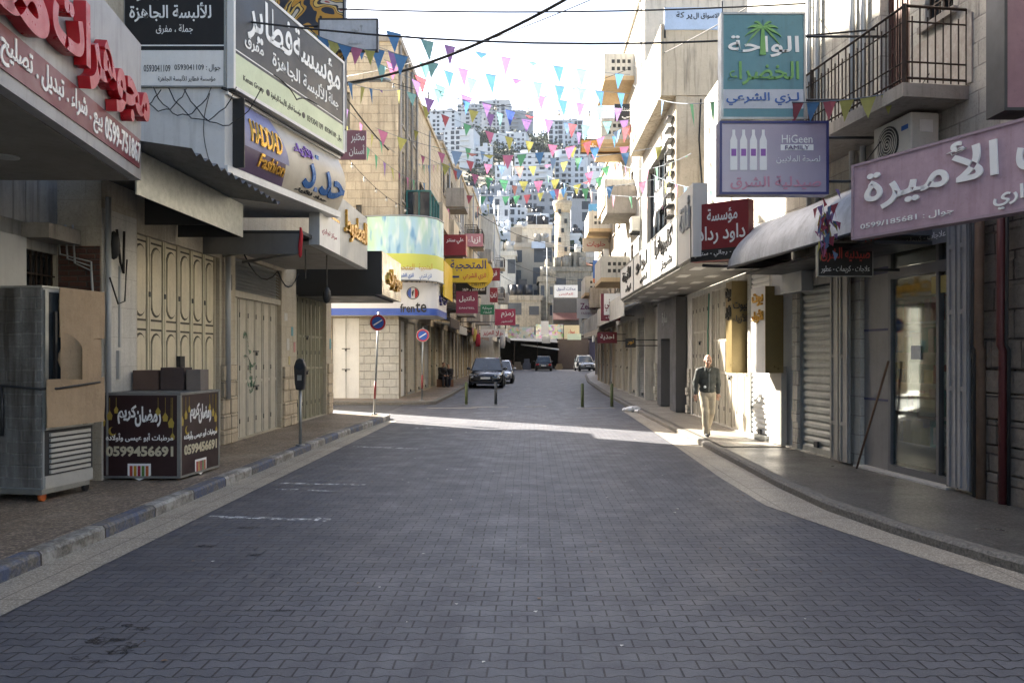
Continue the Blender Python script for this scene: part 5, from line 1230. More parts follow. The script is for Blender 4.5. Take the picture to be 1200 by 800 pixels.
# gold vertical signs beside the sunlit shutter
M_GOLDF = mat('brass sheet', (.22,.165,.07), .38, .5, .25, 3)
for i, (p0, p1, d_) in enumerate([(902, 913.5, .34), (845, 857, .34)]):
    if i == 0: Fx = FRR; ua0, ua1 = Fx.U(903), Fx.U(903)+.62; zz = (1.5, 3.12); T = sign('shop_sign', 'white-faced vertical box sign with brass sides, right of the sunlit shutter', Fx, ua0, ua1, 1.5, 3.12, M_WHITE, [('بيوت', .15, .9, .78, .93, M_GOLD, .03), ('الأزياء', .12, .92, .58, .74, M_GOLD, .03)], th=.36, n0=.40)
    else: Fx = Fr((4.58, 17.3, 0), (0, -1)); ua0 = 0; T = sign('shop_sign', 'narrow brass vertical sign left of the sunlit shutter', Fx, 0, .5, 1.45, 3.4, M_GOLDF, [('بيوت', .15, .9, .78, .93, M_INK, .03), ('الأزياء', .12, .92, .58, .74, M_INK, .03)], th=.34, n0=.34)
    if i == 0: MB().fb(Fx, ua1+.002, ua1+.02, 1.5, 3.12, .045, .40).build('brass_side', M_GOLDF, T)
    else:
        FE = FC(0, 16.79); g = MB(); letters(g, FE, 'بيوت', 4.26, 4.56, 2.75, 2.95, .001, .03); letters(g, FE, 'الأزياء', 4.26, 4.56, 2.5, 2.7, .001, .03); g.build('lettering', M_INK, T)
# -------- second block: cream folding doors, grey pylon, shutters; white box signs over all of it
F2R = Fr((4.62, 30.0, 0), (0, -1)); W2 = 30-16.62
T = thing('shop_building', 'white building with cream folding doors behind the walking man', 'building', (8, 23, 0))
u2 = lambda px: F2R.U(px)
hs = [(u2(847)-.45, u2(866)-.05, .15, 3.45), (u2(811), u2(832), .15, 3.45), (u2(742), u2(753), .15, 3.4), (u2(729), u2(740), .15, 3.4), (u2(757), u2(768), .15, 3.4), (u2(771), u2(781.5), .15, 3.4)]
hs[0] = (u2(834), W2-.25, .15, 3.45)
up = [(u2(812)+.2, u2(812)+1.2, 6, 7.6)]
F2U = Fr((4.75, 21.8, 0), (0, -1))
b = MB(); facade(F2R, W2, -.5, 3.6, hs, b, .2); b.fb(F2R, 0, W2, -.5, 3.6, -6, -.3).fb(F2R, 8.2, W2, 3.6, 8.8, -6, -.13); b.build('wall', M_PLAST, T)
folding(T, F2R, *hs[0], -.06, M_CREAM2, 6, (.38,.62), 1); folding(T, F2R, *hs[1], -.06, M_CREAM2, 5, (.4,.7), 1)
for i, q in enumerate(hs[2:]): folding(T, F2R, *q, -.08, [M_CREAM2, M_CREAM, M_CREAM2, M_CREAM2][i], 3, (.4,.7), 1)
for c in (u2(808), u2(833), u2(755.5), u2(769.5)):
    b = MB(); z = .15
    while z < 1.4:
        e = rnd.uniform(.22, .3); b.prism(F2R, [(c-.14, z), (c+.14, z), (c+.14, z+e-.015), (c-.14, z+e-.015)], .0, rnd.uniform(.05, .11)); z += e
    b.build('base_stonework', M_STONEP, T, bevel=.02)
MB().tube([F2R.p(u2(833.5), 3.4, .06), F2R.p(u2(833), 2.4, .08), F2R.p(u2(833.8), 1.6, .09), F2R.p(u2(833), 1.45, .1)], .02, 5).build('green_hose', mat('green hose', (.03,.18,.13), .5), T)
T = thing('shop_portal', 'dark grey boxed shop portal between cream doors', 'portal', (4.5, 25.2, .15))
b = MB().box(4.28, 4.6, 23.5, 24.5, .15, 3.55).box(4.28, 4.6, 26.2, 26.9, .15, 3.55).box(4.28, 4.6, 24.5, 26.2, 2.35, 3.55); b.build('frame', mat('slate cladding', (.09,.09,.095), .5, .1, .15), T)
g = MB(); letters(g, Fr((4.279, 26.1, 0), (0,-1)), 'سارة', .2, 1.2, 2.75, 3.2, 0, .02); g.build('lettering', M_GREYP, T)
# white box signs on a common soffit
T = thing('canopy', 'grey soffit canopy with recessed lamps under the white box signs', 'canopy', (3.9, 21.5, 3.62))
MB().box(3.05, 4.6, 15.2, 26.7, 3.60, 3.66).build('soffit', mat('grey soffit panels', (.30,.29,.27), .45, .1, .25, 1.5), T)
g = MB()
for y in (16.2, 17.8, 19.4, 21.0, 22.6, 24.2, 25.8):
    for x in (3.4, 4.05): g.box(x-.12, x+.12, y-.3, y+.3, 3.592, 3.599)
g.build('lamp_panel', M_WHITE, T)
M_BOXW = mat('white box sign face', (.60,.59,.56), .45, 0, .1, 1.5, .12)
for i, (y1, y0, z1, s1, s2, lab) in enumerate([(26.6, 23.3, 4.66, 'الأنيقة', 'ازياء', 'white box sign farthest of the row on the right, three letters tall'), (23.2, 20.0, 4.68, 'لولو', 'للملابس', 'middle white box sign of the row with black and grey lettering'), (19.9, 16.35, 4.70, 'كليوباترا', 'شوز', 'white box sign with big black lettering, nearest of the even row'), (16.25, 14.75, 5.02, 'أناقة', None, 'taller white box sign with grey lettering beside the red sign')]):
    Fx = Fr((3.0, y1, 0), (0, -1)); 
    sign('shop_sign', lab, Fx, 0, y1-y0, 3.66, z1, M_BOXW, [(s1, .2, .85, .42, .88, M_INK if i % 2 == 0 or i == 1 else M_GREYP, .03)]+([(s2, .45, .85, .1, .32, M_INK, .02)] if s2 else []), th=.28, rim=M_STEEL if i < 3 else None, rimw=.03)
# red sign, slightly turned
a, b_ = Vector((XA(809, 14.9), 14.9)), Vector((XA(877, 14.15), 14.15))
FRD = Fr((a.x, a.y, 0), (b_-a))
LRD = (b_-a).length
T = sign('shop_sign', 'deep red sign with white lettering and a black left edge, above the walking man', FRD, 0, LRD, 3.57, 4.62, M_RED, [('مؤسسة', .30, .82, .62, .90, M_LETTER), ('داود ردّاد'.replace('ّ', ''), .14, .95, .28, .60, M_LETTER), ('بناتي - رجالي - ستاتي', .06, .95, .06, .17, M_LETTER)], th=.22, extra=[(.0, .10, .0, 1, M_INK, 'black_edge'), (.1, 1, .0, .2, M_INK, 'black_band')])
MB().tube([FRD.p(.2, 3.5, -.1), (4.7, 15.2, 3.5)], .03, 5).tube([FRD.p(LRD-.1, 3.55, -.1), (4.8, 14.6, 3.55)], .03, 5).build('bracket', M_DARK, T)
# teal and purple light-box signs standing out over the street
Yt = 11.3
T = psign('shop_sign', 'tall teal light-box sign with a palm tree and white and green lettering', 845, 15, 944, 140, Yt, M_TEAL, [('الواحة', .08, .92, .58, .78, M_LETTER, .01), ('الخضراء', .08, .92, .32, .54, M_GREENL, .012), ('لـزي الشرعي', .06, .92, .13, .25, M_BLUE, .008)], th=.2, rim=M_STEEL, rimw=.03, extra=[(.02, .98, .10, .28, mat('pale lilac strip', (.5,.53,.58), .5), 'pale_strip')], bracket=5.1)
FQ = FC(0, Yt); w0, w1, z0, z1 = XA(845, Yt), XA(944, Yt), ZA(140, Yt), ZA(15, Yt); ww, hh = w1-w0, z1-z0
pc_ = (w0+ww*.49, z0+hh*.86)
b = MB().prism(FQ, [(pc_[0]-.045, z0+hh*.60), (pc_[0]+.045, z0+hh*.60), (pc_[0]+.02, pc_[1]), (pc_[0]-.02, pc_[1])], .003, .018)
for k in range(9):
    an = math.pi*(-.12+1.24*k/8); q = []; l = .26
    for t in range(7):
        s = t/6; q.append((pc_[0]+math.cos(an)*l*s, pc_[1]+math.sin(an)*l*s-.16*s*s))
    lo = [(x, y-.035*(1-abs(2*i/6-1))-.008) for i, (x, y) in enumerate(q)]
    poly = q+lo[::-1]; b.prism(FQ, poly, .004+.0012*k, .019+.0012*k)
b.build('palm_emblem', M_GREENL, T)
m, t, p = newmat('faded purple product poster'); geo = N(t, 'ShaderNodeNewGeometry').outputs['Position']; s_ = N(t, 'ShaderNodeSeparateXYZ'); L(t, geo, s_.inputs[0])
col = mix(t, ramp(t, mathn(t, 'ADD', mathn(t, 'MULTIPLY', s_.outputs[2], .8), s_.outputs[0]), 6.5, 8.6), (.48,.44,.50), (.17,.13,.22)); col = mix(t, ramp(t, noisen(t, geo, 3, 4), .4, .7, 0, .4), col, (.42,.36,.44)); L(t, col, p.inputs['Base Color']); p.inputs['Roughness'].default_value = .4
Yh = 11.25
T = psign('shop_sign', 'purple light-box sign with white bottles, hung just under the teal sign', 843, 142, 971, 228, Yh, m, [('HiGeen', .57, .85, .70, .81, M_LETTER), ('FAMILY', .60, .82, .61, .665, mat('purple letters', (.15,.1,.2), .5), .014), ('لصحة الملايين', .52, .92, .42, .53, M_LETTER), ('صيدلية الشرق', .1, .93, .06, .25, mat('rose letters', (.55,.25,.33), .5))], th=.22, rim=M_NAVY, rimw=.035, extra=[(.56, .86, .60, .68, M_LETTER, 'white_plate')], bracket=5.1)
FQ = FC(0, Yh); w0, w1, z0, z1 = XA(843, Yh), XA(971, Yh), ZA(228, Yh), ZA(142, Yh); ww, hh = w1-w0, z1-z0
for k in range(4):
    cx_ = w0+ww*(.13+.09*k); zb_ = z0+hh*.33; g = MB()
    g.prism(FQ, [(cx_-.05, zb_), (cx_+.05, zb_), (cx_+.05, zb_+.42), (cx_+.02, zb_+.5), (cx_+.02, zb_+.57), (cx_-.02, zb_+.57), (cx_-.02, zb_+.5), (cx_-.05, zb_+.42)], .002, .008)
    o = g.build('printed_bottle', M_LETTER, T); MB().fb(FQ, cx_-.035, cx_+.035, zb_+.2, zb_+.3, .008, .010).build('bottle_label', mat('violet label', (.28,.1,.4), .5), o)
# -------- upper storeys and houses further along the right side
F3 = Fr((4.2, 30.0, 0), (0, -1))
T = thing('street_building', 'tall cream building with a stained concrete end above the white box signs', 'building', (8, 26.5, 3.7))
hw = [(1.0+1.5*i, 1.8+1.5*i, 5.6+2.4*j, 7.2+2.4*j) for i in range(4) for j in range(1)]
b = MB(); facade(F3, 7.0, 3.7, 9.3, [(1.2, 5.4, 4.9, 8.4)], b, .25); b.box(4.5, 12, 23.25, 29.9, 3.7, 11.2); b.build('wall', M_PLAST, T)
MB().fb(F3, 1.25, 5.35, 4.95, 8.35, -.24, -.2).build('glazing', M_GLASS, T)
g = MB(); 
for k in range(5): g.fb(F3, 1.25+1.0*k, 1.32+1.0*k, 4.95, 8.35, -.2, -.12)
g.build('mullion', M_DARK, T)
g = MB(); letters(g, F3, 'سنتر', 2.6, 4.6, 6.2, 7.6, -.1, .08, .03); g.build('lettering', M_LETTER, T)
MB().box(4.19, 12, 22.97, 23.25, 3.7, 9.28).build('end_wall', M_PLASTB, T)
MB().box(3.75, 12, 22.95, 30.05, 9.3, 11.35).build('overhang', mat('black-streaked beige concrete', (.50,.43,.33), .85, 0, .35, 1.2, .95, .2, 20, dark=(.03,.026,.02)), T)
lv = MB()
for k in range(14): lv.box(4.0, 4.19, 23.2, 23.9, 4.6+.32*k, 4.64+.32*k)
lv.build('louvre', M_DARK, T)
MB().tube([(4.3+.6,22.95,9.2),(4.85,22.94,8),(4.95,22.93,6.5),(5.1,22.94,5.2)], .02, 5).build('loose_cable', M_CABLE, T)
T = psign('billboard', 'pale blue roof-top banner with handwriting above the stained wall', 779, 9, 846, 35, 22.9, mat('pale blue sky face', (.40,.50,.66), .6, 0, .35, 1.2), [('الاسواق ال', .5, .95, .45, .75, M_INK), ('ير كة', .2, .48, .45, .8, M_INK)], th=.08, cat='billboard')
MB().tube([PX(779, 9, 22.95), PX(779, 45, 22.95)], .03, 5).tube([PX(846, 2, 22.95), PX(846, 45, 22.95)], .03, 5).build('post', M_DARK, T)
RIGHTROW = [(40, 9.95, 15.6, 4.3, M_PLAST, 'tall white balconied house past the white box signs'), (52, 11.9, 12.6, 4.35, M_PLASTB, 'cream house with the blue signs on the right row'), (68, 15.9, 11.6, 5.5, M_STONEW, 'stone house near the far end of the right row'), (90, 21.9, 12.0, 8.0, M_PLASTB, 'beige house closing the right row by the silver car')]
for i, (y, w_, h, x, m_, lab) in enumerate(RIGHTROW):
    T = simple_building('street_building', lab, Fr((x, y, 0), (0, -1)), w_, h, 7, m_, seed=70+i, bal=1, group='right row of street houses', win=(.9, 1.5))
    if i < 2:
        Fx = Fr((x, y, 0), (0, -1))
        for k, v in enumerate((5.0, 8.0, 11.0, 13.2) if i == 0 else (5.2, 8.4)):
            u0 = 2.0+(k % 2)*1.6 if i == 0 else 3+(k % 2)*3
            s = MB().fb(Fx, u0, u0+3.4, v, v+.18, .002, 1.25).build('balcony', M_PLASTO, T)
            p_ = MB().fb(Fx, u0, u0+3.4, v+.18, v+1.1, 1.13, 1.248).fb(Fx, u0, u0+.12, v+.18, v+1.1, .01, 1.13).fb(Fx, u0+3.28, u0+3.4, v+.18, v+1.1, .01, 1.13).build('parapet', M_PLAST, s)
            g = MB(); Fe = Fr(Fx.p(u0+3.402, 0, 1.1), (-Fx.n.x, -Fx.n.y))
            for a in range(4):
                for c in range(2): g.fb(Fe, .15+.22*a, .28+.22*a, v+.4+.3*c, v+.55+.3*c, 0, .006)
            g.build('openwork', M_INK, s)
psign('shop_sign', 'rusty yellow sign sticking out high over the street, right', 680, 163, 728, 180, 36, mat('rusty ochre face', (.48,.25,.05), .7, 0, .7, 2, .3, dark=(.3,.08,.01)), [('مكتب محاماة', .12, .88, .3, .7, M_LETTER)], th=.12, rim=M_RUST, rimw=.05, bracket=4.3)
psign('shop_sign', 'black sign with white lettering near the top of the right row', 720, 122, 763, 142, 31, M_INK, [('مركز الاسنان', .08, .92, .5, .85, M_LETTER), ('الطبي', .2, .8, .12, .4, M_LETTER)], th=.1, bracket=4.3)
psign('shop_sign', 'smaller black sign below, midway up the right row', 720, 214, 739, 228, 34, M_INK, [('خياط', .1, .9, .45, .85, M_LETTER), ('رجالي', .1, .9, .1, .4, M_LETTER)], th=.08, bracket=4.3)
psign('shop_sign', 'light blue and orange sign with white lettering, high on the right row', 690, 239, 721, 256, 45, mat('light blue face', (.06,.25,.50), .45), [('العيادة', .3, .75, .6, .92, M_LETTER), ('التخصصية', .1, .9, .25, .55, M_YEL)], th=.1, extra=[(0, 1, 0, .2, M_ORANGE, 'orange_band')], bracket=4.35)
psign('shop_sign', 'cream sign with brown lettering under the light blue one', 683, 279, 714, 295, 44, mat('cream face', (.55,.47,.36), .6), [('حلويات', .15, .85, .3, .75, M_REDL)], th=.08, bracket=4.35)
psign('shop_sign', 'strong blue sign with yellow lettering on the right row', 695, 305, 724, 326, 42, M_BLUE, [('المصري', .08, .92, .42, .9, M_YEL), ('للاحذية', .2, .8, .1, .32, M_LETTER)], th=.14, extra=[(0, 1, -.25, -.02, M_ORANGE, 'orange_skirt')], bracket=4.35)
psign('shop_sign', 'pale grey sign reading Zeina Fashion low on the right row', 676, 350, 702, 373, 46, mat('pale grey face', (.50,.50,.50), .5), [('Zeina', .15, .85, .45, .78, mat('plum letters', (.14,.02,.08), .5)), ('FASHION', .2, .8, .2, .32, mat('plum letters', (0,0,0)))], th=.12, bracket=4.35)
psign('shop_sign', 'white and maroon sign with purple lettering beside the pale grey one', 704, 344, 727, 376, 33, M_WHITE, [('الكزوني', .2, .97, .35, .85, M_MAROON), ('للازياء', .25, .9, .06, .18, M_LETTER)], th=.12, extra=[(0, .16, 0, 1, M_MAROON, 'maroon_edge'), (.16, 1, 0, .22, M_MAROON, 'maroon_band')], bracket=4.3)
psign('shop_sign', 'dim maroon sign hanging under the right canopy', 700, 389, 723, 402, 36, M_MAROON, [('احذية', .15, .85, .3, .8, M_LETTER)], th=.1, bracket=4.3)
psign('shop_sign', 'little black sign hanging above the far shutters on the right', 733, 396, 745, 407, 28, M_INK, [('نور', .2, .8, .3, .8, M_GOLD)], th=.06, bracket=4.6)
xe_ = [4.28, 4.32, 5.48, 7.98]
for i, (y0, y1, x0, z) in enumerate([(28, 39, 3.3, 3.5), (40.5, 51, 3.4, 3.45), (53, 67, 4.5, 3.5), (70, 89, 6.9, 3.5)]):
    T = thing('shop_canopy', ['grey canopy just past the white box signs', 'dark canopy under the strong blue sign', 'rusty canopy near the far end of the right row', 'long dark canopy next to the silver car'][i], 'canopy', ((x0+xe_[i])/2, (y0+y1)/2, z), 'canopies along the right row')
    xe = [4.28, 4.32, 5.48, 7.98][i]
    MB().add([(x0,y0,z),(xe,y0,z+.3),(xe,y1,z+.3),(x0,y1,z),(x0,y0,z+.06),(xe,y0,z+.36),(xe,y1,z+.36),(x0,y1,z+.06)], [(0,3,2,1),(4,5,6,7),(0,1,5,4),(2,3,7,6),(1,2,6,5),(0,4,7,3)]).build('roof_sheet', [M_GREYP, M_DARK, M_RUST, M_DARK][i], T)
    MB().box(x0-.04, x0, y0, y1, z-.3, z+.5).build('fascia', [M_PLAST, M_GREYP, M_PLASTB, M_DARK][i], T)
# shadow-casting mass of the town on the left of the side street and behind the camera
T = simple_building('street_building', 'stone house up the side street on the left', Fr((-60, 33.2, 0), (1, -.03)), 30, 7, 8, M_STONEG, seed=91)
# ================================================================== OBJECTS ON THE STREET
# drinks stall: printed counter box
Yb = 10.86
c = Vector((XA(211, Yb), Yb)); 
T = thing('drinks_stall', 'maroon printed drinks stall counter with lanterns and a phone number', 'stall', (c.x-.6, c.y+.5, .13))
FBf = Fr((c.x-1.12, c.y+.03, 0), (1.12, -.03)); FBr = Fr((c.x, c.y, 0), (.10, 1.12))
H0, H1 = .16, 1.29; M_BOOTH = mat('dark maroon print', (.030,.011,.012), .4, 0, .3, 3, .15)
pl = [FBf.p(0, 0), FBf.p(1.12, 0), FBr.p(1.12, 0), FBf.p(0, 0)+Vector((.1, 1.12, 0))]
MB().plan([(q.x, q.y) for q in pl], H0, H1).build('counter_box', M_BOOTH, T)
MB().plan([(q.x+(q.x-c.x+.5)*.02, q.y) for q in pl], H1, H1+.035).build('counter_top', mat('scuffed counter edge', (.20,.20,.19), .5, .2, .5, 8), T)
b = MB()
for Fx in (FBf, FBr):
    for a in (0, 1.085): b.fb(Fx, a, a+.035, H0, H1, .001, .008)
    b.fb(Fx, .035, 1.085, H0, H0+.03, .001, .008)
b.build('edge_trim', M_STEEL, T)
M_LANT = mat('gold lantern print', (.45,.33,.06), .4, .2)
for Fx, sc in ((FBf, 1.0), (FBr, 1.0)):
    g = MB(); letters(g, Fx, 'رمضان', .50, .86, .86, 1.14, .003, .004, .035); g.build('lettering', M_LETTER, T)
    g = MB(); letters(g, Fx, 'كريم', .26, .52, .90, 1.16, .003, .004, .035); g.build('lettering', M_LETTER, T)
    g = MB(); letters(g, Fx, 'مرطبات أبو عيسى وأولاده', .10, 1.03, .655, .775, .003, .006, .02); g.build('lettering', M_LETTER, T)
    g = MB(); letters(g, Fx, '0599456691', .10, 1.03, .455, .60, .003, .006, .035); g.build('lettering', mat('cream letters', (.58,.52,.36), .5), T)
    g = MB()
    for (x, z, s) in [(.05,.92,1),(.15,1.0,.9),(.24,1.08,.7),(.82,1.06,.8),(.92,.98,.9),(1.0,.90,1),(1.02,.72,.7)]:
        g.prism(Fx, [(x-.03*s, z-.05*s), (x+.03*s, z-.05*s), (x+.042*s, z+.02*s), (x, z+.09*s), (x-.042*s, z+.02*s)], .002, .006).fb(Fx, x-.002, x+.002, z+.09*s, 1.26, .002, .004)
    mo = [(.19+.06*math.cos(a), .80+.06*math.sin(a)) for a in [math.pi*(.55+1.25*i/10) for i in range(11)]]+[(.205+.045*math.cos(a), .81+.05*math.sin(a)) for a in [math.pi*(1.75-1.15*i/10) for i in range(11)]]
    g.prism(Fx, mo, .002, .006); g.build('lantern_print', M_LANT, T)
    sh = MB().prism(Fx, [(.40,.36),(.72,.36),(.72,.20),(.56,.13),(.40,.20)], .002, .005); sh.build('bottle_badge', M_LETTER, T)
    for k in range(5): MB().fb(Fx, .43+.055*k, .47+.055*k, .19, .33, .006, .009).build('printed_bottle', mat('juice %d' % k, [(.4,.05,.03),(.45,.25,.02),(.3,.02,.05),(.1,.2,.04),(.45,.1,.02)][k], .4), T)
for i, (a, b_, lab) in enumerate([(.05, .42, 'left brown cardboard carton behind the stall counter'), (.46, .80, 'middle dark carton behind the stall counter'), (.84, 1.05, 'narrow carton behind the stall counter')]):
    q = FBf.p(a, 0)+Vector((.05, .72, 0)); 
    tag(MB().box(q.x, q.x+(b_-a), q.y, q.y+.3, H1+.036, H1+.036+[.29,.33,.3][i]).build('carton', mat('dark carton %d' % i, [(.10,.06,.045),(.06,.04,.035),(.17,.14,.12)][i], .8, 0, .3), loc=(q.x+(b_-a)/2, q.y+.15, H1+.036), bevel=.008), lab, 'carton')
# pink wrapped bags behind the stall against the wall
T = tag(MB().ell((-6.25, 11.55, .6), (.2,.25,.5), 14, 10).ell((-6.2, 11.35, .45), (.2,.2,.34), 14, 10).ell((-6.25,11.6,1.2),(.17,.2,.25),12,8).build('wrapped_bundle', mat('pink plastic wrap', (.30,.10,.14), .4, 0, .6, 6), loc=(-6.25, 11.5, .13)), 'pink plastic bundle stuffed between fridge and stall', 'bundle')
# covered display fridge
fc = Vector((-5.67, 9.26)); FX = Fr((fc.x, fc.y, 0), (.13, .80)); FN = Fr((fc.x-.85, fc.y+.14, 0), (.85, -.14))
T = thing('display_fridge', 'tall display fridge wrapped in grey brick-pattern sheet and cardboard', 'fridge', (fc.x-.3, fc.y+.4, .13))
LX = .81; ZT = 2.62
M_WRAP = stone('printed brick wrap', (.25,.25,.245), (.20,.20,.195), (.36,.36,.35), .32, .14, bmp=.9, grime=.9, rough=.5, var=.8, ms=.011, glo=.40)
pts = [FX.p(0,0), FX.p(LX,0), FX.p(LX,0)-FN.u*.86, FX.p(0,0)-FN.u*.86]
MB().plan([(q.x, q.y) for q in pts], .28, ZT).build('cabinet', M_GREYP, T)
MB().fb(FN, -.01, .855, .30, ZT+.005, .003, .02).build('wrap_sheet', M_WRAP, T)
MB().fb(FN, -.01, .87, ZT+.006, ZT+.03, -.7, .03).fb(FN, -.01, .87, .22, .28, -.75, .03).build('base_frame', M_STEEL, T)
b = MB()
for k in range(8): z = .45+.062*k; b.fb(FX, .09, LX-.06, z, z+.038, .004, .03)
b.fb(FX, .02, LX, .28, .42, .003, .012); b.build('vent_slats', mat('silver plastic', (.42,.42,.40), .4, .2), T)
MB().fb(FX, .02, LX, .43, .96, .002, .004).build('vent_panel', M_DARK, T)
MB().fb(FX, .02, LX, .97, 1.04, .003, .02).fb(FX, .0, .05, 1.05, 2.6, .003, .03).fb(FX, LX-.05, LX, 1.05, 2.6, .003, .03).build('door_frame', M_STEEL, T)
MB().fb(FX, .05, LX-.05, 1.05, 2.58, .003, .008).build('door_glass', M_GLASS, T)
MB().fb(FX, .12, .15, 1.55, 2.35, .03, .06).fb(FX, .12, .15, 1.55, 1.6, .008, .05).build('door_handle', M_BLACK, T)
MB().fb(FX, .62, .70, .985, 1.02, .021, .024).build('display', M_INK, T)
def board(u0, u1, z0, z1, n, bow=.0, tear=None):
    b = MB(); k = 8; vv = []
    for i in range(k+1):
        for j in range(k+1):
            uu = u0+(u1-u0)*i/k; zz = z0+(z1-z0)*j/k
            if tear and i == 0: uu += tear*(.5+.35*math.sin(j*1.1))
            vv.append(FX.p(uu, zz, n+bow*math.sin(math.pi*i/k)+.005*math.sin(i*1.3+j*.9)-(.006 if i == 4 else 0)))
    b.add(vv, [(i*(k+1)+j, (i+1)*(k+1)+j, (i+1)*(k+1)+j+1, i*(k+1)+j+1) for i in range(k) for j in range(k)]); return b
for lab, a in [('top', board(.18, LX+.14, 2.05, 2.64, .07, .03)), ('middle', board(.16, LX+.10, 1.45, 2.10, .05, .05, .12)), ('lower', board(-.04, LX+.12, 1.0, 1.56, .085, .02))]:
    o = a.build('cardboard_sheet', M_CARD, T); md = o.modifiers.new('thickness', 'SOLIDIFY'); md.thickness = .012
b = MB(); k = 8
for i in range(k):   # a curled torn flap
    pass
vv = []
for i in range(9):
    an = i/8*2.4
    for z in (1.55, 2.0-.0): vv.append(FX.p(.18+.16*math.sin(an)*.9, z+(.12 if z > 1.8 else 0)*math.cos(an), .08+.12*(1-math.cos(an))))
MB().add(vv, [(2*i, 2*i+2, 2*i+3, 2*i+1) for i in range(8)], True).build('torn_flap', M_CARD, T)
MB().tube([FN.p(-.02, 1.52, .03), FN.p(.4, 1.48, .05), FN.p(.86, 1.45, .04), FX.p(.1, 1.45, .11), FX.p(LX, 1.5, .11)], .014, 5).tube([FN.p(.35, 1.48, .05), FN.p(.37, 1.2, .05), FN.p(.36, .9, .05)], .022, 5).build('chain', M_DARK, T)
for q in [(FX.p(.04, 0, -.05)), (FX.p(LX-.06, 0, -.05)), FX.p(.04,0,-.05)-FN.u*.75, FX.p(LX-.06,0,-.05)-FN.u*.75]:
    o = MB().tube([q+Vector((-.02,0,.19)), q+Vector((.02,0,.19))], .055, 14).build('caster', M_ORANGE if q.y < 9.6 else M_BLACK, T)
    MB().box(q.x-.03, q.x+.03, q.y-.03, q.y+.03, .235, .225+.06).build('fork', M_STEEL, o)
# no-parking signs
def no_parking(base, zc, r, lab, tilt=0.0):
    T = thing('no_parking_sign', lab, 'traffic sign', base)
    b = Vector(base); top = Vector((b.x+tilt, b.y, zc+.3))
    MB().tube([b, top], .03, 10).build('pole', M_STEEL, T)
    MB().tube([b+Vector((tilt*.14,0,.45)), b+Vector((tilt*.31,0,.95))], .0325, 10).build('red_band', mat('faded red band', (.30,.04,.04), .5), T)
    MB().tube([b, b+Vector((0,0,.03))], .1, 12).build('foot_plate', M_STEEL, T)
    Fs = FC(0, b.y-.045); cx_ = b.x+tilt*.85
    o = MB().disc(Fs, cx_, zc, r, -.012, 0, 32).build('disc', M_LETTER, T)
    ringp(MB(), Fs, cx_, zc, r*.72, r*.96, .001, .004, 32).build('red_ring', mat('traffic red', (.42,.02,.03), .4), o)
    MB().disc(Fs, cx_, zc, r*.72, .001, .003, 32).build('blue_field', mat('traffic blue', (.02,.10,.42), .4), o)
    s = r*.62; q = Vector((1, .62)).normalized(); n_ = Vector((-q.y, q.x))*r*.07
    MB().prism(Fs, [(cx_-q.x*s-n_.x, zc-q.y*s-n_.y), (cx_+q.x*s-n_.x, zc+q.y*s-n_.y), (cx_+q.x*s+n_.x, zc+q.y*s+n_.y), (cx_-q.x*s+n_.x, zc-q.y*s+n_.y)], .003, .006).build('slash', M_LETTER, o)
no_parking((-4.47, 22.7, .13), 2.75, .235, 'no parking sign on the pavement corner, nearer and lit at its foot', .14)
no_parking((-4.05, 29.6, .13), 2.55, .24, 'no parking sign across the side street below the white corner sign', .05)
# parking meter
T = thing('parking_meter', 'old dark parking meter on a thin steel post by the kerb', 'parking meter', (-4.34, 15.0, .13))
MB().tube([(-4.34,15,.13),(-4.34,15,1.2)], .028, 10).build('post', M_STEEL, T)
MB().tube([(-4.34,15,.13),(-4.34,15,.16)], .09, 12).build('foot_plate', M_STEEL, T)
Fm = FC(0, 14.94)
MB().prism(Fm, [(-4.41,1.18),(-4.27,1.18),(-4.245,1.3),(-4.23,1.62),(-4.27,1.74),(-4.34,1.78),(-4.41,1.74),(-4.45,1.62),(-4.435,1.3)], -.12, 0).build('head', M_BLACK, T, bevel=.02)
MB().disc(Fm, -4.34, 1.62, .07, .001, .006, 16).build('dial', M_GLASS, T); MB().fb(Fm, -4.38, -4.30, 1.36, 1.46, .001, .008).build('coin_plate', M_STEEL, T)
# bollards
M_BOLG = mat('mossy yellow-green paint', (.095,.115,.035), .6, 0, .6, 9); M_BOLD = mat('dark bollard paint', (.035,.04,.045), .6, 0, .4, 9)
first = None
for px, pb, m_, lab in [(546.5, 474, M_BOLG, 'yellow-green bollard nearest the left kerb'), (581, 474, M_BOLD, 'dark bollard in front of the dark car'), (682.5, 477, M_BOLG, 'greenish bollard right of the lane centre'), (717, 477, M_BOLG, 'yellow-green bollard nearest the right kerb')]:
    y = GY(pb); x = XA(px, y)
    T = thing('bollard', lab, 'bollard', (x, y, 0), 'bollards across the street')
    MB().tube([(x,y,0),(x,y,.8)], .055, 14).ell((x,y,.8), (.055,.055,.035), 14, 6).build('post', m_, T)
    MB().tube([(x,y,.006),(x,y,.02)], .10, 14).build('foot_ring', M_STEEL, T)
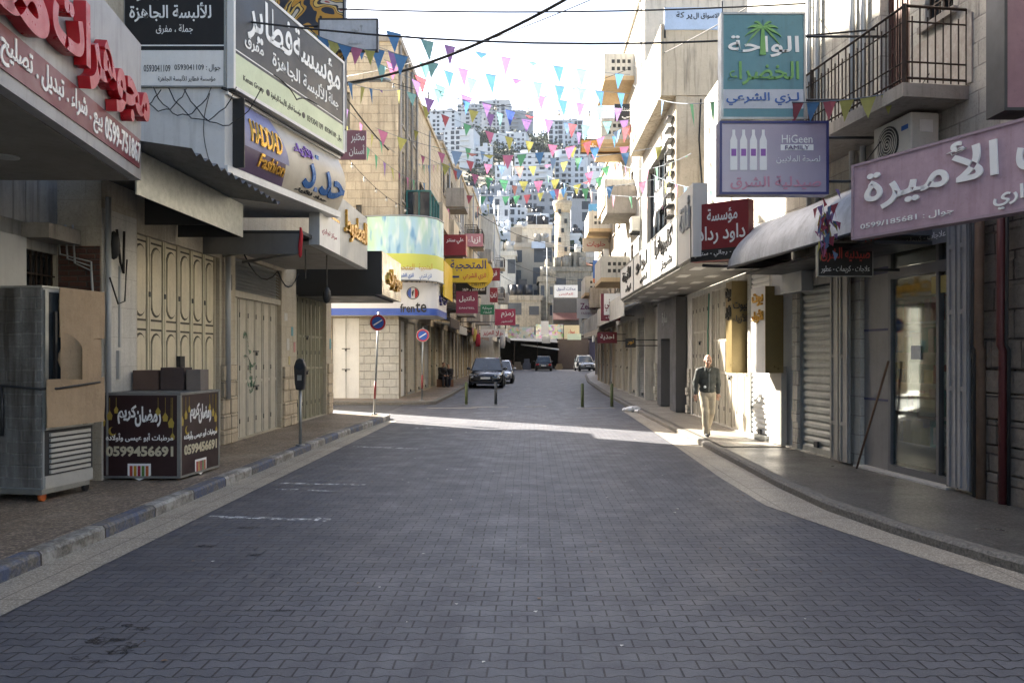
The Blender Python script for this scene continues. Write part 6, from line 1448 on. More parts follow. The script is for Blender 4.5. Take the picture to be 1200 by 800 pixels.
# ------------------------------------------------------------------ cars
def car(name, lab, loc, ang, Lc, W, H, paint, suv=True):
    T = thing(name, lab, 'car', loc, 'parked cars'); b = Vector(loc)
    M = Matrix.Translation(b) @ Matrix.Rotation(ang, 4, 'Z')            # local: +Y is the front
    hw = W/2; belt = H*.58; hood = H*.56; gc = H*.13
    def ringb(y, w, zb, zt, rnd_=.06):
        return [(-w*.86,y,zb),(-w*.97,y,zb+.10),(-w,y,zb+.28),(-w*.99,y,zt-.16),(-w*.93,y,zt-.03),(-w*.6,y,zt+.02),(0,y,zt+.04),(w*.6,y,zt+.02),(w*.93,y,zt-.03),(w*.99,y,zt-.16),(w,y,zb+.28),(w*.97,y,zb+.10),(w*.86,y,zb)]
    f, r = Lc/2, -Lc/2
    st = [(r, .86, gc+.18, belt-.28), (r+.05, .93, gc+.08, belt-.1), (r+.25, .98, gc, belt), (r+.9, 1, gc, belt+.02), (0, 1, gc, belt), (f-1.25, 1, gc, hood), (f-.55, .97, gc, hood-.06), (f-.2, .92, gc+.02, hood-.13), (f-.05, .84, gc+.07, hood-.22), (f, .76, gc+.16, hood-.34)]
    body = MB().loft([ringb(y, hw*w, zb, zt) for y, w, zb, zt in st]).xf(M).build('body', paint, T)
    md = body.modifiers.new('sub', 'SUBSURF'); md.levels = 1; md.render_levels = 2
    # cabin
    y0, y1, y2, y3 = r+(.12 if suv else .75), r+(.45 if suv else 1.35), f-2.0, f-1.2
    def ringc(y, w, z): return [(-w, y, z), (w, y, z)]
    cw0, cw1 = hw*.93, hw*.74
    bt = belt-.02
    c8 = [(-cw0,y0,bt),(cw0,y0,bt),(cw0,y3,bt),(-cw0,y3,bt),(-cw1,y1,H-.05),(cw1,y1,H-.05),(cw1,y2,H-.05),(-cw1,y2,H-.05),(-cw1*.85,y1+.2,H),(cw1*.85,y1+.2,H),(cw1*.85,y2-.25,H),(-cw1*.85,y2-.25,H)]
    MB().add(c8, [(0,1,5,4),(1,2,6,5),(2,3,7,6),(3,0,4,7),(4,5,9,8),(5,6,10,9),(6,7,11,10),(7,4,8,11),(8,9,10,11)]).xf(M).build('cabin', paint, T, bevel=.05)
    def pane(nm, a, b_, c_, d, k=.93, o=.008):
        P = [Vector(q) for q in (a, b_, c_, d)]; ce = sum(P, Vector())/4; n = (P[1]-P[0]).cross(P[3]-P[0]).normalized()
        if n.dot(ce-Vector((0, (y1+y2)/2, H*.7))) < 0: n = -n
        P = [ce+(q-ce)*k+n*o for q in P]; P2 = [q-n*.02 for q in P]
        MB().add(P+P2, [(0,1,2,3),(0,4,5,1),(1,5,6,2),(2,6,7,3),(3,7,4,0)]).xf(M).build(nm, M_GLASS, T)
    pane('windscreen', c8[2], c8[3], c8[7], c8[6]); pane('rear_window', c8[0], c8[1], c8[5], c8[4], .86)
    for s, i in ((1, (1,2,6,5)), (-1, (0,3,7,4))):
        a, b_, c_, d = [Vector(c8[j]) for j in i]; mid = .5
        pane('side_window', a.lerp(b_, .04), a.lerp(b_, .48), d.lerp(c_, .50), d.lerp(c_, .06), .9); pane('side_window', a.lerp(b_, .52), a.lerp(b_, .97), d.lerp(c_, .96), d.lerp(c_, .54), .9)
        MB().ell((s*(hw+.09), y3-.25, belt+.08), (.12,.07,.085), 10, 6).box(s*hw*.93-.03, s*hw*.93+.06, y3-.28, y3-.22, belt, belt+.06).xf(M).build('wing_mirror', paint, T)
    wr = H*.205
    for sx in (-1, 1):
        for wy in (f-.88, r+.85):
            o = MB().tube([(sx*(hw-.2), wy, wr), (sx*(hw-.02), wy, wr)], wr, 24)
            tyre = o.xf(M).build('tyre', M_BLACK, T)
            g = MB().tube([(sx*(hw-.02), wy, wr), (sx*(hw-.0), wy, wr)], wr*.62, 20)
            for k in range(5):
                a = 2*math.pi*k/5; g.box(0,0,0,0,0,0) if False else g.tube([(sx*(hw+.008), wy, wr), (sx*(hw+.004), wy+math.cos(a)*wr*.6, wr+math.sin(a)*wr*.6)], .03, 4)
            g.xf(M).build('rim', M_STEEL, tyre)
            MB().tube([(sx*(hw*.99), wy, wr+.02), (sx*(hw*1.005), wy, wr+.02)], wr*1.16, 24).xf(M).build('wheel_arch', M_BLACK, T)
            tyre.scale = (1, 1, 1)
    # front: grille, lamps, bumper, plate
    M_LAMP = mat('lamp glass', (.6,.62,.64), .15, .2); M_RLAMP = mat('red lamp glass', (.30,.01,.01), .2)
    MB().prism(Fr((0,f,0),(-1,0)) , [(-hw*.5,.5*H),( -hw*.42,.30*H),(hw*.42,.30*H),(hw*.5,.5*H)] if False else [(-hw*.46, hood-.26), (-hw*.36, gc+.30), (hw*.36, gc+.30), (hw*.46, hood-.26)], -.12, .03).xf(M).build('grille', M_BLACK, T)
    MB().ell((0, f+.03, hood-.33), (.09,.012,.05), 14, 8).xf(M).build('emblem', M_STEEL, T)
    for s in (-1, 1):
        MB().add([(s*hw*.50,f-.01,hood-.25),(s*hw*.93,f-.22,hood-.22),(s*hw*.94,f-.26,hood-.14),(s*hw*.52,f-.03,hood-.19),(s*hw*.50,f-.1,hood-.25),(s*hw*.9,f-.32,hood-.22),(s*hw*.9,f-.36,hood-.14),(s*hw*.52,f-.12,hood-.19)], [(0,1,2,3),(4,7,6,5),(0,4,5,1),(3,2,6,7),(0,3,7,4),(1,5,6,2)]).xf(M).build('headlight', M_LAMP, T)
        MB().ell((s*hw*.72, f-.09, gc+.38), (.13,.06,.09), 12, 8).xf(M).build('fog_lamp', M_LAMP, T)
        MB().box(s*hw*.74-.16, s*hw*.74+.16, r-.01, r+.25, belt-.36, belt-.14).xf(M).build('tail_light', M_RLAMP, T, bevel=.03)
    MB().box(-hw*.8, hw*.8, f-.12, f+.03, gc+.06, gc+.16).box(-hw*.82, hw*.82, r-.03, r+.12, gc+.1, gc+.3).xf(M).build('bumper', M_BLACK, T, bevel=.03)
    MB().box(-.26, .26, f+.031, f+.045, gc+.30, gc+.41).box(-.26, .26, r-.02, r-.008, belt-.42, belt-.31).xf(M).build('number_plate', M_LETTER, T)
    if suv: MB().tube([M @ Vector((-cw1*.95, y1+.2, H+.02)), M @ Vector((-cw1*.95, y2-.1, H+.02))], .02, 5).tube([M @ Vector((cw1*.95, y1+.2, H+.02)), M @ Vector((cw1*.95, y2-.1, H+.02))], .02, 5).build('roof_rail', M_BLACK, T)
    return T
def paint(name, c, rough=.22):
    m = mat(name, c, rough, .4, .12, 2); m.node_tree.nodes['Principled BSDF'].inputs['Coat Weight'].default_value = .6; return m
car('parked_car', 'dark grey off-road car facing us beside the left pavement', (-2.45, 45.3, 0), math.pi, 4.6, 1.88, 1.66, paint('graphite paint', (.02,.021,.025)))
car('parked_car', 'silver saloon parked close behind the dark grey car', (-2.0, 52.2, 0), math.pi, 4.4, 1.75, 1.46, paint('silver paint', (.38,.39,.41)), False)
car('parked_car', 'dark car seen from behind with red tail lights, at the stalls', (1.42, 90, 0), 0, 4.5, 1.86, 1.66, paint('black brown paint', (.03,.026,.024)))
car('parked_car', 'silver off-road car facing us in front of the navy tarpaulin', (6.0, 89, 0), math.pi+.12, 4.4, 1.84, 1.72, paint('pewter paint', (.30,.31,.32)))
# ------------------------------------------------------------------ people
def remesh(o, vox, sub=True, disp=None):
    md = o.modifiers.new('fuse', 'REMESH'); md.mode = 'VOXEL'; md.voxel_size = vox; md.use_smooth_shade = True
    s = o.modifiers.new('smooth', 'SMOOTH'); s.factor = .5; s.iterations = 4
    if disp:
        tx = bpy.data.textures.get('folds') or bpy.data.textures.new('folds', 'CLOUDS'); tx.noise_scale = .09
        d = o.modifiers.new('folds', 'DISPLACE'); d.texture = tx; d.strength = disp; d.mid_level = .5
def skin_mat():
    return mat('weathered skin', (.42,.24,.16), .55, 0, .2, 12, dark=(.1,.04,.03))
def hand(b, w, d, side, s=1.0, curl=.5):
    """palm, four fingers of unequal length curling, thumb from the side of the palm. w wrist, d pointing along the hand"""
    d = Vector(d).normalized(); x = Vector((side, 0, 0)); x = (x-d*x.dot(d)).normalized(); n = d.cross(x)
    w = Vector(w); pk = w+d*.09*s
    b.ell(w+d*.05*s, (.026*s,.042*s,.05*s), 10, 8, Matrix((n, x, d)).transposed().to_3x3())
    for i, l in enumerate((.068, .078, .073, .056)):
        a = pk+x*(-.03+.02*i)*s; k = a+d*l*.5*s; e = k+(d*.75+n*-curl).normalized()*l*.5*s
        b.cap(a, k, .0095*s, .009*s, 7).cap(k, e, .009*s, .0075*s, 7)
    t0 = w+d*.03*s-x*.032*s; t1 = t0+(d*.7-x*.55-n*.2).normalized()*.04*s; t2 = t1+(d-n*.3).normalized()*.03*s
    b.cap(t0, t1, .0125*s, .011*s, 7).cap(t1, t2, .011*s, .009*s, 7)
def head(b, c, s=1.0, face=(0, -1), dip=0.0):
    """skull, jaw, nose, brow, ears; returns frame"""
    f = Vector((face[0], face[1], -dip)).normalized(); x = Vector((-f.y, f.x, 0)).normalized(); z = x.cross(f)*-1
    if z.z < 0: z = -z
    c = Vector(c); Rm = Matrix((x, f, z)).transposed().to_3x3()
    q = lambda a, b_, c_: c+(x*a+f*b_+z*c_)*s
    b.ell(q(0,-.012,.03), (.076*s,.096*s,.10*s), 16, 12, Rm); b.ell(q(0,.025,-.045), (.056*s,.066*s,.068*s), 14, 10, Rm)
    b.ell(q(0,.068,-.088), (.026*s,.026*s,.022*s), 10, 8, Rm)
    b.cap(q(0,.088,.012), q(0,.112,-.032), .009*s, .017*s, 8); b.ell(q(-.013,.098,-.034), (.010*s,)*3, 8, 6).ell(q(.013,.098,-.034), (.010*s,)*3, 8, 6)
    b.ell(q(-.032,.078,.026), (.028*s,.016*s,.010*s), 10, 6, Rm).ell(q(.032,.078,.026), (.028*s,.016*s,.010*s), 10, 6, Rm)
    b.ell(q(-.042,.062,-.03), (.026*s,.026*s,.03*s), 10, 8, Rm).ell(q(.042,.062,-.03), (.026*s,.026*s,.03*s), 10, 8, Rm)
    b.ell(q(0,.085,-.064), (.026*s,.014*s,.008*s), 10, 6, Rm)
    for sgn in (-1, 1): b.ell(q(sgn*.078,-.012,-.005), (.012*s,.024*s,.034*s), 8, 8, Rm)
    return q, Rm
# the walking man
BX, BY, BZ, s = 3.72, 16.75, .131, .955
pm = lambda x, y, z: Vector((BX+x*s, BY+y*s, BZ+z*s))
T = thing('person', 'elderly bald man in dark jacket and beige trousers walking towards us on the right', 'person', (BX, BY, BZ))
b = MB()
hip = pm(0, .02, .95); chest = pm(0, 0, 1.32)
b.ell(pm(0,.02,.98), (.16*s,.115*s,.15*s), 14, 10).ell(pm(0,.01,1.17), (.15*s,.115*s,.18*s), 14, 10).ell(pm(0,.01,1.35), (.18*s,.115*s,.16*s), 14, 10)
b.cap(pm(0,.01,1.45), pm(0,-.025,1.58), .058*s, .052*s)
JR = dict(shL=pm(-.195,.01,1.43), elL=pm(-.265,.05,1.16), wrL=pm(-.27,-.05,.93), shR=pm(.195,.01,1.43), elR=pm(.255,.09,1.16), wrR=pm(.235,.02,.94))
for k in 'LR':
    b.cap(JR['sh'+k], JR['el'+k], .05*s, .042*s).cap(JR['el'+k], JR['wr'+k], .042*s, .028*s)
hand(b, JR['wrL'], (-.05,-.25,-1), 1, s, .5); hand(b, JR['wrR'], (-.1,-.1,-1), -1, s, .5)
LG = dict(hL=pm(-.09,.02,.93), kL=pm(-.075,-.11,.52), aL=pm(-.06,-.12,.10), hR=pm(.09,.02,.93), kR=pm(.085,.02,.50), aR=pm(.06,.27,.17))
for k in 'LR': b.cap(LG['h'+k], LG['k'+k], .085*s, .058*s).cap(LG['k'+k], LG['a'+k], .055*s, .038*s)
q, Rm = head(b, pm(0,-.04,1.66), s, (.05,-1), .12)
o = b.build('body', skin_mat(), T); remesh(o, .009)
e = MB()
for sg in (-1, 1): e.ell(q(sg*.031,.083,.010), (.013*s,.008*s,.008*s), 8, 6)
e.build('eye', M_INK, T)
hb = MB()
for an in [math.pi*(1.08+.84*i/14) for i in range(15)]: hb.ell(q(.077*math.cos(an), -.012+.092*math.sin(an), .008), (.014,.014,.034), 7, 6)
hb.ell(q(-.032,.088,.03), (.02,.006,.005), 8, 5).ell(q(.032,.088,.03), (.02,.006,.005), 8, 5)
o = hb.build('hair', mat('grey hair', (.30,.28,.26), .8, 0, .3, 40), T); remesh(o, .009)
j = MB(); 
j.ell(pm(0,.02,1.02), (.185*s,.145*s,.13*s), 16, 10).ell(pm(0,.015,1.18), (.19*s,.15*s,.18*s), 16, 10).ell(pm(0,.015,1.36), (.215*s,.145*s,.155*s), 16, 10)
j.cap(pm(-.12,.01,1.45), JR['shL'], .075*s, .075*s).cap(pm(.12,.01,1.45), JR['shR'], .075*s, .075*s).cap(pm(0,.02,1.46), pm(0,.02,1.49), .082*s, .078*s)
for k in 'LR': j.cap(JR['sh'+k], JR['el'+k], .073*s, .062*s).cap(JR['el'+k], JR['wr'+k]+Vector((0,0,.02)), .062*s, .047*s)
M_JKT = mat('dark olive jacket', (.048,.052,.046), .8, 0, .3, 14, bmp=.3, bscale=180)
o = j.build('jacket', M_JKT, T); remesh(o, .012, disp=.022)
MB().cap(pm(-.075,-.10,1.51), pm(-.015,-.135,1.42), .022*s, .016*s, 8).cap(pm(.075,-.10,1.51), pm(.015,-.135,1.42), .022*s, .016*s, 8).build('collar', M_JKT, T)
MB().tube([pm(.0,-.125,1.42), pm(.0,-.14,1.3), pm(.0,-.137,1.15), pm(.0,-.13,.98)], .006, 6).build('zip', M_STEEL, T)
MB().ell(pm(-.09,-.135,1.09), (.03,.012,.028), 8, 6).build('jacket_badge', M_LETTER, T)
tr = MB().ell(pm(0,.02,.93), (.17*s,.13*s,.13*s), 14, 10)
for k in 'LR': tr.cap(LG['h'+k], LG['k'+k], .105*s, .080*s).cap(LG['k'+k], LG['a'+k]+Vector((0,0,.01)), .080*s, .070*s)
o = tr.build('trousers', mat('beige trousers', (.36,.31,.23), .85, 0, .2, 8), T); remesh(o, .012, disp=.02)
for k, an in (('L', .0), ('R', .75)):
    a = LG['a'+k]; d = Vector((0, -math.cos(an), -math.sin(an))); 
    sh = MB().ell(a+Vector((0,.0,-.035)), (.045,.06,.05), 10, 8).cap(a+Vector((0,-.03,-.055)), a+Vector((0,-.03,-.055))+d*.13, .042, .034, 10)
    zmin = min(p_.z for p_ in sh.v); 
    for p_ in sh.v:
        if k == 'L': p_.z = max(p_.z, BZ+.004)
    o = sh.build('shoe', M_BLACK, T); remesh(o, .01)
# the two seated figures by the shop
def seated(bx, by, bz, face, lab, jac, trs, s=.95, lean=.12):
    T = thing('person', lab, 'person', (bx, by, bz)); f = Vector((face[0], face[1], 0)).normalized(); x = Vector((-f.y, f.x, 0))
    P = lambda a, b_, c_: Vector((bx, by, bz))+(x*a+f*b_+Z*c_)*s
    b = MB().ell(P(0,0,.52), (.15,.15,.12), 12, 8).ell(P(0,lean*.5,.75), (.15,.14,.2), 12, 8).ell(P(0,lean,.95), (.17,.15,.15), 12, 8).cap(P(0,lean+.03,1.05), P(0,lean+.1,1.17), .055, .05)
    q, Rm = head(b, P(0,lean+.15,1.24), s, face, .35)
    J = {}
    for sg, k in ((-1,'L'), (1,'R')):
        J[k] = [P(sg*.19,lean,1.02), P(sg*.23,lean+.12,.76), P(sg*.10,lean+.36,.66), P(sg*.09,0,.50), P(sg*.13,.42,.50), P(sg*.12,.42,.07)]
        b.cap(J[k][0], J[k][1], .05, .042).cap(J[k][1], J[k][2], .042, .028).cap(J[k][3], J[k][4], .08, .06).cap(J[k][4], J[k][5], .055, .04)
        hand(b, J[k][2], tuple(f*1.0-Z*.2-x*sg*.3), 1 if sg < 0 else -1, s, .6)
    o = b.build('body', skin_mat(), T); remesh(o, .012)
    j = MB().ell(P(0,.02,.6), (.18,.17,.14), 12, 8).ell(P(0,lean*.5,.77), (.19,.18,.2), 12, 8).ell(P(0,lean,.96), (.21,.18,.14), 12, 8)
    for k in 'LR': j.cap(J[k][0], J[k][1], .075, .062).cap(J[k][1], J[k][2], .06, .045)
    remesh(j.build('jacket', jac, T), .016, disp=.02)
    t = MB().ell(P(0,.02,.52), (.18,.17,.12), 12, 8)
    for k in 'LR': t.cap(J[k][3], J[k][4], .10, .078).cap(J[k][4], J[k][5]+Vector((0,0,.05)), .078, .062)
    remesh(t.build('trousers', trs, T), .016, disp=.015)
    for k in 'LR': remesh(MB().cap(J[k][5]+Vector((0,0,-.02)), J[k][5]+f*.16+Vector((0,0,-.03)), .045, .035).build('shoe', M_BLACK, T), .012)
    h = MB().ell(q(0,-.03,.05), (.08*s,.09*s,.085*s), 12, 8, Rm); remesh(h.build('hair', mat('dark hair', (.02,.017,.015), .7), T), .012)
    e = MB()
    for sg in (-1, 1): e.ell(q(sg*.031,.083,.010), (.013,.008,.008), 8, 6)
    e.build('eye', M_INK, T)
xs_ = XA(517, 42); 
seated(xs_, 42.0, .13, (.55,-.75), 'man in black jacket sitting on a crate by the shutters, left', mat('black jacket', (.012,.012,.014), .8), mat('dark trousers', (.02,.02,.028), .8))
seated(xs_+.42, 42.35, .13, (-.2,-.9), 'second seated figure in dark clothes beside the man on the crate', mat('charcoal jacket', (.025,.022,.024), .8), mat('navy trousers', (.015,.017,.03), .8), .88)
def crate(x, y, w_, h, lab):
    T = thing('wooden_crate', lab, 'crate', (x, y, .13)); b = MB()
    for k in range(4): z = .135+h*k/4; b.box(x-w_/2, x+w_/2, y-w_/2, y-w_/2+.02, z, z+h/4-.015).box(x-w_/2, x+w_/2, y+w_/2-.02, y+w_/2, z, z+h/4-.015).box(x-w_/2, x-w_/2+.02, y-w_/2+.02, y+w_/2-.02, z, z+h/4-.015).box(x+w_/2-.02, x+w_/2, y-w_/2+.02, y+w_/2-.02, z, z+h/4-.015)
    b.build('slats', mat('crate wood', (.22,.10,.05), .7, 0, .3, 9), T); MB().box(x-w_/2, x+w_/2, y-w_/2, y+w_/2, .13+h-.012, .13+h+.01).build('lid', mat('crate wood', (0,0,0)), T)
crate(xs_, 42.0, .42, .40, 'wooden crate used as a seat by the man in black'); crate(xs_+.42, 42.38, .36, .36, 'smaller reddish crate under the second seated figure')
# plastic bag at the right kerb
o = MB().ell((XA(742,25.6), 25.6, .09), (.28,.16,.10), 14, 8).ell((XA(735,26), 25.9, .06), (.2,.12,.07), 10, 6).ell((XA(748,25.2), 25.2, .06), (.14,.16,.06), 10, 6).build('plastic_bag', mat('white plastic bag', (.7,.7,.7), .4), loc=(XA(742,25.6), 25.6, 0))
remesh(o, .025, disp=.06); tag(o, 'crumpled white plastic bag lying at the right kerb', 'bag')
# ------------------------------------------------------------------ overhead: cables, bulbs, bunting
def sag(a, b, d, n=14): 
    a, b = Vector(a), Vector(b); return [a.lerp(b, i/n)-Z*d*4*(i/n)*(1-i/n) for i in range(n+1)]
CAB = [('upper black cable crossing the whole street', PX(395,11,14), PX(955,4,14), .10, .018), ('black cable running past the billboards to the balcony', PX(232,18,12), PX(1150,20,12), .42, .02),
 ('thick cable rising from the stone corner to the top edge', PX(403,98,22), PX(700,-22,16), .35, .045), ('thin cable beside the thick one', PX(405,90,24), PX(720,-12,17), .25, .014), ('cable slanting from the roof edge over the teal sign', PX(743,78,26), PX(910,-12,16), .1, .016),
 ('cable dropping along the stone facade', PX(404,112,28), PX(470,190,32), .15, .035), ('cable running down the left row of houses', PX(466,180,33), PX(600,330,80), .8, .03), ('thin cable across the middle of the sky', PX(505,132,30), PX(735,82,28), .35, .014),
 ('drooping cable between the house rows near the end', PX(560,250,70), PX(700,290,60), .9, .03), ('low cable over the far street', PX(585,300,85), PX(700,330,70), .7, .03), ('wire from the balcony to the pink sign', PX(1010,195,11), PX(1140,10,10.5), .05, .008)]
for lab, a, b_, d, r_ in CAB: tag(MB().tube(sag(a, b_, d), r_*.8, 5).build('cable', M_CABLE, loc=a), lab, 'cable')
PAL = {'blue': (.07,.18,.36), 'lilac': (.22,.13,.32), 'teal': (.15,.30,.31), 'yellow': (.36,.35,.11), 'pink': (.40,.14,.25), 'red': (.34,.09,.11), 'green': (.10,.30,.17), 'salmon': (.42,.20,.18), 'sky': (.16,.25,.40), 'navy': (.06,.10,.36)}
FM = {k: cloth(k+' pennant cloth', c, .4) for k, c in PAL.items()}
def bunting(lab, a, b, d, cols, n, size=.30, skip=.12):
    size *= 1.22
    T = thing('bunting_string', lab, 'bunting', Vector(a), 'pennant strings across the street')
    path = sag(a, b, d, 24); MB().tube(path, .008, 4).build('cord', mat('thin string', (.14,.17,.20), .8), T)
    Ls = [0]
    for p, q in zip(path, path[1:]): Ls.append(Ls[-1]+(q-p).length)
    def at(l):
        for i in range(24):
            if l <= Ls[i+1]: return path[i].lerp(path[i+1], (l-Ls[i])/(Ls[i+1]-Ls[i]))
        return path[-1]
    for i in range(n):
        if rnd.random() < skip: continue
        l = Ls[-1]*(i+.5+rnd.uniform(-.18,.18))/n; c = cols[i % len(cols)] if rnd.random() < .75 else rnd.choice(list(cols)); w_ = size*rnd.uniform(.40, .5)
        p0, p1 = at(max(0, l-w_)), at(min(Ls[-1], l+w_)); r = rnd.random()
        sw = Vector((rnd.uniform(-.14,.14), rnd.uniform(-.25,.25), 0))*size
        if r < .14: tip = (p0+p1)/2+Vector((rnd.uniform(-.2,.2), rnd.uniform(.3,.6), rnd.uniform(-.25,.15)))*size     # blown flat
        else: tip = (p0+p1)/2-Z*size*1.15*rnd.uniform(.9,1.1)+sw
        m1 = p0.lerp(tip, .5)+Vector((0, rnd.uniform(-.08,.08)*size, 0)); m2 = p1.lerp(tip, .5)+Vector((0, rnd.uniform(-.08,.08)*size, 0)); mt = (p0+p1)/2+Vector((0, rnd.uniform(-.05,.05)*size, 0))
        o = MB().add([p0, mt, p1, m1, m2, tip], [(0,1,3),(1,4,3),(1,2,4),(3,4,5)]).build('pennant', FM[c], T); o['label'] = c+' pennant'
PB = ['blue','lilac','teal','blue','teal','lilac']; MX = ['pink','yellow','red','green','sky','salmon','yellow','pink','green','blue']
BUN = [
 ('topmost string of pale blue and lilac pennants across the sky', PX(318,-2,17), PX(738,88,24), .25, PB, 13, .34), ('second string of pale pennants below the topmost', PX(335,28,17.5), PX(738,110,25), .25, PB, 13, .34), ('third string of blue and teal pennants in the sky', PX(405,40,20), PX(738,128,27), .35, PB, 12, .34),
 ('sagging string of lilac and wine-red pennants under the pale ones', PX(450,70,24), PX(742,150,29), .55, ['lilac','red','teal','lilac','pink','navy','red'], 12, .36), ('string of pale pennants from the white sign to the rusty sign', PX(418,62,21), PX(725,160,34), .5, PB+['yellow'], 11, .34),
 ('short string of yellow and pink pennants over the painted billboard', PX(318,12,15.5), PX(440,60,16.0), .15, ['yellow','blue','pink','yellow','blue'], 9, .24), ('pennants hanging along the slanted clothing sign to the stone wall', PX(335,55,15.2), PX(470,105,24), .3, ['yellow','blue','lilac','yellow','blue'], 10, .3), ('string of pennants on the stone corner wall', PX(400,140,24), PX(500,215,36), .4, ['yellow','pink','blue','green','lilac'], 11, .36),
 ('string of red, yellow and green pennants before the hill, upper', PX(470,110,33), PX(770,168,30), .9, MX, 12, .36), ('string of mixed pennants before the hill, second down', PX(480,150,35), PX(830,158,24), 1.0, MX, 13, .32), ('string of mixed pennants before the hill, third down', PX(490,180,37), PX(846,190,24), 1.2, MX, 13, .32),
 ('string of mixed pennants before the hill, fourth down', PX(505,175,40), PX(722,170,42), 1.0, MX, 12, .40), ('string of mixed pennants level with the minaret top', PX(515,190,42), PX(735,185,40), 1.1, ['yellow','sky','pink','green','salmon','yellow','pink'], 12, .42), ('lowest string of pennants hanging from the right row', PX(640,205,44), PX(850,222,21), .6, MX, 13, .34),
 ('string of pennants from the cream building to the teal sign', PX(742,100,25), PX(847,118,13.2), .25, ['yellow','green','lilac','blue','yellow'], 7, .32), ('string of pennants crossing in front of the teal sign to the balcony', PX(852,112,12.2), PX(1050,108,10.1), .12, ['yellow','pink','yellow','pink','red','blue','red','yellow'], 10, .2),
 ('string of pennants above the red sign', PX(765,205,22), PX(885,225,13.5), .15, ['green','yellow','pink','blue','yellow'], 8, .28), ('string of pennants around the white box signs', PX(722,190,30), PX(810,180,17), .3, ['pink','green','yellow','salmon'], 8, .34),
 ('extra string of pale pennants low across the sky', PX(470,105,28), PX(742,140,30), .5, ['teal','lilac','sky','yellow','lilac'], 12, .36), ('string of pennants from the stone corner to the black sign', PX(440,150,27), PX(760,135,30), 1.2, MX, 17, .36), ('string of faded pennants above the minaret', PX(520,225,50), PX(710,205,46), .7, MX, 14, .42), ('string of tired pennants in front of the left stone wall', PX(400,120,23), PX(520,190,45), .8, ['lilac','pink','yellow','blue','green'], 14, .34),
 ('long string of pennants down the left row over the yellow sign', PX(440,235,32), PX(600,230,60), .6, MX, 9, .45)]
for a in BUN: bunting(*a)
def bulbs(lab, a, b, d, n):
    T = thing('bulb_string', lab, 'string lights', Vector(a)); path = sag(a, b, d, n*2); MB().tube(path, .01, 4).build('cord', M_CABLE, T)
    for i in range(1, n*2, 2): q = path[i]; MB().tube([q, q-Z*.07], .022, 6).build('bulb_holder', M_BLACK, T); MB().ell(q-Z*.12, (.045,.045,.06), 8, 6).build('bulb', mat('unlit bulb glass', (.5,.48,.42), .15), T)
bulbs('string of bare bulbs crossing the sky', PX(440,92,24), PX(742,128,27), .4, 8); bulbs('string of bare bulbs in front of the stone corner', PX(405,182,24), PX(480,245,30), .25, 6)
# street lamp on the stone corner, satellite dishes, aerials
T = thing('street_lamp', 'grey street lamp on an arm by the stone corner wall', 'street lamp', PX(402,100,22.8))
MB().tube([PX(402,101,22.8), PX(432,95,22.5)], .025, 6).build('arm', M_STEEL, T); MB().loft([[PX(432,95,22.5)+Vector((0,a*.09,b_*.05)) for a, b_ in ((-1,0),(-.5,1),(.5,1),(1,0),(.5,-.7),(-.5,-.7))], [PX(452,94,22.4)+Vector((0,a*.11,b_*.06)) for a, b_ in ((-1,0),(-.5,1),(.5,1),(1,0),(.5,-.7),(-.5,-.7))], [PX(458,94.5,22.4)+Vector((0,a*.05,b_*.03)) for a, b_ in ((-1,0),(-.5,1),(.5,1),(1,0),(.5,-.7),(-.5,-.7))]]).build('lamp_head', M_GREYP, T)
for i, (px, py, Y, r_, lab) in enumerate([(570,258,84,.9,'white satellite dish on the last roof of the left row'), (558,252,70,.55,'small grey dish on the left roofs'), (615,262,118,.8,'dish on the beige house roof'), (640,276,119,.7,'dish at the right end of the beige roof'), (601,285,113,.6,'little dish left of the beige house')]):
    r_ *= .6; c = PX(px, py, Y); T = thing('satellite_dish', lab, 'satellite dish', c-Z*r_*1.5, 'satellite dishes'); v = Vector((-.3,-1,.45)).normalized(); xx = v.cross(Z).normalized(); yy = xx.cross(v)
    rg = [[c-v*.25*r_*(1-(k/4)**2)+(xx*math.cos(t)+yy*math.sin(t))*r_*max(.02,k/4) for t in [2*math.pi*i/18 for i in range(18)]] for k in range(5)]
    MB().loft(rg, True, False).build('bowl', M_GREYP, T); MB().tube([c-v*.3*r_, c-Z*r_*1.5], .05, 6).tube([c-yy*r_*.9, c+v*.6*r_], .03, 5).build('mount', M_STEEL, T)
for i, (px, y0, y1, Y) in enumerate([(581,262,330,92),(584,240,300,95),(641,290,385,100),(563,228,262,86)]):
    a = PX(px, y1, Y); b_ = PX(px, y0, Y); T = thing('aerial_mast', ['thin mast on the white end house','tall aerial by the end house','lattice mast in front of the narrow grey house','short aerial on the left roofs'][i], 'aerial', a)
    g = MB().tube([a, b_], .05, 5)
    for k in range(4): q = a.lerp(b_, .75+.07*k); g.tube([q-Vector((.5,0,0)), q+Vector((.5,0,0))], .02, 4)
    g.build('mast', M_STEEL, T)
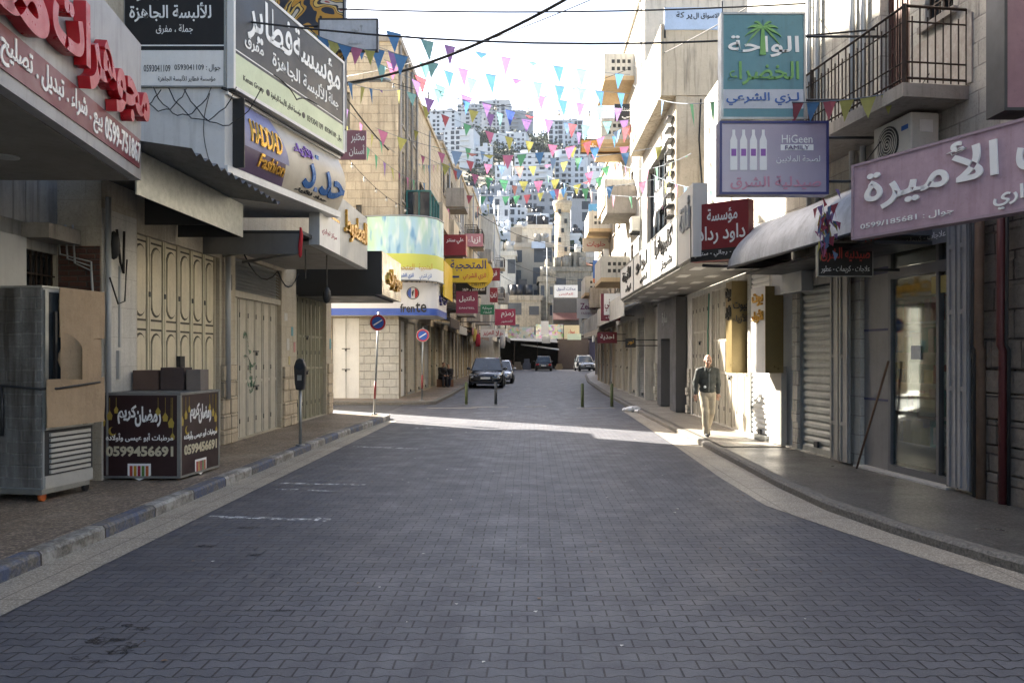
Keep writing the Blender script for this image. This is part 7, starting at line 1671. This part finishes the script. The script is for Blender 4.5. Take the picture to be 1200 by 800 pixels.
# ------------------------------------------------------------------ clutter that ages the street
def ac_unit(F, u0, v, lab):
    T = thing('air_conditioner', lab, 'air conditioner', F.p(u0, v, .1), 'air conditioners on the house fronts')
    MB().fb(F, u0, u0+.8, v, v+.55, .1, .42).build('casing', M_ACW, T, bevel=.02)
    MB().disc(F, u0+.3, v+.28, .2, .421, .432, 18).build('fan_recess', M_INK, T)
    MB().fb(F, u0+.1, u0+.14, v-.08, v-.003, .003, .4).build('bracket', M_DARK, T); MB().fb(F, u0+.66, u0+.7, v-.08, v-.003, .003, .4).build('bracket', M_DARK, T)
for F_, u_, v_, lab in [(FL(-5.1, 45.51), 3, 6.9, 'air conditioner on the weathered stone house on the left'), (FL(-5.1, 55.01), 4, 7.4, 'air conditioner on the honey stone house halfway down'), (FL(-5.15, 36.01), 6.4, 7.2, 'air conditioner above the maroon square sign'), (FL(-4.9, 66.01), 5, 7, 'air conditioner near the far end of the left row'),
   (Fr((4.3, 40, 0), (0, -1)), 8.6, 6.6, 'air conditioner beside the lowest white balcony, right'), (Fr((4.35, 52, 0), (0, -1)), 8, 7.0, 'air conditioner on the cream house with the blue signs'), (Fr((4.35, 52, 0), (0, -1)), 2, 9.6, 'upper air conditioner on the cream house'), (Fr((5.5, 68, 0), (0, -1)), 6, 6.4, 'air conditioner on the stone house near the right far end'), (FL(-5.1, 45.51), 7, 10, 'upper air conditioner on the weathered stone house')]:
    ac_unit(F_, u_, v_, lab)
for i, (x, ys, zs, lab) in enumerate([(-5.02, (31.5, 36, 41, 46, 51, 57), (7.2, 6.8, 7.0, 6.6, 6.9, 6.4), 'cable looping along the stone fronts of the left row'), (-4.98, (36, 41, 47, 52, 60, 66), (9.6, 9.1, 9.4, 8.9, 9.2, 8.6), 'higher cable looping along the left row'), (4.2, (28, 32, 37, 41, 46, 52), (5.6, 5.2, 5.5, 5.0, 5.3, 5.0), 'cable looping along the right row under the balconies'), (-5.78, (16, 18.2, 19.8, 23.2), (3.9, 3.75, 3.85, 3.8), 'cable clipped above the olive gate')]):
    pts = []
    for j in range(len(ys)-1):
        for k in range(6): t_ = k/6; pts.append((x, ys[j]+(ys[j+1]-ys[j])*t_, zs[j]+(zs[j+1]-zs[j])*t_-.35*4*t_*(1-t_)))
    tag(MB().tube(pts, .018, 4).build('cable', M_CABLE, loc=pts[0]), lab, 'cable')
# hand-sprayed scrawl on the folding gate, stickers and bills on the piers
FGt = FL(XL, 10.85); sc = MB(); ua_, ub_ = FGt.U(291), FGt.U(306)
for a, b_, c, d in [(.05,.9,.5,.2),(.5,.25,.15,-.2),(.1,.55,.8,.1),(.3,.1,.7,.15)]:
    sc.tube([FGt.p(ua_+(ub_-ua_)*(a+c*t), 1.1+1.1*(b_+d*math.sin(t*5+a*9)), -.118+.002) for t in [i/10 for i in range(11)]], .03, 4)
o = sc.build('scrawl', worn('faded green spray', (.10,.20,.13), .40, .60, 9), B_LEFT)
M_BILLS = [mat('bill %d' % i, c, .7, 0, .5, 9) for i, c in enumerate([(.5,.5,.47),(.12,.3,.34),(.5,.42,.2),(.45,.2,.2),(.1,.1,.1)])]
k = 0
for px, z, w_, h in [(336, 1.95, .2, .28), (341, 2.3, .18, .22), (338, 1.6, .14, .2), (344, 1.9, .14, .25), (267, 3.1, .22, .3), (333, 2.65, .25, .18), (386, 2.0, .2, .3)]:
    a = FGt.U(px); lab = ['pale torn bill', 'small teal sticker', 'yellowed sticker', 'reddish sticker', 'black poster'][k % 5]+' pasted on the stone pier, '+['low by the grey gate','upper by the grey gate','lowest by the grey gate','right by the grey gate','above the notice plate','top by the grey gate','by the olive gate'][k]
    tag(MB().fb(FGt, a, a+w_, z, z+h, .003, .007).build('wall_bill', M_BILLS[k % 5], loc=FGt.p(a, z, .003)), lab, 'sticker'); k += 1
# bin, hose box and crates by the end stalls
for i, (px, y, w_, h, c, lab) in enumerate([(606, 95.5, 1.1, .9, (.12,.10,.08), 'stack of boards by the left stalls'), (617, 95.8, .9, 1.3, (.05,.06,.09), 'dark covered goods beside the left stalls'), (596, 94, .8, 1.1, (.16,.05,.04), 'reddish covered crate at the end of the left pavement'), (655, 96.2, .9, .7, (.14,.11,.07), 'low carton pile in front of the brown tarpaulin')]):
    x = XA(px, y); tag(MB().plan([(x-w_/2, y), (x+w_/2, y-.1), (x+w_/2+.05, y+.7), (x-w_/2, y+.8)], .0, h*.6).plan([(x-w_/3, y+.1), (x+w_/2.4, y), (x+w_/2.4, y+.6), (x-w_/3, y+.7)], h*.6+.002, h).build('goods_stack', mat('goods %d' % i, c, .8, 0, .4, 4), loc=(x, y, 0)), lab, 'goods')
# ------------------------------------------------------------------ haze over the far slope
hz = MB().box(-420, 420, -30, 780, -4, 245)
m = bpy.data.materials.new('haze'); m.use_nodes = True; t = m.node_tree; t.nodes.remove(t.nodes['Principled BSDF'])
pv_ = t.nodes.new('ShaderNodeVolumePrincipled'); pv_.inputs['Color'].default_value = (.80,.88,1,1); pv_.inputs['Density'].default_value = .00005
t.links.new(pv_.outputs[0], t.nodes['Material Output'].inputs['Volume'])
o = hz.build('haze', m); o['kind'] = 'stuff'; o['label'] = 'thin morning haze'; o['category'] = 'haze'
